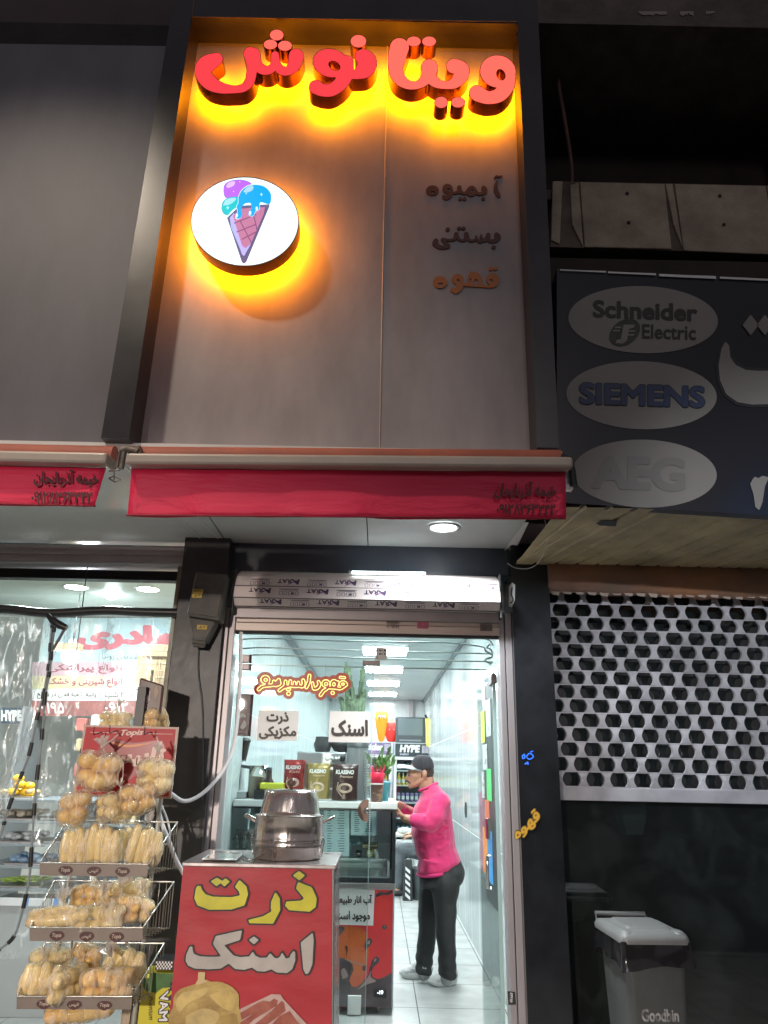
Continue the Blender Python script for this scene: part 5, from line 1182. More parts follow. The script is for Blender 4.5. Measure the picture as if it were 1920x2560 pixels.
# meter box on the column
mx_ = thing('meter_box', 'grey grimy electricity meter box with yellow number stickers on the column', 'meter box')
mxm = mat('grimy_grey_box', (.11, .105, .095), .6, var=.35, vs=7, bump=.2)
YM = 4.27
f = [at(466, 1539, YM), at(548, 1552, YM), at(570, 1436, YM), at(488, 1427, YM)]
MB().hexa(f, [Vector((p.x, 4.42, p.z)) for p in f]).build('box_body', mxm, mx_, bevel=.014)
f2 = [p + (sum((v for v in f), Vector()) / 4 - p) * .12 + Vector((0, -.008, 0)) for p in f]
MB().hexa(f2, [p + Vector((0, .012, 0)) for p in f2]).build('box_lid', mxm, mx_, bevel=.004)
f3 = [at(485, 1600, YM + .03), at(512, 1603, YM + .03), at(538, 1553, YM + .03), at(472, 1543, YM + .03)]
MB().hexa(f3, [Vector((p.x, 4.42, p.z)) for p in f3]).build('cable_entry', mxm, mx_, bevel=.006)
MB().tube([at(482, 1603, YM + .06), at(514, 1606, YM + .06)], .018, 10).tube([at(484, 1612, YM + .07), at(512, 1614, YM + .07)], .014, 10).build('gland', mxm, mx_)
mb, mt = MB(), MB()
ys = mat('yellow_number_sticker', (.62, .45, .08), .6)
for q, tx in (((481, 1472, 507, 1483), '۲۱۲۳۸'), ((480, 1484, 504, 1494), '۰۵۰۲'), ((492, 1562, 517, 1573), '۰۵۰۲')):
    Y = YM - .018 if q[1] < 1550 else YM + .024
    mb.add([at(q[0], q[3], Y), at(q[2], q[3] + 1, Y), at(q[2] + 1, q[1] + 1, Y), at(q[0] + 1, q[1], Y)], [(0, 1, 2, 3)]); type_px(mt, tx, q[0] + 3, q[1] + 2, q[2] - 3, q[3] - 2, Y - .002, .02, 0, 0, .06)
mb.build('number_sticker', ys, mx_); mt.build('number_print', M['ink'], mx_); settle(mx_, at(500, 1600, 4.4))
# yellow carton between rack and stand
vc = thing('yellow_banner_box', 'yellow and green box with slanted white brand letters between the bread rack and red stand', 'box')
V_ = lambda x, y: (x * .3663, 1750 + .3663 * y); YV = 3.95
f = [at(*V_(930, 2300), YV), at(*V_(1240, 2300), YV), at(*V_(1240, 1865), YV), at(*V_(975, 1858), YV)]
MB().hexa(f, [p + Vector((0, .12, 0)) for p in f]).build('carton', mat('yellow_carton', (.62, .55, .03), .4), vc)
shape_px(MB(), [[V_(*p) for p in ((975,1860),(1235,1868),(1235,1960),(1110,1965),(1060,2000),(990,1985),(965,1930))]], YV - .004).build('green_leaf_print', mat('green_print', (.05, .14, .03), .4, var=.3, vs=15), vc)
shape_px(MB(), [[V_(*p) for p in ((985,1862),(1020,1870),(1025,1895),(990,1900))]], YV - .006).build('yellow_patch', mat('lemon', (.7, .65, .1), .4), vc)
mb = MB(); type_quad(mb, 'VAMOS', at(*V_(1160, 1905), YV - .007), at(*V_(1150, 2230), YV - .007), at(*V_(1200, 2230), YV - .007), at(*V_(1215, 1905), YV - .007), .06, 0, 0, .03)
type_quad(mb, 'VAM', at(*V_(1085, 2000), YV - .007), at(*V_(1075, 2200), YV - .007), at(*V_(1150, 2200), YV - .007), at(*V_(1158, 1970), YV - .007), .09, 0, 0, .03); mb.build('brand_outline', M['ink'], vc)
mb = MB(); type_quad(mb, 'VAM', at(*V_(1093, 2008), YV - .009), at(*V_(1083, 2192), YV - .009), at(*V_(1144, 2192), YV - .009), at(*V_(1150, 1980), YV - .009), .03, 0, 0, .03); mb.build('brand_letters', M['white'], vc)
mb = MB(); type_quad(mb, 'Premium', at(*V_(1012, 2022), YV - .007), at(*V_(1015, 2185), YV - .007), at(*V_(1045, 2185), YV - .007), at(*V_(1042, 2022), YV - .007), .01, 0, .25, .03); mb.build('small_letters', mat('brown_ink', (.12, .08, .01), .5), vc)
settle(vc, (-1.08, YV, -.035))
for ch in vc.children:
    pass
ck = thing('checked_box', 'small black and white chequered box on top of the yellow box', 'box')
a, b = at(388, 2425, YV), at(432, 2401, YV); MB().box(a.x, b.x + .02, YV, YV + .12, a.z + .0, b.z).build('carton', M['black'], ck)
mb = MB(); n1 = 11
for i in range(n1):
    for j in range(4):
        if (i + j) % 2: w_ = (b.x - a.x) / n1; h_ = (b.z - a.z) / 5; x = a.x + i * w_; z = a.z + (j + .4) * h_; mb.quad((x, YV - .002, z), (x + w_, YV - .002, z), (x + w_, YV - .002, z + h_), (x, YV - .002, z + h_))
mb.build('white_checks', M['white'], ck); settle(ck, a)
# ================================================================ LEFT SHOP
lr = thing('bakery_interior', 'bright pale interior of the bakery behind the left window', 'room', (-2.9, 6.5, 0))
def lp_(mb, n_, m): return mb.build(n_, m, lr, (2.9, -6.5, 0))
cw = mat('cool_white_wall', (.62, .66, .64), .5, var=.08, vs=1.5)
lp_(MB().box(-5.2, -1.30, 8.6, 8.7, 0, 3.0), 'back_wall', cw); lp_(MB().box(-5.3, -5.2, 4.8, 8.7, 0, 3.0), 'left_wall', cw); lp_(MB().box(-1.30, -1.25, 4.8, 8.7, 0, 3.0), 'right_wall', mat('beige_wall', (.4, .36, .28), .6, var=.2))
lp_(MB().box(-5.2, -1.30, 4.70, 8.6, 2.95, 3.0), 'ceiling', mat('cream_ceiling', (.62, .66, .62), .45)); lp_(MB().box(-5.2, -1.3, 4.62, 8.6, -.06, -.002), 'floor', tile_mat('bakery_floor', (.36, .40, .40), (.1, .1, .1), .6, .6, .25, .006))
SPL = emis('spot_glow', (.95, 1, .98), 420)
for lab, x, y in (('nearer left ceiling spot in the bakery, cut by the window head', 85, 1398), ('nearer right ceiling spot in the bakery, cut by the window head', 293, 1404), ('farther left ceiling spot, left of the bright bulb', 190, 1466), ('farther right ceiling spot, right of the bright bulb', 370, 1471)):
    c = atz(x, y, 2.95); t = thing('ceiling_spot', lab, 'ceiling light', c, group='round ceiling spots in the bakery')
    MB().lathe([(.1, 0), (.1, -.008), (.085, -.01)], (0, 0, 0), 28).build('trim_ring', M['white'], t); MB().lathe([(.0001, -.006), (.085, -.008)], (0, 0, 0), 28).build('lens', SPL, t)
for lab, x, y, r in (('large bright bulb hanging near the bakery ceiling', 281, 1474, .085), ('lower bright bulb hanging in the bakery, under a brown block', 176, 1640, .07)):
    c = at(x, y, 6.2); t = thing('hanging_bulb', lab, 'light bulb', c, group='bright hanging bulbs'); MB().ball((0, 0, 0), r, 20, 14).build('globe', emis('bulb_glow', (.85, .97, 1), 150), t)
    MB().lathe([(.03, r * .8), (.035, r + .04), (.02, r + .07)], (0, 0, 0), 16).build('socket', M['white'], t); MB().tube([(0, 0, r + .06), (0, 0, 2.95 - c.z)], .004, 6).build('cord', M['darkgrey'], t)
bt = thing('brown_block', 'small brown wooden block hanging over the lower bulb', 'box'); a, b = at(130, 1624, 6.1), at(198, 1608, 6.1); MB().box(a.x, b.x, 6.1, 6.2, a.z, b.z, .004).build('block', mat('brown_wood', (.28, .2, .12), .6, var=.3), bt)
MB().tube([at(182, 1608, 6.1), at(192, 1555, 6.1)], .008, 6).build('hook_rod', M['black'], bt); settle(bt, a)
bg_ = thing('window_glass', 'clear upper window pane of the bakery with a thin joint', 'window')
MB().box(-5.2, -1.30, 4.6, 4.604, at(200, 1530, 4.6).z, 2.75).build('upper_pane', M['glass'], bg_)
MB().tube([at(220, 1405, 4.598), at(190, 1640, 4.598)], .0035, 5).build('pane_joint', M['black'], bg_); settle(bg_, (-2.5, 4.6, 2.4))
YBN = 7.2
bn_ = thing('bakery_banner', 'colourful banner of Persian words across the back of the bakery', 'banner')
def bq(x0, y0, x1, y1, m, k, name='printed_band'): MB().add([at(x0, y1, YBN - .002 * k), at(x1, y1, YBN - .002 * k), at(x1, y0, YBN - .002 * k), at(x0, y0, YBN - .002 * k)], [(0, 1, 2, 3)]).build(name, m, bn_)
f = [at(78, 1790, YBN), at(470, 1792, YBN), at(470, 1545, YBN), at(110, 1545, YBN)]; MB().hexa(f, [p + Vector((0, .01, 0)) for p in f]).build('banner_sheet', mat('pale_blue_print', (.36, .56, .66), .5, col2=(.55, .66, .62), vs=2), bn_)
bq(80, 1655, 470, 1690, mat('pink_band', (.55, .38, .42), .5, var=.15), 1); bq(80, 1690, 470, 1722, mat('yellow_band', (.62, .6, .25), .5, col2=(.6, .45, .4), vs=2.5), 1); bq(80, 1752, 470, 1790, mat('maroon_band', (.3, .09, .08), .5, var=.3), 1)
bq(80, 1724, 245, 1751, M['white'], 1); bq(256, 1724, 470, 1751, M['white'], 1)
mb = MB()
for tx, x0, y0, x1, y1, b_ in (('باسه شعبه فعال در سطح', 92, 1728, 240, 1747, .02), ('تا ۱۲ شب', 262, 1728, 330, 1747, .02), ('تقدیمی روند', 258, 1635, 345, 1650, 0), ): type_px(mb, tx, x0, y0, x1, y1, YBN - .006, b_, 1, 0, .05)
mb.build('dark_letters', M['ink'], bn_)
mb = MB(); type_px(mb, 'انواع پیراشکی', 120, 1660, 305, 1684, YBN - .006, .03, 1, 0, .05); type_px(mb, 'انواع شیرینی و خشک', 120, 1694, 305, 1718, YBN - .006, .03, 1, 0, .05); mb.build('maroon_letters', mat('maroon_ink', (.3, .06, .1), .5), bn_)
mb = MB(); type_px(mb, 'مادری', 190, 1562, 440, 1625, YBN - .006, .07, 1, 0, .04); mb.build('big_red_letters', mat('pinkish_red_ink', (.55, .10, .14), .5), bn_)
mb = MB(); type_px(mb, '۰۹۱۲', 262, 1756, 320, 1782, YBN - .006, .02, 0, 0, .06); type_px(mb, '۰۹۱۹۵', 90, 1756, 160, 1784, YBN - .006, .02, 0, 0, .06); mb.build('number_outline', M['white'], bn_)
settle(bn_, f[0])
for lab, q, Y, c in (('long flat brown carton on top of the stack in the bakery', (352, 1612, 442, 1640), 5.6, .36), ('upper brown carton in the bakery with printed marks, under the flat one', (340, 1641, 440, 1675), 5.62, .3), ('lower left brown carton of the bakery stack', (338, 1676, 378, 1712), 5.6, .33), ('lower right brown carton of the bakery stack', (380, 1676, 442, 1712), 5.6, .28)):
    t = thing('cardboard_carton', lab, 'carton', group='brown cartons in the bakery'); a, b = at(q[0], q[3], Y), at(q[2], q[1], Y)
    MB().box(a.x, b.x, Y, Y + .3, a.z, b.z, .004).build('carton', mat('kraft_card', (c * 1.3, c, c * .62), .8, var=.25, vs=9), t)
    MB().box(a.x + .02, b.x - .02, Y - .003, Y, a.z + (b.z - a.z) * .45, a.z + (b.z - a.z) * .6).build('packing_tape', mat('tape', (.42, .36, .24), .3), t); settle(t, a)
cs_ = thing('carton_shelf', 'white wall shelf that carries the brown cartons', 'shelf'); a = at(335, 1716, 5.6); b = at(445, 1712, 5.6)
MB().box(a.x, -1.3, 5.58, 5.95, a.z - .02, a.z + .006, .003).build('board', M['white'], cs_); settle(cs_, a)
# dark bakery fridge and shelves behind
fr2 = thing('bakery_fridge', 'dark drinks fridge with white letters at the far left of the bakery', 'fridge')
a, b = at(-30, 2250, 7.0), at(62, 1765, 7.0); MB().box(a.x, b.x, 7.0, 7.5, 0, b.z, .01).build('body', mat('cool_grey_body', (.3, .33, .35), .4), fr2)
c, d = at(-30, 1808, 6.995), at(56, 1770, 6.995); MB().box(c.x, d.x, 6.985, 6.999, c.z, d.z).build('header', mat('navy_header', (.02, .05, .09), .4, var=.4, vs=10), fr2)
mb = MB(); type_px(mb, 'HYPE', 2, 1775, 54, 1803, 6.98, .07); mb.build('header_letters', M['white'], fr2); settle(fr2, ((a.x + b.x) / 2, 7.25, 0))
sc = thing('back_shelf_unit', 'dark shelf unit of pale packets below the bakery banner', 'shelf unit')
a, b = at(170, 2150, 6.9), at(470, 1800, 6.9); MB().box(a.x, b.x, 7.15, 7.19, 0, b.z).build('back_panel', mat('dark_panel', (.07, .08, .09), .6, var=.4, vs=4), sc)
for py in (1830, 1880, 1945, 2000, 2060): z = at(300, py, 6.9).z; MB().box(a.x, b.x, 6.8, 7.15, z - .02, z, .003).build('shelf', mat('grey_shelf', (.16, .18, .19), .4), sc)
settle(sc, ((a.x + b.x) / 2, 7.0, 0))
rnd = random.Random(3); k = 0
ORD = ['first', 'second', 'third', 'fourth', 'fifth', 'sixth', 'seventh', 'eighth', 'ninth', 'tenth', 'eleventh', 'twelfth']
SHN = {1830: 'top', 1880: 'second', 1945: 'middle', 2000: 'fourth', 2060: 'lowest'}
pcs = [mat('packet_%d' % i, c, .35, var=.25, vs=14) for i, c in enumerate(((.5, .55, .5), (.62, .5, .3), (.45, .12, .1), (.6, .62, .6), (.3, .35, .4), (.55, .4, .12)))]
g = 'packets on the bakery back shelves'
for py in (1830, 1880, 1945, 2000, 2060):
    x = at(185, py, 6.9).x; z = at(300, py, 6.9).z; ni = 0
    while x < at(440, py, 6.9).x:
        w_ = .07 + rnd.random() * .12; h = .07 + rnd.random() * .08; t = tag(MB().box(-w_ / 2, w_ / 2, -.05, .05, 0, h, .012).build('food_packet', rnd.choice(pcs)), ORD[ni] + ' blurred food packet from the left, ' + SHN[py] + ' dark shelf behind the plastic curtain', 'packet', g); ni += 1
        t.location = (x + w_ / 2, 6.9 + rnd.random() * .06, z + .001); t.rotation_euler = (0, 0, rnd.uniform(-.3, .3)); x += w_ + .02 + rnd.random() * .05
# glass pastry case at the far left with trays
pc_ = thing('pastry_case', 'tall glass pastry case with stacked trays at the left edge of the bakery', 'display case')
YP = 5.7
ct = [(1998, -60, 235), (2052, -60, 215), (2110, -60, 230), (2165, -60, 215), (2222, -60, 235)]
for py, x0, x1 in ct:
    a, b = at(x0, py, YP), at(x1, py, YP); z = (a.z + b.z) / 2; MB().box(a.x, b.x, YP, YP + .55, z - .018, z, .003).build('shelf', mat('cool_steel_shelf', (.3, .36, .4), .3, .5), pc_)
a, b = at(-60, 2262, YP), at(235, 2236, YP); MB().box(a.x, b.x, YP - .004, YP, a.z, b.z - .03).build('striped_lip', tile_mat('blue_white_lip', (.62, .68, .72), (.1, .25, .6), .2, 1, .4, .03, 'XZ'), pc_)
for x in (a.x, b.x - .03): MB().box(x, x + .03, YP + .0, YP + .03, 0, at(100, 1990, YP).z).build('upright', M['steel'], pc_)
MB().box(a.x, b.x, YP + .01, YP + .5, 0, a.z).build('base', mat('case_base', (.3, .34, .36), .4), pc_)
settle(pc_, ((a.x + b.x) / 2, YP + .25, 0))
g = 'food trays in the glass pastry case'
trc = [('foil tray of pale pastries on the top shelf of the pastry case', (30, 1998), (.6, .45, .2)), ('foil tray of small cakes, second shelf of the pastry case', (40, 2052), (.5, .46, .38)), ('film wrapped tray of sweets, right on the second shelf', (150, 2052), (.45, .36, .25)), ('foil covered tray on the third shelf of the pastry case', (45, 2110), (.6, .66, .72)), ('blue film tray, right on the third shelf of the pastry case', (160, 2110), (.25, .42, .62)), ('blue foil tray on the fourth shelf of the pastry case', (60, 2165), (.3, .48, .72)), ('tray of green vegetable sticks on the lowest shelf of the pastry case', (45, 2222), (.35, .55, .12))]
for lab, (px, py), c in trc:
    p = at(px, py, YP + .06); t = thing('food_tray', lab, 'tray', p, group=g); h = .02
    MB().box(-.15, .15, 0, .3, 0, h, .006).build('tray_base', M['steel'], t)
    m_ = mat('tray_food', c, .35, var=.45, vs=18); mb = MB(); r_ = random.Random(px + py)
    for i in range(26):
        x, y = r_.uniform(-.12, .12), r_.uniform(.03, .27)
        if 'green' in lab: mb.tube([(x - .05, y, .03 + i * .001), (x + .06, y + r_.uniform(-.05, .05), .035 + i * .001)], .006, 6)
        else: mb.ball((x, y, .035 + r_.random() * .02), .028, 8, 6, 1.2, 1, .7)
    o = mb.build('food_pile', m_, t); o['kind'] = 'stuff'
pt = thing('yellow_peppers', 'heap of yellow peppers at the top left of the pastry case', 'vegetables', at(45, 1990, YP + .1))
mb = MB()
for i, (x, z) in enumerate(((-.04, .03), (.03, .03), (0, .08), (.05, .07), (-.02, .12), (.06, .02))): mb.ball((x, (i % 2) * .04, z), .035, 10, 8, 1.3, 1, .8)
mb.build('pepper_heap', mat('yellow_pepper', (.8, .5, .02), .3), pt)
# ---------------------------------------------------------------- plastic curtain
cur = thing('plastic_strip_curtain', 'wrinkled clear plastic sheet curtain with black taped seams hung over the bakery opening', 'curtain')
plas = thin('wrinkled_clear_plastic', (.94, .98, .98), .012, .16, haze=.08, hazecol=(.8, .84, .84), wr=22, wlo=.54, whi=.72, wmax=.4, bump=.8, bs=12, stretch=(1.2, 1, .35), fres=.45)
def sheet_(left, right, Y, name, ny=70, nx=40):
    mb = MB(); V = []; Fc = []
    def lerp(pl, y):
        for (x0, y0), (x1, y1) in zip(pl[:-1], pl[1:]):
            if y0 <= y <= y1: return x0 + (x1 - x0) * (y - y0) / (y1 - y0 + 1e-9)
        return pl[-1][0]
    y0, y1 = left[0][1], left[-1][1]
    for j in range(ny + 1):
        y = y0 + (y1 - y0) * j / ny; a, b = lerp(left, y), lerp(right, y)
        for i in range(nx + 1):
            u = i / nx; x = a + (b - a) * u; p = at(x, y, Y)
            p.y += .035 * math.sin(u * 14 + y * .002) * (.3 + j / ny) + .02 * noise.noise(Vector((u * 7, y * .012, 1))); V.append(p)
    for j in range(ny):
        for i in range(nx): a = j * (nx + 1) + i; Fc.append((a, a + 1, a + nx + 2, a + nx + 1))
    mb.add(V, Fc, True); return mb.build(name, plas, cur)
LS = [(133, 1540), (127, 1600), (122, 1660), (110, 1730), (92, 1800), (72, 1890), (42, 1965), (15, 2040), (0, 2095), (-60, 2250)]
RS_ = [(140, 1540), (130, 1620), (124, 1680), (113, 1740), (104, 1850), (92, 1950), (82, 2070), (72, 2200), (40, 2330), (0, 2372), (-40, 2400)]
sheet_([(-160, 1535), (-160, 2250)], LS, 4.5, 'left_sheet'); sheet_(RS_, [(447, 1548), (436, 1760), (425, 2000), (405, 2400)], 4.5, 'right_sheet')
MB().tube(crom([tuple(at(x, y, 4.49)) for x, y in ((-160, 1524), (0, 1522), (90, 1530), (150, 1532), (260, 1526), (360, 1530), (452, 1532))], 6), .028, 8).build('black_top_hem', mat('black_hem', (.025, .027, .03), .35, var=.3), cur)
hem = MB()
for pl in (LS, RS_):
    pts = crom([tuple(at(x, y, 4.46)) for x, y in pl], 8); hem.tube(pts, .007, 6)
    for i in range(2, len(pts) - 4, 7): MB().tube(pts[i:i + 3 + (i % 2)], .012, 6).build('black_tape_piece', M['black'], cur)
hem.build('clear_seam', mat('grey_seam', (.22, .25, .27), .35), cur)
MB().tube([at(118, 1536, 4.4), at(132, 1552, 4.4), at(150, 1563, 4.4), at(166, 1570, 4.4)], [.012, .022, .024, .018], 8).build('black_roll', M['black'], cur); MB().tube([at(160, 1574, 4.4), at(146, 1600, 4.4), at(130, 1626, 4.4)], .009, 6).build('hanging_strap', mat('grey_strap', (.12, .13, .14), .4), cur)
settle(cur, (-2, 4.5, .3))
# ================================================================ BREAD RACK
rk = thing('bread_rack', 'three tier wire bread rack with a red sign board, in front of the bakery', 'rack')
YR, YK = 3.72, 4.05
wm = M['wire']; lipm = mat('taupe_shelf_lip', (.20, .165, .14), .45, .2, var=.15, vs=6); logm = mat('maroon_logo_print', (.07, .02, .02), .5)
tiers = [((99, 2160), (370, 2163), (99, 2189), (368, 2192), (168, 2052), (415, 2055)), ((74, 2322), (357, 2322), (74, 2353), (357, 2352), (136, 2202), (396, 2204)), ((42, 2494), (330, 2494), (41, 2523), (328, 2524), (112, 2358), (378, 2358))]
TZ = []
for ti, (tl, tr_, bl, brr, kl, kr) in enumerate(tiers):
    f = [at(*bl, YR), at(*brr, YR), at(*tr_, YR), at(*tl, YR)]; z = f[0].z; TZ.append(z)
    MB().hexa(f, [p + Vector((0, .004, 0)) for p in f]).build('front_lip', lipm, rk)
    xa, xb = f[0].x, f[1].x; cx = (xa + xb) / 2
    sk = at(*kl, YK).x - xa; BL, BR2 = Vector((xa + sk, YK, z + .0)), Vector((xb + .03, YK, z + .0)); KL, KR = Vector((xa + sk, YK, at(*kl, YK).z)), Vector((xb + .03, YK, at(*kr, YK).z))
    mb = MB(); T_L, T_R = f[3] + Vector((0, 0, .004)), f[2] + Vector((0, 0, .004))
    mb.tube([T_L, T_R], .004, 6).tube([T_L, KL], .004, 6).tube([T_R, KR], .004, 6).tube([KL, KR], .004, 6).tube([BL, BR2], .003, 6).tube([KL, BL], .003, 6).tube([KR, BR2], .003, 6)
    for i in range(1, 17):
        u = i / 17; a = f[0].lerp(f[1], u) + Vector((0, .005, .004)); b = BL.lerp(BR2, u); mb.tube([a, b, KL.lerp(KR, u)] if ti else [a, b], .0018, 4)
    for i in range(1, 6): u = i / 6; mb.tube([f[0].lerp(BL, u) + Vector((0, 0, .004)), f[1].lerp(BR2, u) + Vector((0, 0, .004))], .0022, 4)
    for i in range(1, 9):
        u = i / 9; mb.tube([f[0].lerp(BL, u), T_L.lerp(KL, u)], .0018, 4); mb.tube([f[1].lerp(BR2, u), T_R.lerp(KR, u)], .0018, 4)
    mb.build('wire_basket', wm, rk)
    mb, ml = MB(), MB()
    for k, (u, tx) in enumerate(((.235, 'Topis'), (.5, 'تاپیس'), (.765, 'Topis'))):
        c = f[0].lerp(f[2], .5); c = Vector((xa + (xb - xa) * u, YR - .002, (f[0].z + f[3].z) / 2)); w_, h = .03, (f[3].z - f[0].z) * .42
        mb.add([c + Vector((math.cos(a) * w_ * (1 + .12 * math.cos(2 * a)), 0, math.sin(a) * h * (1 + .1 * math.sin(3 * a)))) for a in [2 * math.pi * i / 20 for i in range(20)]], [tuple(range(20))])
        type_quad(ml, tx, c + Vector((-w_ * .7, -.002, -h * .5)), c + Vector((w_ * .7, -.002, -h * .5)), c + Vector((w_ * .7, -.002, h * .5)), c + Vector((-w_ * .7, -.002, h * .5)), .03, 0, .15, .06)
    mb.build('logo_patch', logm, rk); ml.build('logo_letters', mat('cream_print', (.42, .34, .28), .5), rk)
for x0, x1 in ((at(130, 2500, YK).x, at(225, 1830, YK).x), (at(345, 2500, YK).x, at(420, 1830, YK).x)):
    MB().tube([(x0 - .02, YK + .02, -.03), (x1, YK + .02, at(300, 1815, YK).z)], .011, 8).build('upright', mat('pale_rack_post', (.45, .43, .40), .4, .4), rk)
BQ_ = [at(180, 1990, 4.0), at(427, 1997, 4.0), at(446, 1818, 4.0), at(211, 1812, 4.0)]
bdm = mat('rack_board_red', (.46, .018, .026), .5, var=.12, vs=2); MB().hexa(BQ_, [p + Vector((0, .012, 0)) for p in BQ_]).build('board_frame', mat('pinkish_frame', (.55, .4, .34), .5), rk)
def onb(u, v, o=.002): return BQ_[0] * (1 - u) * (1 - v) + BQ_[1] * u * (1 - v) + BQ_[2] * u * v + BQ_[3] * (1 - u) * v + Vector((0, -o, 0))
MB().add([onb(.025, .03), onb(.975, .03), onb(.975, .97), onb(.025, .97)], [(0, 1, 2, 3)]).build('board_print', bdm, rk)
def bshape(pts, m, o, name='board_artwork'): P = crom(list(pts) + [pts[0]], 5)[:-1]; MB().add([onb(x, y, o) for x, y in P], [tuple(range(len(P)))]).build(name, m, rk)
bshape([(.2,.75),(.35,.8),(.55,.76),(.8,.8),(.88,.72),(.85,.6),(.75,.5),(.5,.2),(.3,.45),(.2,.62)], mat('dark_red_bean', (.28, .015, .02), .3), .0035)
bshape([(.3,.77),(.5,.73),(.75,.77),(.55,.70),(.4,.71)], mat('orange_curve', (.7, .25, .08), .4), .0045)
mb = MB(); type_quad(mb, 'تاپیس', onb(.24, .38, .006), onb(.9, .42, .006), onb(.9, .72, .006), onb(.24, .68, .006), .055, 0, .1, .04)
type_quad(mb, 'Topis', onb(.40, .83, .006), onb(.64, .85, .006), onb(.64, .96, .006), onb(.40, .94, .006), .035, 0, .25, .04)
type_quad(mb, 'نان و توپ', onb(.1, .05, .006), onb(.4, .06, .006), onb(.4, .14, .006), onb(.1, .13, .006), .02, 0, 0, .05)
for q in ((.08, .38, .89, .9), (.66, .95, .89, .9)): mb.add([onb(q[0], q[2], .006), onb(q[1], q[2] + .005, .006), onb(q[1], q[3] + .001, .006), onb(q[0], q[3] - .002, .006)], [(0, 1, 2, 3)])
mb.build('board_letters', mat('pale_pink_letters', (.68, .48, .42), .4), rk)
for u, v in ((.2, .9), (.36, .93), (.72, .92), (.1, .6), (.32, .5), (.5, .5), (.68, .5)):
    p = onb(u, v, 0); MB().tube(crom([tuple(p), tuple(p + Vector((0, -.07, -.01))), tuple(p + Vector((.002, -.12, -.015))), tuple(p + Vector((.002, -.125, .02)))], 4), .0025, 6).build('hook', M['ink'], rk)
MB().box(at(312, 1990, 4.03).x, at(334, 1990, 4.03).x, 4.02, 4.045, at(330, 1990, 4.03).z, at(330, 1716, 4.03).z).build('black_board_post', M['black'], rk)
settle(rk, (-1.2, YR + .15, -.035))
# ---------------------------------------------------------------- bags of bread
bagm = thin('clear_bread_bag', (1, .99, .96), .045, .13, haze=.12, hazecol=(.95, .88, .78), wr=26, wlo=.48, whi=.66, wmax=.8, bump=1.0, bs=30, stretch=(1.5, 1.5, .28), fres=.4)
knot = thin('milky_bag_neck', (.9, .88, .85), .1, .2, haze=.45, hazecol=(.8, .72, .66), wr=30, wlo=.45, whi=.6, wmax=.8, stretch=(1.5, 1.5, .2))
bun_m = [mat('golden_bun_crust', (.90, .66, .27), .55, col2=(.74, .42, .11), vs=7, lo=.3, hi=.6, bump=.2, bs=60), mat('pale_bun_crust', (.92, .77, .42), .6, col2=(.84, .60, .24), vs=7, lo=.3, hi=.6, bump=.2, bs=60), mat('floury_loaf_crust', (.93, .79, .43), .65, col2=(.84, .62, .26), vs=8, lo=.3, hi=.55, bump=.3, bs=40)]
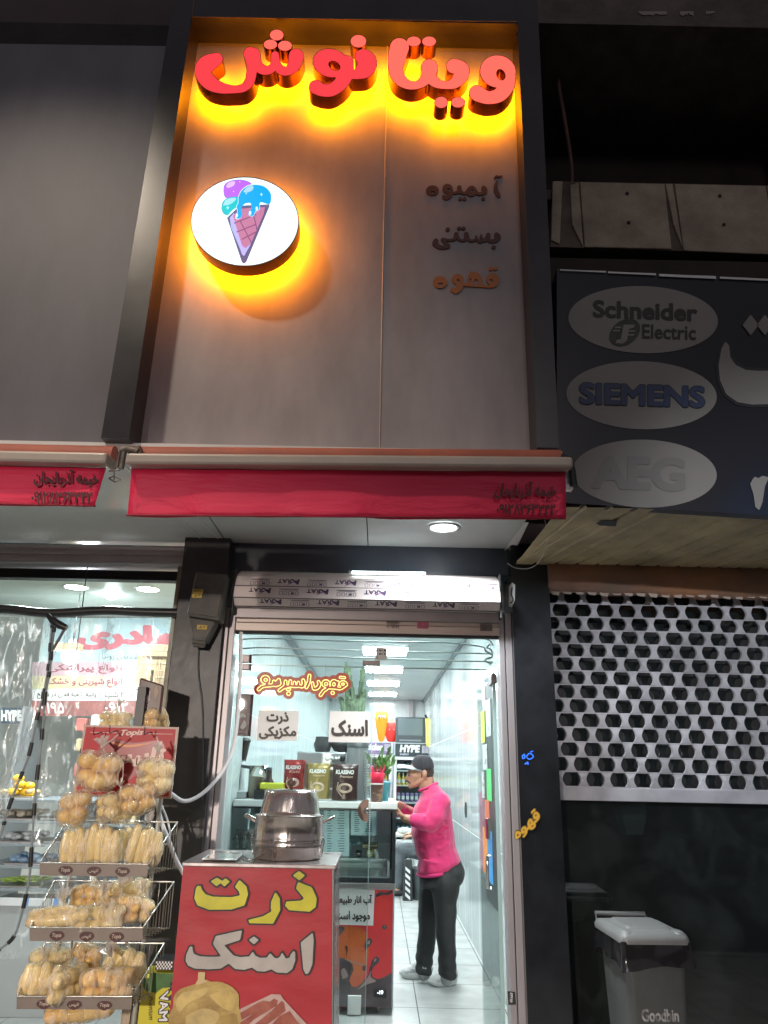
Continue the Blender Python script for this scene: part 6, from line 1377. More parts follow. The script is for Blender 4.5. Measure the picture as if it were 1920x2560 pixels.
def proto(kind, seed, H):
    """prototype at the origin, foot at z=0, H = about the width in metres"""
    r = random.Random(seed); items = []
    if kind == 'buns':
        for i, (x, z) in enumerate(((-.26, .2), (.24, .16), (0, .5), (-.3, .58), (.3, .52), (.02, .1))): items.append(('bun', [(x, r.uniform(-.12, .12), z + r.uniform(-.04, .04), .25)], (1, 1, .78)))
        top = .95
    elif kind == 'loaves':
        for i in range(4):
            x = -.34 + .23 * i; l = r.uniform(.55, .7); t_ = r.uniform(-.08, .08); items.append(('loaf', [(x, r.uniform(-.06, .1), .14, .13), (x + t_ * .5, r.uniform(-.05, .05), .14 + l * .5, .145), (x + t_, 0, .16 + l, .11)], (1, 1, 1)))
        top = 1.0
    elif kind == 'rolls':
        for i in range(6):
            a = r.uniform(-.7, .7); x, z = -.3 + .3 * (i % 3) + r.uniform(-.04, .04), .15 + .24 * (i // 3); dx, dz = .13 * math.cos(a), .13 * math.sin(a)
            items.append(('bread_roll', [(x - dx, r.uniform(-.2, .1), z - dz, .09), (x, r.uniform(-.15, .05), z, .145), (x + dx, r.uniform(-.1, .1), z + dz, .10)], (1, 1, 1)))
        top = .72
    else:  # long bag lying down
        for i in range(3):
            items.append(('loaf', [(-.5, -.12 + .14 * i, .13 + .1 * (i % 2), .1), (0, -.1 + .12 * i, .15 + .1 * (i % 2), .14), (.42, -.12 + .14 * i, .17 + .1 * (i % 2), .11)], (1, 1, 1)))
        top = .45
    root = bpy.data.objects.new('bread_bag', None); COL.objects.link(root); root.empty_display_size = .05
    bm_ = r.choice(bun_m) if kind != 'loaves' else bun_m[2]
    bag = MB()
    for nm, pts, sc in items:
        mb = MB(); P = [(x * H, y * H, z * H, q * H) for x, y, z, q in pts]
        if len(P) == 1: x, y, z, q = P[0]; mb.ball((x, y, z), q, 20, 14, 1.08, 1.0, sc[2]); bag.ball((x, y, z), q * 1.25, 12, 8)
        else: chain(mb, P); chain(bag, [(a, b, c, d * 1.35) for a, b, c, d in P])
        o = mb.build(nm, bm_, root)
        w_ = wrinkle(.012 * H, 30 * .1 / H, seed)
        for v in o.data.vertices: v.co = w_(v.co.copy(), v.normal.copy())
    for (a, b) in zip(items[:-1], items[1:]):
        p, q = a[1][len(a[1]) // 2], b[1][len(b[1]) // 2]; capsule(bag, [c * H for c in p[:3]], [c * H for c in q[:3]], .2 * H, .2 * H)
    cx = r.uniform(-.06, .06)
    capsule(bag, (0, 0, top * .6 * H), (cx * H, 0, top * H), .2 * H, .055 * H)
    bo = melt(bag, 'bag', bagm, root, voxel=.055 * H, smooth=6, fn=lambda p, n: p + n * H * (.03 * noise.noise(p * (7 / H) * .6 + Vector((seed, 0, 0))) + .012 * noise.noise(Vector((p.x * 40, p.y * 40, p.z * 8)) / H * .35)))
    nk = MB()
    for i in range(7):  # gathered, flared mouth of the bag
        a = r.uniform(-1.2, 1.2); b = r.uniform(0, 6.28); L = r.uniform(.2, .36) * H; c = Vector((cx * H, 0, top * H + .02 * H))
        d = Vector((math.sin(a) * math.cos(b), math.sin(a) * math.sin(b), abs(math.cos(a)) + .2)).normalized(); s = d.orthogonal().normalized() * .07 * H
        nk.add([c - s * .25, c + s * .25, c + d * L + s, c + d * L * .9 - s + Vector((0, .01, 0))], [(0, 1, 2, 3)])
    nk.build('bag_mouth', knot, root)
    return root
PR = {}
for kind in ('buns', 'loaves', 'rolls', 'long'):
    for s_ in (1, 2): PR[(kind, s_)] = [proto(kind, s_ * 7 + len(kind), .16), False]
def put_bag(kind, s_, px, py, Y, wpx, label, group, rz=0, tilt=0, hang=None, squash=1):
    e = PR[(kind, s_)]; o = e[0]
    if e[1]:
        n_ = o.copy(); COL.objects.link(n_)
        for ch in o.children: c_ = ch.copy(); COL.objects.link(c_); c_.parent = n_
        for k_ in list(n_.keys()): del n_[k_]
        o = n_
    e[1] = True
    p = at(px, py, Y); o.location = p; d = Y * math.cos(TH) + (p.z - EYE) * math.sin(TH); sc = (wpx * (1.32 if py > 2200 else 1.14) * d / FPX) / (.16 * 1.12)
    o.scale = (sc, sc, sc * squash); o.rotation_euler = (0, tilt, rz); o.name = 'bread_bag'
    tag(o, label, 'bag of bread', group)
    if hang:
        t = thing('hanging_bag_string', 'pale twisted string holding ' + hang[2], 'string'); a = Vector(p) + Vector((0, 0, sc * .16 * .95)); b = at(hang[0], hang[1], Y)
        MB().tube([a, (a + b) / 2 + Vector((.004, 0, 0)), b], [.007, .003, .004], 6).build('twisted_plastic', knot, t); settle(t, a)
    return o
gh = 'bags of buns hanging on the rack board'
put_bag('buns', 1, 240, 1962, 3.86, 92, 'bag of four golden buns hanging at the upper left of the red board', gh, .2, .05, (296, 1836, 'the upper left bag of buns'))
put_bag('buns', 2, 388, 1972, 3.84, 86, 'bag of four golden buns hanging at the upper right of the red board', gh, -.3, -.04, (392, 1842, 'the upper right bag of buns'))
put_bag('buns', 2, 258, 2045, 3.90, 62, 'dull bag of buns tucked behind the hanging ones, left of centre', gh, 1.5, .1)
put_bag('buns', 1, 182, 2053, 3.80, 82, 'lowest bag of pale buns hanging left, above the baguettes', gh, 2.4, .12)
put_bag('buns', 2, 293, 2045, 3.80, 72, 'small bag of buns hanging on a string at the centre of the rack', gh, .9, -.05, (308, 1905, 'the centre bag of buns'))
put_bag('buns', 1, 345, 2025, 3.77, 78, 'bag with a big golden bun hanging right of centre, over the baguettes', gh, 3.4, .1, squash=.95)
gt = 'bags of bread in the rack baskets'
L = 'bags of long loaves standing in the top basket'
put_bag('loaves', 1, 188, 2160, 3.84, 82, 'leftmost bag of upright long loaves in the top basket', gt, .1, -.06, squash=1.1)
put_bag('loaves', 2, 250, 2158, 3.80, 92, 'second bag of upright long loaves from the left, top basket', gt, -.1, .05, squash=1.0)
put_bag('loaves', 1, 310, 2150, 3.95, 66, 'brown bag of upright loaves at the back of the top basket', gt, .6, .0, squash=1.2)
put_bag('loaves', 2, 352, 2163, 3.79, 86, 'rightmost bag of upright long loaves, leaning right in the top basket', gt, .3, .12, squash=1.1)
put_bag('rolls', 1, 226, 2272, 3.98, 84, 'bag of rolls at the back left of the middle basket', gt, .2)
put_bag('rolls', 2, 312, 2268, 3.98, 96, 'bag of rolls at the back of the middle basket, right of centre', gt, .8)
put_bag('long', 1, 142, 2318, 3.82, 100, 'bag of long loaves lying at the front left of the middle basket', gt, .15)
put_bag('rolls', 2, 348, 2300, 3.92, 76, 'bag of rolls at the right side of the middle basket', gt, 2.1)
put_bag('rolls', 1, 290, 2308, 3.86, 92, 'bag of rolls in the middle of the middle basket', gt, 3.0)
put_bag('rolls', 2, 240, 2334, 3.79, 100, 'bag of rolls with a knotted top at the front of the middle basket', gt, .4)
put_bag('buns', 2, 122, 2436, 3.98, 78, 'bag of pale buns at the back left of the bottom basket', gt, .7, squash=.8)
put_bag('rolls', 1, 208, 2430, 3.98, 88, 'bag of rolls at the back middle of the bottom basket', gt, 2.2)
put_bag('loaves', 2, 300, 2465, 3.92, 92, 'bag of loaves with a twisted handle at the right of the bottom basket', gt, .2, .1, squash=.85)
put_bag('loaves', 1, 90, 2495, 3.80, 86, 'bag of loaves leaning at the front left of the bottom basket', gt, .3, .12, squash=.85)
put_bag('rolls', 2, 158, 2502, 3.78, 104, 'bag of rolls with a big knot at the front middle of the bottom basket', gt, 1.2, squash=1.1)
put_bag('rolls', 1, 262, 2502, 3.79, 104, 'bag of rolls at the front right of the bottom basket', gt, .1, squash=1.05)
put_bag('long', 2, 200, 2552, 3.9, 120, 'bag of bread on the floor under the rack', gt, .4)
put_bag('rolls', 2, 285, 1822, 4.12, 72, 'yellow bag of bread standing behind the top left of the red board', gt, .4)
put_bag('rolls', 1, 385, 1824, 4.14, 90, 'milky white bag of bread standing behind the top right of the red board', gt, 1.3)
for e in PR.values():
    if not e[1]:
        for ch in list(e[0].children): bpy.data.objects.remove(ch)
        bpy.data.objects.remove(e[0])
# brown coffee pouch hanging beside the black post
pou = thing('coffee_pouch', 'small brown pouch with pale letters hanging above the red rack board', 'pouch')
YQ = 4.06; Zq = lambda x, y: at(x * .3375, 1350 + .3375 * y, YQ)
f = [Zq(1003, 1270), Zq(1185, 1290), Zq(1210, 1075), Zq(1035, 1018)]; MB().hexa(f, [p + Vector((0, .03, 0)) for p in f]).build('pouch_body', mat('brown_pouch', (.10, .045, .035), .35, var=.3, vs=12), pou, bevel=.008)
mb = MB(); type_quad(mb, 'اورنگ', *[p + Vector((0, -.003, 0)) for p in (Zq(1015, 1195), Zq(1110, 1215), Zq(1118, 1110), Zq(1025, 1085))], .05, 0, 0, .05)
type_quad(mb, 'OURANG', *[p + Vector((0, -.003, 0)) for p in (Zq(1008, 1240), Zq(1098, 1258), Zq(1103, 1215), Zq(1013, 1198))], .03, 0, 0, .05); mb.build('pouch_letters', mat('pale_pouch_letters', (.6, .45, .45), .5), pou)
bsh = MB(); bsh.add([p + Vector((0, -.002, 0)) for p in (Zq(1150, 1180), Zq(1175, 1130), Zq(1165, 1075), Zq(1140, 1110))], [(0, 1, 2, 3)]); bsh.build('bean_print', mat('tan_print', (.3, .17, .08), .4), pou); settle(pou, f[0])
# ================================================================ BACK OF THE SHOP
def rot_copy(o, loc, label=None, group=None, rz=None, sc=None):
    n_ = o.copy(); COL.objects.link(n_)
    for ch in o.children:
        c_ = ch.copy(); COL.objects.link(c_); c_.parent = n_
        for g_ in ch.children: d_ = g_.copy(); COL.objects.link(d_); d_.parent = c_
    n_.location = loc
    if label: n_['label'] = label
    if group: n_['group'] = group
    if rz is not None: n_.rotation_euler[2] = rz
    if sc: n_.scale = (sc, sc, sc)
    return n_
YFR = 15.0
def drinks_fridge(label, px0, px1, hy0, hy1, txt, tcol, hcol):
    t = thing('drinks_fridge', label, 'fridge', group='glass door drinks fridges'); a, b = at(px0, hy1, YFR), at(px1, hy0, YFR); x0, x1 = a.x, b.x
    MB().box(x0, x0 + .05, YFR, YFR + .62, .0, b.z).box(x1 - .05, x1, YFR, YFR + .62, 0, b.z).box(x0 + .05, x1 - .05, YFR + .57, YFR + .62, 0, b.z).box(x0 + .05, x1 - .05, YFR, YFR + .57, 0, .3).box(x0 + .05, x1 - .05, YFR + .01, YFR + .57, a.z, b.z).build('body', mat('fridge_body', (.5, .55, .58), .35), t)
    MB().box(x0 + .03, x1 - .03, YFR - .02, YFR, a.z + .01, b.z - .02).build('header', mat('header_' + txt, hcol, .3, var=.5, vs=8), t)
    mb = MB(); w_ = x1 - x0; h = b.z - a.z; type_quad(mb, txt, (x0 + w_ * .16, YFR - .024, a.z + h * .32), (x0 + w_ * .72, YFR - .024, a.z + h * .32), (x0 + w_ * .72, YFR - .024, a.z + h * .85), (x0 + w_ * .16, YFR - .024, a.z + h * .85), .07, 0, .15, .05); mb.build('header_letters', tcol, t)
    mb = MB()
    for k in range(5): x = x0 + w_ * (.77 + .035 * k); mb.box(x, x + w_ * .022, YFR - .023, YFR - .0215, a.z + h * .3, a.z + h * .82)
    if txt == 'HYPE': type_quad(mb, 'ENERGY', (x0 + w_ * .17, YFR - .024, a.z + h * .12), (x0 + w_ * .42, YFR - .024, a.z + h * .12), (x0 + w_ * .42, YFR - .024, a.z + h * .25), (x0 + w_ * .17, YFR - .024, a.z + h * .25), .03, 0, .1, .06)
    mb.build('header_can_print', mat('lilac_print', (.55, .5, .6), .5), t)
    fr = MB().box(x0 + .01, x0 + .06, YFR - .03, YFR - .005, .3, a.z).box(x1 - .06, x1 - .01, YFR - .03, YFR - .005, .3, a.z).box(x0 + .06, x1 - .06, YFR - .03, YFR - .005, a.z - .05, a.z).box(x0 + .06, x1 - .06, YFR - .03, YFR - .005, .3, .35).build('door', M['white'], t)
    MB().box(x0 + .06, x1 - .06, YFR - .02, YFR - .016, .35, a.z - .05).build('pane', M['glass'], fr); MB().tube([(x1 - .035, YFR - .06, .9), (x1 - .035, YFR - .06, 1.4)], .01, 8).build('handle', M['steel'], fr)
    MB().box(x0 + .05, x1 - .05, YFR + .55, YFR + .57, .3, a.z).build('dark_lining', mat('fridge_inside', (.10, .12, .14), .4), t)
    zs = []
    for py in (1926, 1963, 2006, 2045, 2090):
        z = at(1020, py, YFR + .05).z; zs.append(z); MB().box(x0 + .055, x1 - .055, YFR + .03, YFR + .5, z - .02, z).build('shelf', M['white'], t)
    settle(t, ((x0 + x1) / 2, YFR, 0)); return x0, x1, zs
fx0, fx1, fz = drinks_fridge('drinks fridge with the big white header letters, behind the man', 984, 1076, 1858, 1892, 'HYPE', M['white'], (.02, .03, .035))
gx0, gx1, gz = drinks_fridge('drinks fridge with a purple and white header, left of the other', 896, 981, 1855, 1886, 'icicles', M['white'], (.25, .16, .32))
cols = {'b0': (.1, .12, .14), 'b1': (.75, .55, .08), 'b2': (.35, .25, .5), 'b3': (.55, .08, .22), 'b4': (.2, .3, .4)}
bprot = {}
def bottle(kind):
    if kind in bprot: return None
    t = thing('drink_bottle' if kind in ('b0', 'b1') else 'drink_can', '', 'drink'); m_ = mat('drink_' + kind, cols[kind], .25, var=.2, vs=30)
    if kind in ('b0', 'b1'):
        MB().lathe([(.0001, 0), (.032, 0), (.034, .01), (.034, .12), (.014, .17), (.013, .2)], n=14).build('glass_body', m_, t); MB().lathe([(.015, .2), (.015, .22), (.0001, .221)], n=12).build('cap', M['white'], t); MB().lathe([(.0347, .04), (.0347, .1)], n=14).build('paper_label', M['white'], t)
    else: MB().lathe([(.0001, 0), (.026, 0), (.03, .01), (.03, .15), (.024, .165), (.0001, .165)], n=14).build('can_body', m_, t); MB().lathe([(.0303, .05), (.0303, .11)], n=14).build('print_band', M['white'], t)
    bprot[kind] = t; return t
n0 = 0
for (x0, x1, zs, nm) in ((fx0, fx1, fz, 'taller-lettered'), (gx0, gx1, gz, 'left')):
    for r_, kind in enumerate(('b0', 'b1', 'b2', 'b3', 'b4')):
        gap = .085; x = x0 + .11; ni = 0
        while x < x1 - .1:
            fresh = bottle(kind); grp = 'drinks in the fridges'
            fn_ = 'the lettered' if nm != 'left' else 'the left'; base_ = {'b0': ('dark bottle', 'top'), 'b1': ('yellow drink bottle', 'second'), 'b2': ('purple can', 'third'), 'b3': ('dark pink can', 'fourth'), 'b4': ('blue grey can', 'lowest')}[kind]; lab = ORD[ni] + ' ' + base_[0] + ' from the left, ' + base_[1] + ' shelf of ' + ('the HYPE fridge' if nm != 'left' else 'the left fridge').replace('HYPE', 'big lettered'); ni += 1
            if fresh: fresh.location = (x, YFR + .12, zs[r_] + .001); tag(fresh, lab, None, grp); o = fresh
            else: o = rot_copy(bprot[kind], (x, YFR + .12, zs[r_] + .001), lab, grp)
            o['category'] = 'bottle' if kind in ('b0', 'b1') else 'can'
            x += gap
tv = thing('old_television', 'old grey tube television standing on top of the right hand fridge', 'television')
ztv = at(1030, 1857, YFR).z; a, b = at(988, 1858, YFR), at(1064, 1793, YFR); z0 = max(ztv, at(1076, 1858, YFR).z)
MB().box(a.x, b.x, YFR + .05, YFR + .2, z0, b.z, .015).build('front_bezel', mat('tv_dark', (.05, .06, .065), .4), tv); MB().hexa([(a.x + .04, YFR + .2, z0), (b.x - .04, YFR + .2, z0), (b.x - .04, YFR + .2, b.z - .02), (a.x + .04, YFR + .2, b.z - .02)], [(a.x + .14, YFR + .5, z0), (b.x - .14, YFR + .5, z0), (b.x - .14, YFR + .5, b.z - .12), (a.x + .14, YFR + .5, b.z - .12)]).build('rear_shell', mat('tv_dark2', (.05, .06, .065), .5), tv)
MB().box(a.x + .05, b.x - .05, YFR + .035, YFR + .055, z0 + .13, b.z - .03, .012).build('screen', mat('tv_screen', (.16, .19, .2), .08), tv); MB().box(a.x + .08, b.x - .08, YFR + .04, YFR + .05, z0 + .03, z0 + .06).build('control_strip', mat('tv_strip', (.2, .22, .24), .4), tv); settle(tv, ((a.x + b.x) / 2, YFR + .2, z0))
eye = mat('eye_white', (.85, .85, .8), .4)
def plush(name, label, prof_, c, m, faceY, eyes, leafs):
    t = thing(name, label, 'soft toy'); MB().lathe(prof_, c, 24, sy=.6).build('body', m, t)
    for dx, dz, r in eyes: e_ = MB().ball((c[0] + dx, c[1] - faceY, c[2] + dz), r, 12, 8).build('eye', eye, t); MB().ball((c[0] + dx, c[1] - faceY - r * .8, c[2] + dz), r * .45, 8, 6).build('pupil', M['ink'], e_)
    mb = MB()
    for a in range(5): an = a * 1.256; mb.tube([(c[0], c[1], c[2] + prof_[-1][1] - .01), (c[0] + .04 * math.cos(an), c[1] + .03 * math.sin(an), c[2] + prof_[-1][1] + leafs)], [.014, .004], 6)
    mb.build('leaf_tuft', mat('plush_green', (.15, .4, .08), .7), t); settle(t, c); return t
zf_ = at(940, 1855, YFR).z + .004
c = Vector((at(953, 1855, YFR).x, YFR + .15, zf_))
plush('carrot_plush', 'orange carrot shaped plush with big eyes on the left fridge', [(.03, 0), (.06, .05), (.1, .25), (.13, .45), (.12, .56), (.05, .62), (.0001, .63)], c, mat('orange_felt', (.85, .32, .02), .8), .075, ((-.045, .47, .032), (.045, .47, .032)), .1)
c = Vector((at(979, 1853, YFR).x, YFR + .18, zf_)); plush('tomato_plush', 'round red tomato plush beside the orange one on the fridge', [(.0001, 0), (.08, .02), (.13, .14), (.14, .25), (.11, .36), (.04, .40), (.0001, .39)], c, mat('red_felt', (.72, .03, .02), .7), .07, ((-.04, .24, .014), (.04, .24, .014)), .05)
t = thing('banana_plush', 'tall yellow banana plush with a smile hanging at the television side', 'soft toy')
pts = [tuple(at(x, y, YFR - .06)) for x, y in ((1067, 1796), (1072, 1812), (1075, 1835), (1073, 1855), (1069, 1866))]; MB().tube(crom(pts, 5), [.03 + .045 * math.sin(math.pi * (i / 20)) for i in range(21)], 10).build('body', mat('yellow_felt', (.75, .70, .10), .8), t); MB().tube([pts[0], Vector(pts[0]) + Vector((-.03, 0, .07))], .022, 8).build('stem', M['ink'], t)
c = Vector(pts[1]); 
for dx in (0, .06): MB().ball((c.x - .01 + dx, c.y - .07, c.z - .07), .008, 6, 4).build('eye', M['ink'], t)
MB().tube([(c.x, c.y - .075, c.z - .12), (c.x + .025, c.y - .078, c.z - .135), (c.x + .05, c.y - .075, c.z - .12)], .004, 5).build('smile', M['ink'], t); settle(t, pts[-1])
for z in (.45, .9): pass
sw = thing('wall_switch', 'small steel pull handle set in the right tiled wall', 'handle'); MB().box(.935, .948, 8.5, 8.56, 1.12, 1.27, .003).build('plate', M['darkgrey'], sw); MB().box(.925, .936, 8.515, 8.545, 1.15, 1.24, .002).build('grip', M['chrome'], sw); settle(sw, (.945, 8.53, 1.12))
# ================================================================ THINGS ON THE COUNTER
ZC = zt + .001
def on(px, Y): return Vector((at(px, 2003, Y).x, Y, ZC))
def hz(py, Y): return at(800, py, Y).z
# grinder
Y = 6.2; g_ = thing('coffee_grinder', 'silver coffee grinder with a smoky bean hopper at the left end of the counter', 'coffee grinder')
x0, x1 = at(569, 1960, Y).x, at(626, 1960, Y).x; cx = at(601, 1900, Y).x
MB().box(x0, x1, Y - .14, Y + .14, ZC, ZC + .05, .006).box(at(573, 1950, Y).x, at(606, 1950, Y).x, Y - .08, Y + .1, ZC + .05, hz(1908, Y), .015).build('body', mat('silver_grinder', (.55, .56, .57), .3, .6), g_)
zh = hz(1906, Y); r_ = (at(624, 1860, Y).x - at(580, 1860, Y).x) / 2
MB().lathe([(.045, 0), (.05, .03), (r_ * .9, (hz(1856, Y) - zh) * .8), (r_, hz(1856, Y) - zh)], (cx, Y, zh), 32).build('hopper', thin('smoky_plastic', (.62, .6, .58), .06, .05), g_); MB().lathe([(.04, .006), (.046, .03), (r_ * .82, .16), (.0001, .17)], (cx, Y, zh), 28).build('coffee_beans', mat('roast_beans', (.03, .018, .012), .5, bump=1, bs=120), g_)
MB().lathe([(r_ * 1.02, 0), (r_ * 1.02, .02), (.0001, .028)], (cx, Y, hz(1856, Y)), 32).build('hopper_lid', M['darkgrey'], g_); MB().tube([(cx + .03, Y - .1, zh - .04), (cx + .11, Y - .12, zh - .05)], .012, 8).build('dosing_lever', M['black'], g_); settle(g_, ((x0 + x1) / 2, Y, ZC))
jar = thing('glass_jar', 'empty clear glass jar beside the coffee grinder', 'jar'); p = on(640, 6.1); rr = .07; MB().lathe([(.0001, .004), (rr, .004), (rr, .24), (rr * .96, .24)], p, 28).build('jar_glass', thin('jar_glass', (.9, .93, .93), .12, .03), jar); MB().lathe([(rr * .95, .006), (rr * .95, .16), (.0001, .165)], p, 24).build('jar_contents', mat('pale_powder', (.5, .42, .3), .8), jar); settle(jar, p)
bo = thing('syrup_bottle', 'dark brown syrup bottle with a pale label on the counter', 'bottle'); p = on(668, 6.0); h = hz(1921, 6.0) - ZC
MB().lathe([(.0001, 0), (.058, 0), (.062, .01), (.058, h * .42), (.024, h * .66), (.02, h * .93)], p, 28).build('bottle_body', mat('dark_syrup_glass', (.03, .015, .012), .12), bo); MB().lathe([(.023, h * .9), (.023, h), (.0001, h)], p, 20).build('cap', M['black'], bo); MB().lathe([(.063, h * .1), (.0615, h * .34)], p, 28).build('paper_label', mat('cream_label', (.45, .38, .3), .6, var=.5, vs=40), bo); settle(bo, p)
yb = thing('black_yellow_machine', 'black and yellow card reader lying among the coffee bags', 'card reader'); p = on(668, 5.97); MB().box(p.x - .1, p.x + .08, 5.94, 6.04, ZC, ZC + .07, .01).build('body', M['black'], yb); MB().box(p.x - .06, p.x + .12, 5.935, 6.03, ZC + .071, ZC + .12, .01).build('yellow_case', mat('acid_yellow', (.6, .62, .05), .4), yb); settle(yb, (p.x, 5.98, ZC))
def coffee_bag(label, px0, px1, py0, py1, Y, col, bandcol, txt, sub):
    t = thing('coffee_bag', label, 'coffee bag', group='bags of coffee on the counter'); a, b = at(px0, py1, Y), at(px1, py0, Y); zb = max(ZC, a.z); mb = MB(); V = []; F = []; nx, nz = 18, 22
    for s in (-1, 1):
        for j in range(nz + 1):
            for i in range(nx + 1):
                u, v = i / nx, j / nz; edge = 1 - .04 * math.sin(math.pi * v); x = a.x + (b.x - a.x) * (.5 + (u - .5) * edge); bul = .055 * (math.sin(math.pi * u) ** .6) * ((1 - v) ** .5) * (1 if v < .93 else 0) + .003 + .004 * noise.noise(Vector((u * 6, v * 8, px0)))
                V.append((x, Y + .05 + s * bul, zb + (b.z - zb) * v))
    o_ = (nx + 1) * (nz + 1)
    for s in range(2):
        for j in range(nz):
            for i in range(nx): k = s * o_ + j * (nx + 1) + i; F.append((k, k + 1, k + nx + 2, k + nx + 1))
    for j in range(nz):
        for i in (0, nx): k = j * (nx + 1) + i; F.append((k, k + nx + 1, k + nx + 1 + o_, k + o_))
    for i in range(nx): F.append((i, i + 1, i + 1 + o_, i + o_)); k = nz * (nx + 1) + i; F.append((k, k + 1, k + 1 + o_, k + o_))
    mb.add(V, F, True).build('pouch', mat('foil_' + txt + str(px0), col, .28, .2, var=.3, vs=6), t)
    W_ = b.x - a.x; H_ = b.z - zb; Yt = Y - .012
    P = lambda u, v: Vector((a.x + W_ * u, Yt - .0 - .02 * (1 - v) * math.sin(math.pi * u), zb + H_ * v))
    mb = MB(); type_quad(mb, txt, P(.14, .72), P(.84, .72), P(.84, .84), P(.14, .84), .05, 0, .1, .05); mb.build('brand_letters', M['white'], t)
    mb = MB(); type_quad(mb, sub, P(.3, .62), P(.8, .62), P(.8, .69), P(.3, .69), .01, .0, .25, .05); mb.build('variety_letters', bandcol, t)
    mb = MB()
    for k, (rx, rz_) in enumerate(((.26, .12), (.2, .09))): mb.tube([P(.52 + rx * math.cos(q), .34 + rz_ * math.sin(q)) + Vector((0, -.012, 0)) for q in [2 * math.pi * i / 26 for i in range(27)]], .004, 5)
    mb.tube([P(.25, .5) + Vector((0, -.01, 0)), P(.2, .3) + Vector((0, -.012, 0)), P(.4, .12) + Vector((0, -.012, 0))], .003, 5).build('cup_print', bandcol, t); settle(t, ((a.x + b.x) / 2, Y + .05, zb))
cream = mat('cream_print2', (.6, .45, .35), .5)
coffee_bag('red foil coffee bag with white brand letters, left of the three', 704, 762, 1900, 1985, 6.02, (.24, .018, .015), cream, 'KLASSNO', 'Kichi')
coffee_bag('yellow green foil coffee bag with white brand letters, middle one', 762, 826, 1909, 1997, 6.0, (.27, .20, .06), cream, 'KLASSNO', 'Cappuccino')
coffee_bag('dark brown foil coffee bag with white brand letters, nearest the plant', 828, 896, 1911, 2001, 5.96, (.04, .016, .014), cream, 'KLASSNO', 'Premium')
em = thing('espresso_machine', 'silver espresso machine behind the coffee bags', 'coffee machine'); Y = 6.35
a, b = at(800, 1912, Y), at(866, 1881, Y); x0 = at(742, 1900, Y).x
MB().box(x0, b.x, Y, Y + .35, a.z, b.z, .012).build('head', mat('silver_machine', (.6, .62, .63), .28, .7), em); MB().box(x0 + .03, b.x - .03, Y + .18, Y + .34, ZC, a.z).box(x0, b.x, Y, Y + .35, ZC, ZC + .08, .008).build('body', M['steel'], em)
for i, r in enumerate((.02, .014, .014, .014, .024)): MB().lathe([(.0001, -.012), (r, -.012), (r, 0)], (at(822 + i * 8.5 if i else 818, 1897, Y).x, Y - .001, at(820, 1896, Y).z), 18, 'Y').build('dial' if i in (0, 4) else 'button', M['white'] if i < 4 else M['black'], em)
settle(em, ((x0 + b.x) / 2, Y + .17, ZC)); zm = b.z + .001
for lab, nm, x_, pr, m_ in (('dark steaming jug on top of the espresso machine, left one', 'milk_jug', 806, [(.0001, 0), (.06, 0), (.075, .06), (.06, .11), (.062, .12)], M['darkgrey']), ('black bowl on the espresso machine, right of the dark jug', 'black_bowl', 850, [(.0001, 0), (.05, .01), (.085, .06), (.07, .09), (.0001, .1)], M['ink']), ('red syrup bottle on the espresso machine', 'red_bottle', 868, [(.0001, 0), (.025, 0), (.028, .1), (.012, .15), (.012, .19), (.0001, .19)], mat('red_syrup', (.45, .03, .03), .2))):
    t = thing(nm, lab, nm.split('_')[1]); p = Vector((at(x_, 1880, 6.45).x, 6.45, zm)); MB().lathe(pr, p, 28).build('body', m_, t); MB().tube([p + Vector((pr[2][0], 0, pr[2][1] * .6)), p + Vector((pr[2][0] + .03, 0, pr[2][1] * .8)), p + Vector((pr[2][0] * .9, 0, pr[2][1] * 1.2))] if 'jug' in nm else [p + Vector((0, 0, pr[-1][1])), p + Vector((0, 0, pr[-1][1] + .015))], .006, 6).build('handle' if 'jug' in nm else 'knob', m_, t); settle(t, p)
# glass jar blender, clear cups
t = thing('clear_cup_stack', 'tall stack of clear plastic cups behind the dark coffee bag', 'cups'); p = on(921, 6.15); mb = MB()
for k in range(22): z = .012 * k; mb.lathe([(.045, .1 + z), (.047, .104 + z), (.045, .108 + z)], p, 20)
mb.lathe([(.03, .0), (.045, .1)], p, 20); mb.build('stacked_cups', thin('cup_plastic', (.93, .95, .95), .12, .1, haze=.15), t); settle(t, p)
t = thing('grey_canister', 'tall ribbed grey canister behind the coffee bags', 'canister'); p = on(890, 6.25); h = hz(1857, 6.25) - ZC
MB().lathe([(.0001, 0), (.085, 0), (.085, h * .96), (.08, h), (.0001, h)], p, 14, smooth=False).build('canister_body', mat('ribbed_grey', (.3, .3, .31), .35, .4), t); MB().lathe([(.088, h * .92), (.088, h * 1.01), (.0001, h * 1.02)], p, 24).build('lid', M['darkgrey'], t); settle(t, p)
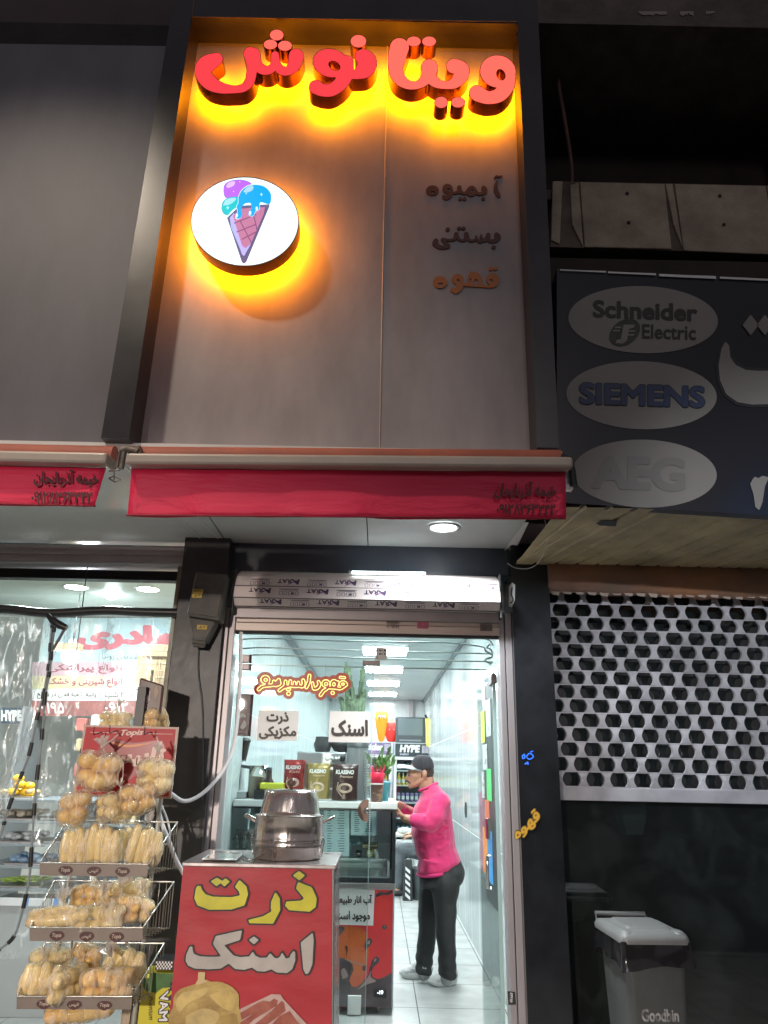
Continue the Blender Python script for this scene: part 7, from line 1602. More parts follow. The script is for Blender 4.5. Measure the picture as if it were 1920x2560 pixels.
# plant
def leafy(name, label, cat, p, pot_m, potp, n, L, spread, gm, wl=.02, seed=1, up=.5):
    t = thing(name, label, cat); MB().lathe(potp, p, 28).build('pot', pot_m, t); r = random.Random(seed); zt_p = potp[-1][1]; lv = MB(); st = MB()
    for i in range(n):
        a = r.uniform(0, 6.28); s = r.uniform(.1, 1) * spread; d = Vector((math.cos(a) * s, math.sin(a) * s, up + r.random())).normalized(); Lh = L * r.uniform(.55, 1); q0 = Vector(p) + Vector((0, 0, zt_p)); q1 = q0 + d * Lh * .6; st.tube([q0, q1], .0025, 4)
        for k in range(5):
            c_ = q0 + d * Lh * (.35 + .14 * k); dd = (d + Vector((r.uniform(-.9, .9), r.uniform(-.9, .9), r.uniform(-.3, .5)))).normalized(); w_ = dd.cross(Vector((r.uniform(-1, 1), r.uniform(-1, 1), .3))).normalized() * wl; l2 = dd * L * .28
            lv.add([c_, c_ + l2 * .45 + w_, c_ + l2, c_ + l2 * .45 - w_], [(0, 1, 2, 3)])
    st.build('stem', gm, t); lv.build('foliage', gm, t); settle(t, p); return t
gm = mat('leaf_green', (.10, .22, .05), .45, var=.5, vs=18)
leafy('potted_plant', 'small leafy plant in a turquoise pot at the right end of the counter', 'plant', on(955, 6.2), mat('turquoise_pot', (.1, .42, .48), .4), [(.0001, 0), (.05, 0), (.068, .13), (.07, .14), (.06, .135)], 16, .26, .9, gm, .018, 4)
t = thing('brown_cup', 'brown printed paper cup on the counter edge', 'cup'); p = on(941, 5.98); MB().lathe([(.0001, 0), (.042, 0), (.052, .125), (.054, .13), (.05, .13)], p, 28).build('cup_body', mat('brown_cup_print', (.07, .03, .02), .4, col2=(.3, .17, .08), vs=16, lo=.42, hi=.5), t); MB().lathe([(.0545, .122), (.0545, .132)], p, 28).build('white_rim', M['white'], t); settle(t, p)
t = thing('red_straw_holder', 'red bristly holder of straws sitting in the brown cup', 'holder'); p2 = p + Vector((0, 0, .133)); MB().lathe([(.0001, 0), (.05, 0), (.06, .07), (.05, .075)], p2, 24).build('holder_body', mat('bright_red_plastic', (.6, .01, .05), .35), t); mb = MB(); r = random.Random(2)
for i in range(16): a = r.uniform(0, 6.28); mb.tube([p2 + Vector((.03 * math.cos(a), .03 * math.sin(a), .05)), p2 + Vector((.06 * math.cos(a), .05 * math.sin(a), .10 + r.random() * .03))], .004, 5)
mb.build('bristles', mat('red_pink', (.65, .03, .1), .4), t); settle(t, p2)
# cactus on a tall black pot, above the machine
t = thing('tall_cactus', 'tall green branching cactus in a black pot behind the wide paper sign', 'cactus'); p = Vector((at(880, 1870, 6.5).x, 6.5, zm)); zp = hz(1800, 6.5)
MB().lathe([(.0001, 0), (.11, 0), (.15, zp - zm), (.14, zp - zm)], p, 28).build('pot', M['black'], t); mb = MB(); cg = mat('cactus_green', (.13, .18, .11), .6, var=.4, vs=20, bump=.6, bs=50)
for pts, r in ((((868, 1790), (868, 1740), (866, 1690), (865, 1655)), .022), (((880, 1790), (882, 1740), (874, 1700), (872, 1665)), .03), (((895, 1790), (900, 1740), (906, 1700), (908, 1668)), .026), (((885, 1790), (890, 1750), (898, 1735)), .03), (((860, 1790), (856, 1755), (850, 1742)), .026), (((905, 1790), (908, 1750), (911, 1722)), .028), (((872, 1800), (874, 1770), (872, 1740)), .035)):
    P = crom([tuple(at(x, y, 6.5 + (i % 2) * .03)) for i, (x, y) in enumerate(pts)], 7); n_s = 10; V = []; F = []
    for i, q in enumerate(P):
        for k in range(n_s): a = 2 * math.pi * k / n_s; rr = r * (1.0 if k % 2 else .5) * (1 + .12 * math.sin(i * 2.1)) * (1 if i < len(P) - 2 else .6); V.append((q[0] + rr * math.cos(a), q[1] + rr * math.sin(a), q[2]))
    for i in range(len(P) - 1):
        for k in range(n_s): a_ = i * n_s + k; b_ = i * n_s + (k + 1) % n_s; F.append((a_, b_, b_ + n_s, a_ + n_s))
    mb.add(V, F); mb.add(V[-n_s:], [tuple(range(n_s))])
mb.build('stems', cg, t); settle(t, p)
# mugs inside the counter
mg = None
for i, (x, lab) in enumerate(((592, 'left clear glass mug inside the counter'), (612, 'middle clear glass mug inside the counter'), (630, 'right clear glass mug inside the counter, beside the pot'))):
    z = at(600, 2125, 6.1).z; p = Vector((at(x, 2100, 6.1).x, 6.1, z))
    if mg is None:
        mg = thing('glass_mug', lab, 'mug', p, group='clear mugs inside the counter'); MB().lathe([(.0001, .01), (.045, .01), (.05, .14), (.046, .14), (.042, .02)], n=24).build('mug_glass', thin('mug_glass', (.85, .92, .93), .2, .03), mg); MB().tube(crom([(-.048, 0, .12), (-.085, 0, .1), (-.085, 0, .05), (-.046, 0, .035)], 5), .007, 8).build('handle', thin('mug_glass2', (.85, .92, .93), .25, .03), mg)
    else: rot_copy(mg, p, lab, 'clear mugs inside the counter')
sf_ = thing('mug_shelf', 'clear shelf under the glass mugs', 'shelf'); MB().box(XCL + .01, xr - .45, 5.95, 6.4, z - .008, z - .001).build('board', M['glass'], sf_); settle(sf_, (-.7, 6.1, z - .008))
g2 = 'packets inside the counter'
for lab, q, c in (('pale blue packet low in the counter beside the menus', (876, 2095, 900, 2110), (.3, .5, .6)), ('dark camera shaped jar low in the counter', (888, 2128, 904, 2142), (.05, .05, .05)), ('yellow packet low in the counter', (916, 2124, 936, 2142), (.5, .48, .2)), ('brown packet above the yellow one in the counter', (905, 2108, 945, 2122), (.3, .25, .15))):
    t = thing('counter_packet', lab, 'packet', group=g2); a, b = at(q[0], q[3], 6.2), at(q[2], q[1], 6.2); MB().box(a.x, b.x, 6.2, 6.3, a.z, b.z, .01).build('packet_body', mat('pk', c, .4, var=.3, vs=20), t); MB().box(a.x + .01, b.x - .01, 6.196, 6.2, a.z + .02, a.z + (b.z - a.z) * .6).build('packet_label', M['white'], t); settle(t, a)
po = thing('red_cup_poster', 'dark red printed poster partly hidden by the left door frame', 'poster'); Y = 4.66
f = [at(585, 1839, Y), at(626, 1841, Y), at(634, 1736, Y), at(592, 1734, Y)]; MB().hexa(f, [p + Vector((0, .004, 0)) for p in f]).build('sheet', mat('maroon_poster', (.10, .02, .03), .4, col2=(.22, .05, .06), vs=9), po)
mb = MB(); N2 = lambda x, y: at(600 + .217 * x, 1640 + .217 * y, Y - .003)
mb.tube([N2(0, 605), N2(112, 608), N2(92, 878), N2(-30, 870)], .0012, 4); mb.build('frame_print', mat('pinkish', (.5, .3, .3), .5), po)
shape_px(MB(), strokes_loops([[(606,1818,5),(610,1812,6),(611,1803,2)],[(600,1792,4),(606,1788,5),(612,1791,3)]], 0, 1), Y - .003).build('thumb_print', mat('pale_print', (.55, .42, .42), .5), po); settle(po, f[0])
# ================================================================ THE MAN AT THE COUNTER
def ringloft(mb, levels, n=28, p=2.4):
    rings = []
    for c, hx, hy in levels:
        r = []
        for k in range(n):
            a = 2 * math.pi * k / n; ca, sa = math.cos(a), math.sin(a)
            r.append((c[0] + hx * abs(ca) ** (2 / p) * (1 if ca >= 0 else -1), c[1] + hy * abs(sa) ** (2 / p) * (1 if sa >= 0 else -1), c[2]))
        rings.append(r)
    return loft(mb, rings, True)
def V4(p, r): return (p[0], p[1], p[2], r)
skin = mat('warm_skin', (.42, .22, .14), .5, var=.08, vs=20); skin_n = skin.node_tree.nodes['Principled BSDF']; skin_n.inputs['Subsurface Weight'].default_value = .15; skin_n.inputs['Subsurface Radius'].default_value = (.02, .008, .004)
def hand(mb, wrist, palm_dir, finger_dirs, side, up, sc=1.0, curl=0.0):
    """palm and five fingers: palm_dir along the hand, side = towards the little finger, up = back of the hand"""
    w = Vector(wrist); d = Vector(palm_dir).normalized(); s = Vector(side).normalized(); u = Vector(up).normalized()
    for k in (-1, -.33, .33, 1): capsule(mb, w + s * .012 * k * sc, w + d * .085 * sc + s * .03 * k * sc, .017 * sc, .0135 * sc)
    Ls = (.068, .078, .072, .056)
    for i, k in enumerate((-1, -.34, .32, .95)):
        a = w + d * .085 * sc + s * .031 * k * sc; L = Ls[i] * sc; fd = Vector(finger_dirs).normalized()
        d1 = (fd - u * curl * .3 + s * .05 * k).normalized(); d2 = (fd - u * curl * .8).normalized(); d3 = (fd - u * curl * 1.4).normalized()
        b = a + d1 * L * .45; c = b + d2 * L * .32; e = c + d3 * L * .25
        capsule(mb, a, b, .0098 * sc, .009 * sc); capsule(mb, b, c, .009 * sc, .0082 * sc); capsule(mb, c, e, .0082 * sc, .007 * sc)
    a = w + d * .022 * sc - s * .03 * sc; b = a + (d * .55 - s * .8 - u * .3).normalized() * .04 * sc; c = b + (d * .9 - s * .35 - u * .3).normalized() * .036 * sc
    capsule(mb, w + d * .01 * sc - s * .012 * sc, a, .015 * sc, .014 * sc); capsule(mb, a, b, .0135 * sc, .011 * sc); capsule(mb, b, c, .011 * sc, .0085 * sc)
man = thing('person', 'standing man in a bright pink sweater, dark cap and black trousers, hands at the counter', 'person')
YM0 = 6.58
m = lambda x, y, Y=YM0: at(x, y, Y)
pink = mat('hot_pink_knit', (.62, .028, .15), .8, var=.08, vs=14, bump=.35, bs=260); pink.node_tree.nodes['Principled BSDF'].inputs['Sheen Weight'].default_value = .3
trous = mat('black_trousers', (.018, .02, .022), .7, var=.35, vs=8, bump=.3, bs=9)
# ---- body: one continuous surface
B = MB()
hc = m(1049, 1930)
B.ball(hc + Vector((.014, 0, .010)), .094, 24, 16, 1.02, .78, 1.10)                              # skull
capsule(B, m(1040, 1940), m(1034, 1958), .066, .036)                                               # face and jaw
capsule(B, m(1048, 1950), m(1033, 1962), .055, .027)
for s in (-1, 1): capsule(B, m(1060, 1945) + Vector((0, s * .045, 0)), m(1038, 1961) + Vector((0, s * .02, 0)), .03, .022)
B.ball(m(1022, 1932), .022, 12, 8, .8, 1.9, .8)                                                     # brow
capsule(B, m(1022, 1936), m(1015.5, 1947), .010, .0155)                                            # nose
for s in (-1, 1): B.ball(m(1019.5, 1948) + Vector((0, s * .013, 0)), .0105, 8, 6)
capsule(B, m(1021, 1955.5) + Vector((0, -.016, 0)), m(1021, 1955.5) + Vector((0, .016, 0)), .0085, .0085); capsule(B, m(1022.5, 1959) + Vector((0, -.013, 0)), m(1022.5, 1959) + Vector((0, .013, 0)), .0085, .0085)
B.ball(m(1027, 1965.5), .022, 10, 8)
for s in (-1, 1):                                                                                     # ears
    e0 = m(1060, 1934) + Vector((0, s * .081, 0)); B.ball(e0, .03, 14, 10, .62, .28, 1.05); B.ball(e0 + Vector((.006, s * .007, .002)), .026, 12, 8, .7, .22, 1.1)
chain(B, [V4(m(1064, 1950), .068), V4(m(1072, 1974), .070), V4(m(1080, 1992), .085)])                # neck
ringloft(B, [(m(1086, 2172), .10, .13), (m(1086, 2130), .135, .155), (m(1082, 2080), .13, .15), (m(1080, 2040), .12, .165), (m(1082, 2008), .10, .18), (m(1082, 1992), .06, .12)])
aN = [m(1098, 2008, 6.41), m(1082, 2056, 6.36), m(1040, 2052, 6.36), m(1009, 2045, 6.38)]
aF = [m(1070, 2008, 6.78), m(1045, 2046, 6.84), m(1012, 2022, 6.82), m(996, 2010, 6.78)]
for P, rs_ in ((aN, (.06, .05, .042, .029)), (aF, (.06, .048, .04, .029))): chain(B, [V4(p, r) for p, r in zip(P, rs_)])
hand(B, aN[3], (m(995, 2026, 6.38) - m(1009, 2045, 6.38)), (m(988, 2006, 6.38) - m(992, 2024, 6.38)), (0, 1, 0), (1, 0, .4), 1.0, .05)
hand(B, aF[3], (-1, -.1, .02), (-1, -.15, -.12), (0, -1, 0), (0, 0, 1), 1.0, .35)
lN = [m(1117, 2175, 6.48), m(1113, 2305, 6.46), m(1117, 2425, 6.47), m(1116, 2448, 6.47)]; lF = [m(1085, 2175, 6.68), m(1069, 2305, 6.70), m(1060, 2418, 6.72), m(1060, 2436, 6.72)]
for P in (lN, lF): chain(B, [V4(p, r) for p, r in zip(P, (.075, .058, .042, .042))])
body = melt(B, 'body', skin, man, voxel=.0085, smooth=2)
# eyes, brows, moustache, hair
for s in (-1, 1):
    e_ = MB().ball(m(1026.5, 1937.5) + Vector((0, s * .030, 0)), .0095, 12, 8).build('eye', mat('man_eye', (.35, .33, .3), .5), man); MB().ball(m(1021.4, 1937.8) + Vector((0, s * .033, 0)), .0062, 8, 6).build('pupil', M['ink'], e_)
    MB().tube([m(1018.5, 1933) + Vector((0, s * .014, 0)), m(1018.8, 1931.5) + Vector((0, s * .03, 0)), m(1023, 1933) + Vector((0, s * .05, 0))], [.004, .0055, .003], 6).build('eyebrow', mat('dark_hair', (.02, .013, .01), .7), man)
hair = mat('short_black_hair', (.05, .03, .022), .75, var=.4, vs=60, bump=.5, bs=200)
mo = MB()
for s in (-1, 1): mo.tube(crom([tuple(m(1016.5, 1951.8)), tuple(m(1018, 1952.8) + Vector((0, s * .018, 0))), tuple(m(1022.5, 1955.5) + Vector((0, s * .035, 0))), tuple(m(1025.5, 1958.5) + Vector((0, s * .041, 0)))], 5), [.0105 - .0004 * i for i in range(16)], 8)
mo.build('moustache', hair, man)
def shaved(p, n): return p
hm = MB(); hm.ball(hc + Vector((.022, 0, .006)), .099, 28, 18, 1.0, .795, 1.02); melt(hm, 'hair', hair, man, voxel=.008, smooth=1, fn=lambda p, n: p if p.x > m(1052, 1930).x and p.z > m(1060, 1948).z - .0 else Vector((max(p.x, m(1052, 1930).x), p.y * .0 + (YM0 + (p.y - YM0) * .92), max(p.z, m(1060, 1948).z + .0))))
# cap
cp = mat('faded_black_cap', (.028, .026, .032), .8, var=.35, vs=12, bump=.3, bs=120); cp2 = mat('cap_panel', (.05, .048, .052), .85, var=.2)
cc = m(1057, 1922); V = []; F = []; nr, nk = 10, 36
for j in range(nr + 1):
    t = j / nr * math.pi / 2
    for k in range(nk):
        a = 2 * math.pi * k / nk; rx = .096 * math.cos(t) ** .62; ry = .086 * math.cos(t) ** .75
        x, y, z = rx * math.cos(a), ry * math.sin(a), .112 * math.sin(t) ** .95 - .012 * (1 - j / nr) * math.cos(a) * -1
        ct, st_2 = math.cos(-.05), math.sin(-.05); V.append((cc.x + x * ct + z * st_2, cc.y + y, cc.z - x * st_2 * -1 * .6 + z * ct))
for j in range(nr):
    for k in range(nk): a = j * nk + k; b = j * nk + (k + 1) % nk; F.append((a, b, b + nk, a + nk))
F.append(tuple(nr * nk + k for k in range(nk)))
cap = MB().add(V, F, True).build('cap', cp, man)
MB().tube([V[j * nk + 9] for j in range(nr)] + [V[nr * nk]] + [V[j * nk + 27] for j in range(nr - 1, -1, -1)], .0022, 5).build('cap_seam', cp2, cap); MB().ball((cc.x - .01, cc.y, cc.z + .113), .009, 10, 6, 1, 1, .5).build('cap_button', cp2, cap)
bt_, bb = MB(), MB(); pf0, pt0 = m(1041, 1917), m(993, 1911)
V = []; 
for j in range(9):
    u = j / 8
    for k in range(13):
        v = -1 + k / 6; hw = .082 * math.sqrt(max(0, 1 - (u * .93) ** 2.6)); x = pf0.x + (pt0.x - pf0.x) * u + (1 - u) * .045 * abs(v) ** 2; z = pf0.z + (pt0.z - pf0.z) * u - .030 * v * v * (1 - .15 * u) + .006 * math.sin(u * 3.14); V.append(Vector((x, cc.y + hw * v, z)))
Fq = [(j * 13 + k, j * 13 + k + 1, j * 13 + k + 14, j * 13 + k + 13) for j in range(8) for k in range(12)]
bt_.add(V, Fq, True).build('cap_brim', mat('grey_brim', (.34, .36, .38), .5), cap); bb.add([v - Vector((0, 0, .006)) for v in V], Fq, True).build('brim_underside', mat('silver_brim', (.55, .58, .62), .45), cap)
# sweater
SW = MB()
ringloft(SW, [(m(1086, 2180), .136, .187), (m(1091, 2170), .155, .198), (m(1099, 2150), .172, .203), (m(1088, 2118), .165, .205), (m(1083, 2085), .172, .208), (m(1080, 2048), .166, .215), (m(1081, 2018), .150, .222), (m(1083, 1998), .118, .20), (m(1081, 1986), .090, .14), (m(1076, 1975), .078, .09)])
for s in (-1, 1): capsule(SW, m(1080, 1972) + Vector((0, s * .03, 0)), m(1092, 1998) + Vector((0, s * .13, 0)), .052, .085)
SW.ball(m(1040, 2070), .05, 14, 10, .8, 2.2, 2.0)
chain(SW, [V4(m(1100, 2006, 6.40), .085), V4(m(1089, 2040, 6.355), .078), V4(m(1078, 2057, 6.35), .072), V4(m(1055, 2055, 6.35), .062), V4(m(1036, 2051, 6.36), .050)])
chain(SW, [V4(m(1076, 2006, 6.77), .085), V4(m(1055, 2036, 6.84), .072), V4(m(1044, 2046, 6.85), .066), V4(m(1026, 2033, 6.84), .055), V4(m(1008, 2022, 6.82), .046)])
rnd = random.Random(5)
for a, b, r in (((1100, 2030, 6.31), (1078, 2040, 6.30), .012), ((1104, 2040, 6.32), (1070, 2052, 6.29), .013), ((1100, 2050, 6.34), (1072, 2062, 6.29), .012), ((1062, 2042, 6.30), (1056, 2062, 6.30), .010), ((1048, 2042, 6.31), (1044, 2060, 6.31), .009), ((1120, 2110, 6.40), (1095, 2122, 6.37), .014), ((1132, 2128, 6.45), (1100, 2136, 6.37), .014), ((1110, 2092, 6.38), (1085, 2098, 6.37), .012), ((1060, 2150, 6.38), (1100, 2158, 6.38), .010), ((1045, 2100, 6.42), (1075, 2112, 6.38), .010), ((1048, 2125, 6.42), (1085, 2134, 6.38), .010), ((1112, 2010, 6.40), (1118, 2060, 6.37), .010), ((1120, 2070, 6.38), (1100, 2085, 6.36), .012), ((1095, 2015, 6.32), (1082, 2030, 6.30), .010), ((1098, 1990, 6.42), (1105, 2030, 6.33), .012)):
    A_p, B_p = m(*a), m(*b); capsule(SW, A_p, B_p, r, r * .6)
sw_o = melt(SW, 'sweater', pink, man, voxel=.0085, smooth=4, fn=lambda p, n: p + n * .006 * (noise.noise(Vector((p.x * 9, p.y * 5, p.z * 13))) + .6 * noise.noise(p * 26)))
rib = mat('pink_ribbing', (.58, .03, .16), .8, bump=.5, bs=90)
MB().tube([m(1071, 1967) + Vector((.074 * math.cos(a), .080 * math.sin(a), .030 * math.cos(a))) for a in [2 * math.pi * k / 28 for k in range(29)]], .010, 8).build('collar', rib, man)
hl = m(1087, 2180); MB().tube([hl + Vector((.134 * math.cos(a), .188 * math.sin(a), .02 * math.cos(a))) for a in [2 * math.pi * k / 36 for k in range(37)]], .014, 8).build('hem_rib', rib, man)
for p, q in ((m(1037, 2051.5, 6.36), m(1031, 2050.5, 6.362)), (m(1010, 2023, 6.82), m(1004, 2020, 6.82))): MB().tube([p, q], [.052, .046], 18).build('cuff', rib, man)
# trousers
TR = MB()
ringloft(TR, [(m(1088, 2216), .135, .178), (m(1098, 2195), .165, .188), (m(1103, 2165), .168, .185), (m(1102, 2148), .165, .175)])
TR.ball(m(1130, 2182), .098, 16, 12, 1, 1.9, 1.15)
chain(TR, [V4(m(1113, 2205, 6.48), .118), V4(m(1112, 2260, 6.47), .094), V4(m(1114, 2310, 6.46), .081), V4(m(1116, 2370, 6.46), .073), V4(m(1118, 2412, 6.46), .069), V4(m(1120, 2430, 6.47), .066)])
chain(TR, [V4(m(1082, 2205, 6.69), .115), V4(m(1074, 2260, 6.70), .094), V4(m(1070, 2310, 6.71), .078), V4(m(1064, 2370, 6.72), .070), V4(m(1060, 2404, 6.73), .068), V4(m(1061, 2420, 6.73), .066)])
melt(TR, 'trousers', trous, man, voxel=.01, smooth=3, fn=lambda p, n: p + n * (.012 * noise.noise(Vector((p.x * 6, p.y * 6, p.z * 9))) + (.010 * math.sin(p.z * 75 + p.x * 20) * max(0, .32 - p.z) * 3)))
# trainers
for p_ in (lN, lF): capsule_mb = MB(); capsule(capsule_mb, p_[2], p_[3] + Vector((0, 0, .0)), .050, .046); capsule_mb.build('sock', mat('grey_sock', (.3, .31, .31), .8), man)
shoe_m = mat('pale_grey_knit', (.74, .76, .74), .7, var=.12, vs=30, bump=.3, bs=260); sole_m = mat('off_white_foam', (.76, .78, .76), .55, var=.06); osole = mat('dark_outsole', (.06, .06, .06), .7)
def trainer(name, toe, heel, ank):
    toe, heel = Vector(toe), Vector(heel); d = toe - heel; L = d.length; d.normalize(); s = Vector((-d.y, d.x, 0)); up = Vector((0, 0, 1)); P = lambda a, b, c: heel + d * L * a + s * b + up * c
    mb = MB(); chain(mb, [V4(P(.10, 0, .07), .042), V4(P(.35, 0, .068), .044), V4(P(.62, 0, .055), .042), V4(P(.85, 0, .042), .036)]); chain(mb, [V4(P(.12, 0, .075), .04), V4(P(.16, 0, .125), .04), V4(P(.30, 0, .115), .040), V4(P(.50, 0, .085), .038)])
    mb.ball(P(.75, .008, .05), .046, 14, 10, .9, .9, .6)
    o = melt(mb, name, shoe_m, man, voxel=.006, smooth=3)
    rings = []
    for z, g in ((.002, .93), (.012, 1.0), (.032, 1.04), (.042, .97)):
        r = []
        for k in range(32):
            a = 2 * math.pi * k / 32; u = .5 - .5 * math.cos(a) ; w_ = (.038 + .012 * math.sin(math.pi * min(1, u * 1.15)) + .006 * u) * math.sin(a) if True else 0
            w_ = math.copysign(abs(math.sin(a)) ** .6, math.sin(a)) * (.040 + .010 * u) * g; rise = .018 * max(0, u - .75) * 4 * (1 - z * 8) + .006 * max(0, .15 - u) * 6
            r.append(P(.5 - .5 * math.cos(a) * g * 1.0 - .0, w_, z + rise))
        rings.append(r)
    loft(MB(), rings).build('sole', sole_m, o); loft(MB(), [[p + Vector((0, 0, -.0015)) for p in rings[0]], [p + Vector((0, 0, .006)) for p in rings[0]]]).build('outsole', osole, o)
    for k in range(4): a = .36 + .075 * k; MB().tube([P(a, -.026, .118 - .012 * k), P(a + .02, 0, .132 - .014 * k), P(a, .026, .118 - .012 * k)], .004, 6).build('lace', M['white'], o)
    mb = MB(); 
    for sd in (-1, 1): mb.tube([P(.2, sd * .041, .085), P(.42, sd * .047, .055), P(.62, sd * .044, .075)], .0025, 5)
    mb.build('side_mark', mat('grey_mark', (.25, .27, .27), .5), o)
t1 = atz(1074, 2470, 0); h1 = atz(1142, 2464, 0); trainer('shoe', (t1.x, t1.y + .02, 0), (h1.x, h1.y + .05, 0), None)
t2 = atz(999, 2450, 0); h2 = atz(1080, 2455, 0); trainer('shoe', (t2.x, t2.y + .06, 0), (h2.x, h2.y + .09, 0), None)
settle(man, (m(1090, 2470).x, YM0, 0))
# ================================================================ SEATED PERSON BEHIND HIM
YS2 = 11.0; sp2 = thing('person', 'seated person in grey trousers at the back, mostly hidden behind the man in pink', 'person')
q = lambda x, y, dy=0: at(x, y, YS2 + dy)
gt_ = mat('grey_trousers', (.09, .10, .11), .75, var=.3, vs=8, bump=.3, bs=12); gs = mat('dark_jumper', (.04, .045, .055), .8, var=.3)
B = MB(); hd = Vector((q(1078, 1990).x, YS2, 1.24)); B.ball(hd, .1, 18, 12, .95, .8, 1.12); capsule(B, hd + Vector((-.03, 0, -.04)), hd + Vector((-.05, 0, -.09)), .05, .03); capsule(B, hd + Vector((-.1, 0, -.01)), hd + Vector((-.11, 0, -.03)), .012, .014)
hip = Vector((hd.x + .02, YS2, .55)); chain(B, [V4(hd + Vector((.02, 0, -.06)), .055), V4(hd + Vector((.02, 0, -.2)), .09), V4(hip + Vector((0, 0, .25)), .13), V4(hip, .14)])
kn = [q(1000, 2124, -.1), q(1004, 2124, .15)]
for s, k_ in zip((-1, 1), kn):
    ft = Vector((k_.x - .02, k_.y, .08)); chain(B, [V4(hip + Vector((0, s * .09, -.03)), .085), V4(k_, .058), V4(Vector((k_.x, k_.y, .3)), .05), V4(ft, .04)]); chain(B, [V4(ft, .038), V4(ft + Vector((-.13, 0, -.045)), .028)])
    sh_ = hd + Vector((.02, s * .2, -.24)); el = sh_ + Vector((-.08, s * .05, -.27)); wr = el + Vector((-.2, -s * .03, .02)); chain(B, [V4(sh_, .05), V4(el, .042), V4(wr, .028)]); hand(B, wr, (-1, 0, -.2), (-1, 0, -.5), (0, s, 0), (0, 0, 1), 1, .4)
melt(B, 'body', skin, sp2, voxel=.011, smooth=2)
T = MB()
for s, k_ in zip((-1, 1), kn): chain(T, [V4(hip + Vector((0, s * .08, -.02)), .12), V4(k_ + Vector((.0, 0, 0)), .085), V4(Vector((k_.x, k_.y, .34)), .075), V4(Vector((k_.x - .01, k_.y, .14)), .062)])
melt(T, 'trousers', gt_, sp2, voxel=.013, smooth=3, fn=wrinkle(.012, 9, 2))
T = MB(); chain(T, [V4(hd + Vector((.02, 0, -.2)), .1), V4(hip + Vector((0, 0, .3)), .17), V4(hip + Vector((0, 0, .08)), .165)])
for s in (-1, 1): sh_ = hd + Vector((.02, s * .18, -.24)); el = sh_ + Vector((-.08, s * .06, -.27)); chain(T, [V4(hd + Vector((.02, s * .05, -.2)), .08), V4(sh_, .072), V4(el, .058), V4(el + Vector((-.16, 0, .01)), .045)])
melt(T, 'jumper', gs, sp2, voxel=.013, smooth=3, fn=wrinkle(.01, 8, 4)); MB().ball(hd + Vector((.02, 0, .02)), .106, 18, 12, .95, .82, 1.08).build('hair', hair, sp2)
for s, k_ in zip((-1, 1), kn): f_ = Vector((k_.x - .02, k_.y, .0)); mb = MB(); chain(mb, [V4(f_ + Vector((.04, 0, .05)), .045), V4(f_ + Vector((-.06, 0, .045)), .045), V4(f_ + Vector((-.17, 0, .035)), .034)]); melt(mb, 'shoe', M['ink'], sp2, voxel=.011, smooth=2)
settle(sp2, (hip.x, YS2, 0))
ch_ = thing('plastic_stool', 'dark stool under the seated person at the back of the shop', 'stool', (hip.x, YS2, 0)); MB().box(-.19, .19, -.19, .19, .36, .40, .01).build('seat', M['darkgrey'], ch_)
for sx in (-1, 1):
    for sy in (-1, 1): MB().tube([(sx * .15, sy * .15, .36), (sx * .18, sy * .18, 0)], .016, 8).build('leg', M['darkgrey'], ch_)
stb = thing('striped_bag', 'black and white striped bag standing on the floor behind the man in pink', 'bag'); a, b = q(1007, 2222, -.45), q(1032, 2150, -.45); Yb = YS2 - .45
a.z = max(.0, a.z)
MB().hexa([(a.x, Yb, 0), (b.x, Yb, 0), (b.x - .01, Yb + .04, b.z), (a.x + .02, Yb + .04, b.z)], [(a.x, Yb + .14, 0), (b.x, Yb + .14, 0), (b.x - .01, Yb + .1, b.z), (a.x + .02, Yb + .1, b.z)]).build('bag_body', M['ink'], stb, bevel=.01)
mb = MB(); W_ = b.x - a.x
for k in range(5): z = .06 + k * .075; mb.add([(a.x + W_ * .25, Yb - .004 + .0 * k + z * .05, z), (a.x + W_ * .75, Yb - .004 + z * .05, z - .05), (a.x + W_ * .75, Yb - .004 + z * .05, z - .01), (a.x + W_ * .25, Yb - .004 + z * .05, z + .04)], [(0, 1, 2, 3)])
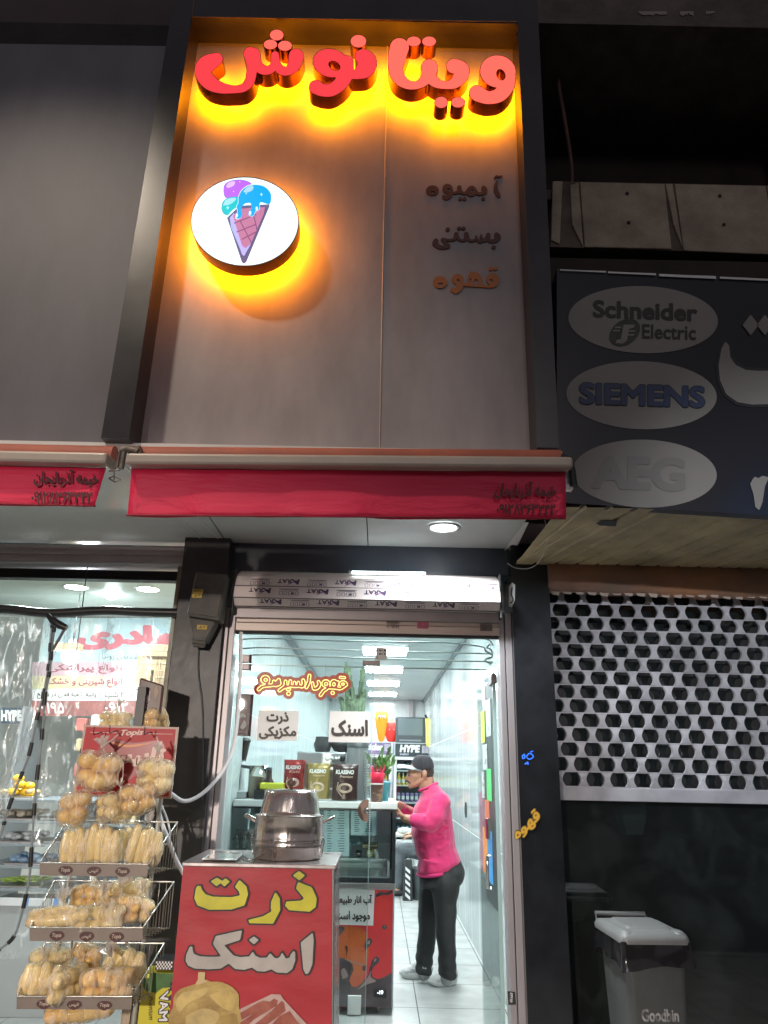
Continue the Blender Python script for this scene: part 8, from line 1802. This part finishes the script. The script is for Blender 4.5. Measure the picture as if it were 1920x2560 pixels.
mb.build('white_stripes', M['white'], stb); MB().tube([(a.x + .03, Yb + .07, b.z), ((a.x + b.x) / 2, Yb + .07, b.z + .12), (b.x - .03, Yb + .07, b.z)], .007, 6).build('bag_handle', M['ink'], stb); settle(stb, ((a.x + b.x) / 2, Yb + .07, 0))
gb_ = thing('grey_waste_bin', 'dark grey bucket on the floor behind the legs of the man in pink', 'bucket'); p = atz(1052, 2248, 0); MB().lathe([(.0001, .0), (.11, 0), (.14, .36), (.15, .37), (.135, .37), (.105, .02), (.0001, .015)], p, 28).build('bucket_body', mat('dark_grey_bucket', (.08, .09, .095), .45), gb_); MB().tube([p + Vector((.145 * math.cos(R(a_)), .145 * math.sin(R(a_)) - 0, .36 - .1 * math.sin(R(a_)))) for a_ in range(0, 181, 15)], .004, 5).build('bail_handle', M['wire'], gb_); settle(gb_, p)
tb_ = thing('small_table', 'small pale table at the back of the shop holding a white clog', 'table'); ztb = at(1005, 2086, 12.4).z; xa, xb = at(984, 2086, 12.4).x, at(1040, 2086, 12.4).x
MB().box(xa, xb, 12.4, 12.9, ztb - .03, ztb, .004).build('table_top', mat('pale_table', (.55, .52, .46), .5), tb_)
for x in (xa + .03, xb - .03):
    for y in (12.44, 12.86): MB().tube([(x, y, 0), (x, y, ztb - .03)], .014, 8).build('leg', M['steel'], tb_)
settle(tb_, ((xa + xb) / 2, 12.65, 0))
cl = thing('white_clog', 'white perforated clog lying on the small table', 'shoe'); c = Vector((at(1008, 2080, 12.5).x, 12.5, ztb)); mb = MB(); chain(mb, [V4(c + Vector((-.05, 0, .045)), .042), V4(c + Vector((.04, 0, .05)), .048), V4(c + Vector((.12, 0, .04)), .038)]); melt(mb, 'clog_body', mat('white_foam', (.75, .76, .74), .5), cl, voxel=.009, smooth=2)
mb = MB(); 
for x, z in ((-.03, .085), (.0, .095), (.03, .098), (-.015, .06), (.02, .065), (.05, .07)): mb.ball(c + Vector((x, -.038, z * .8)), .007, 6, 5)
mb.build('holes', M['ink'], cl); settle(cl, c)
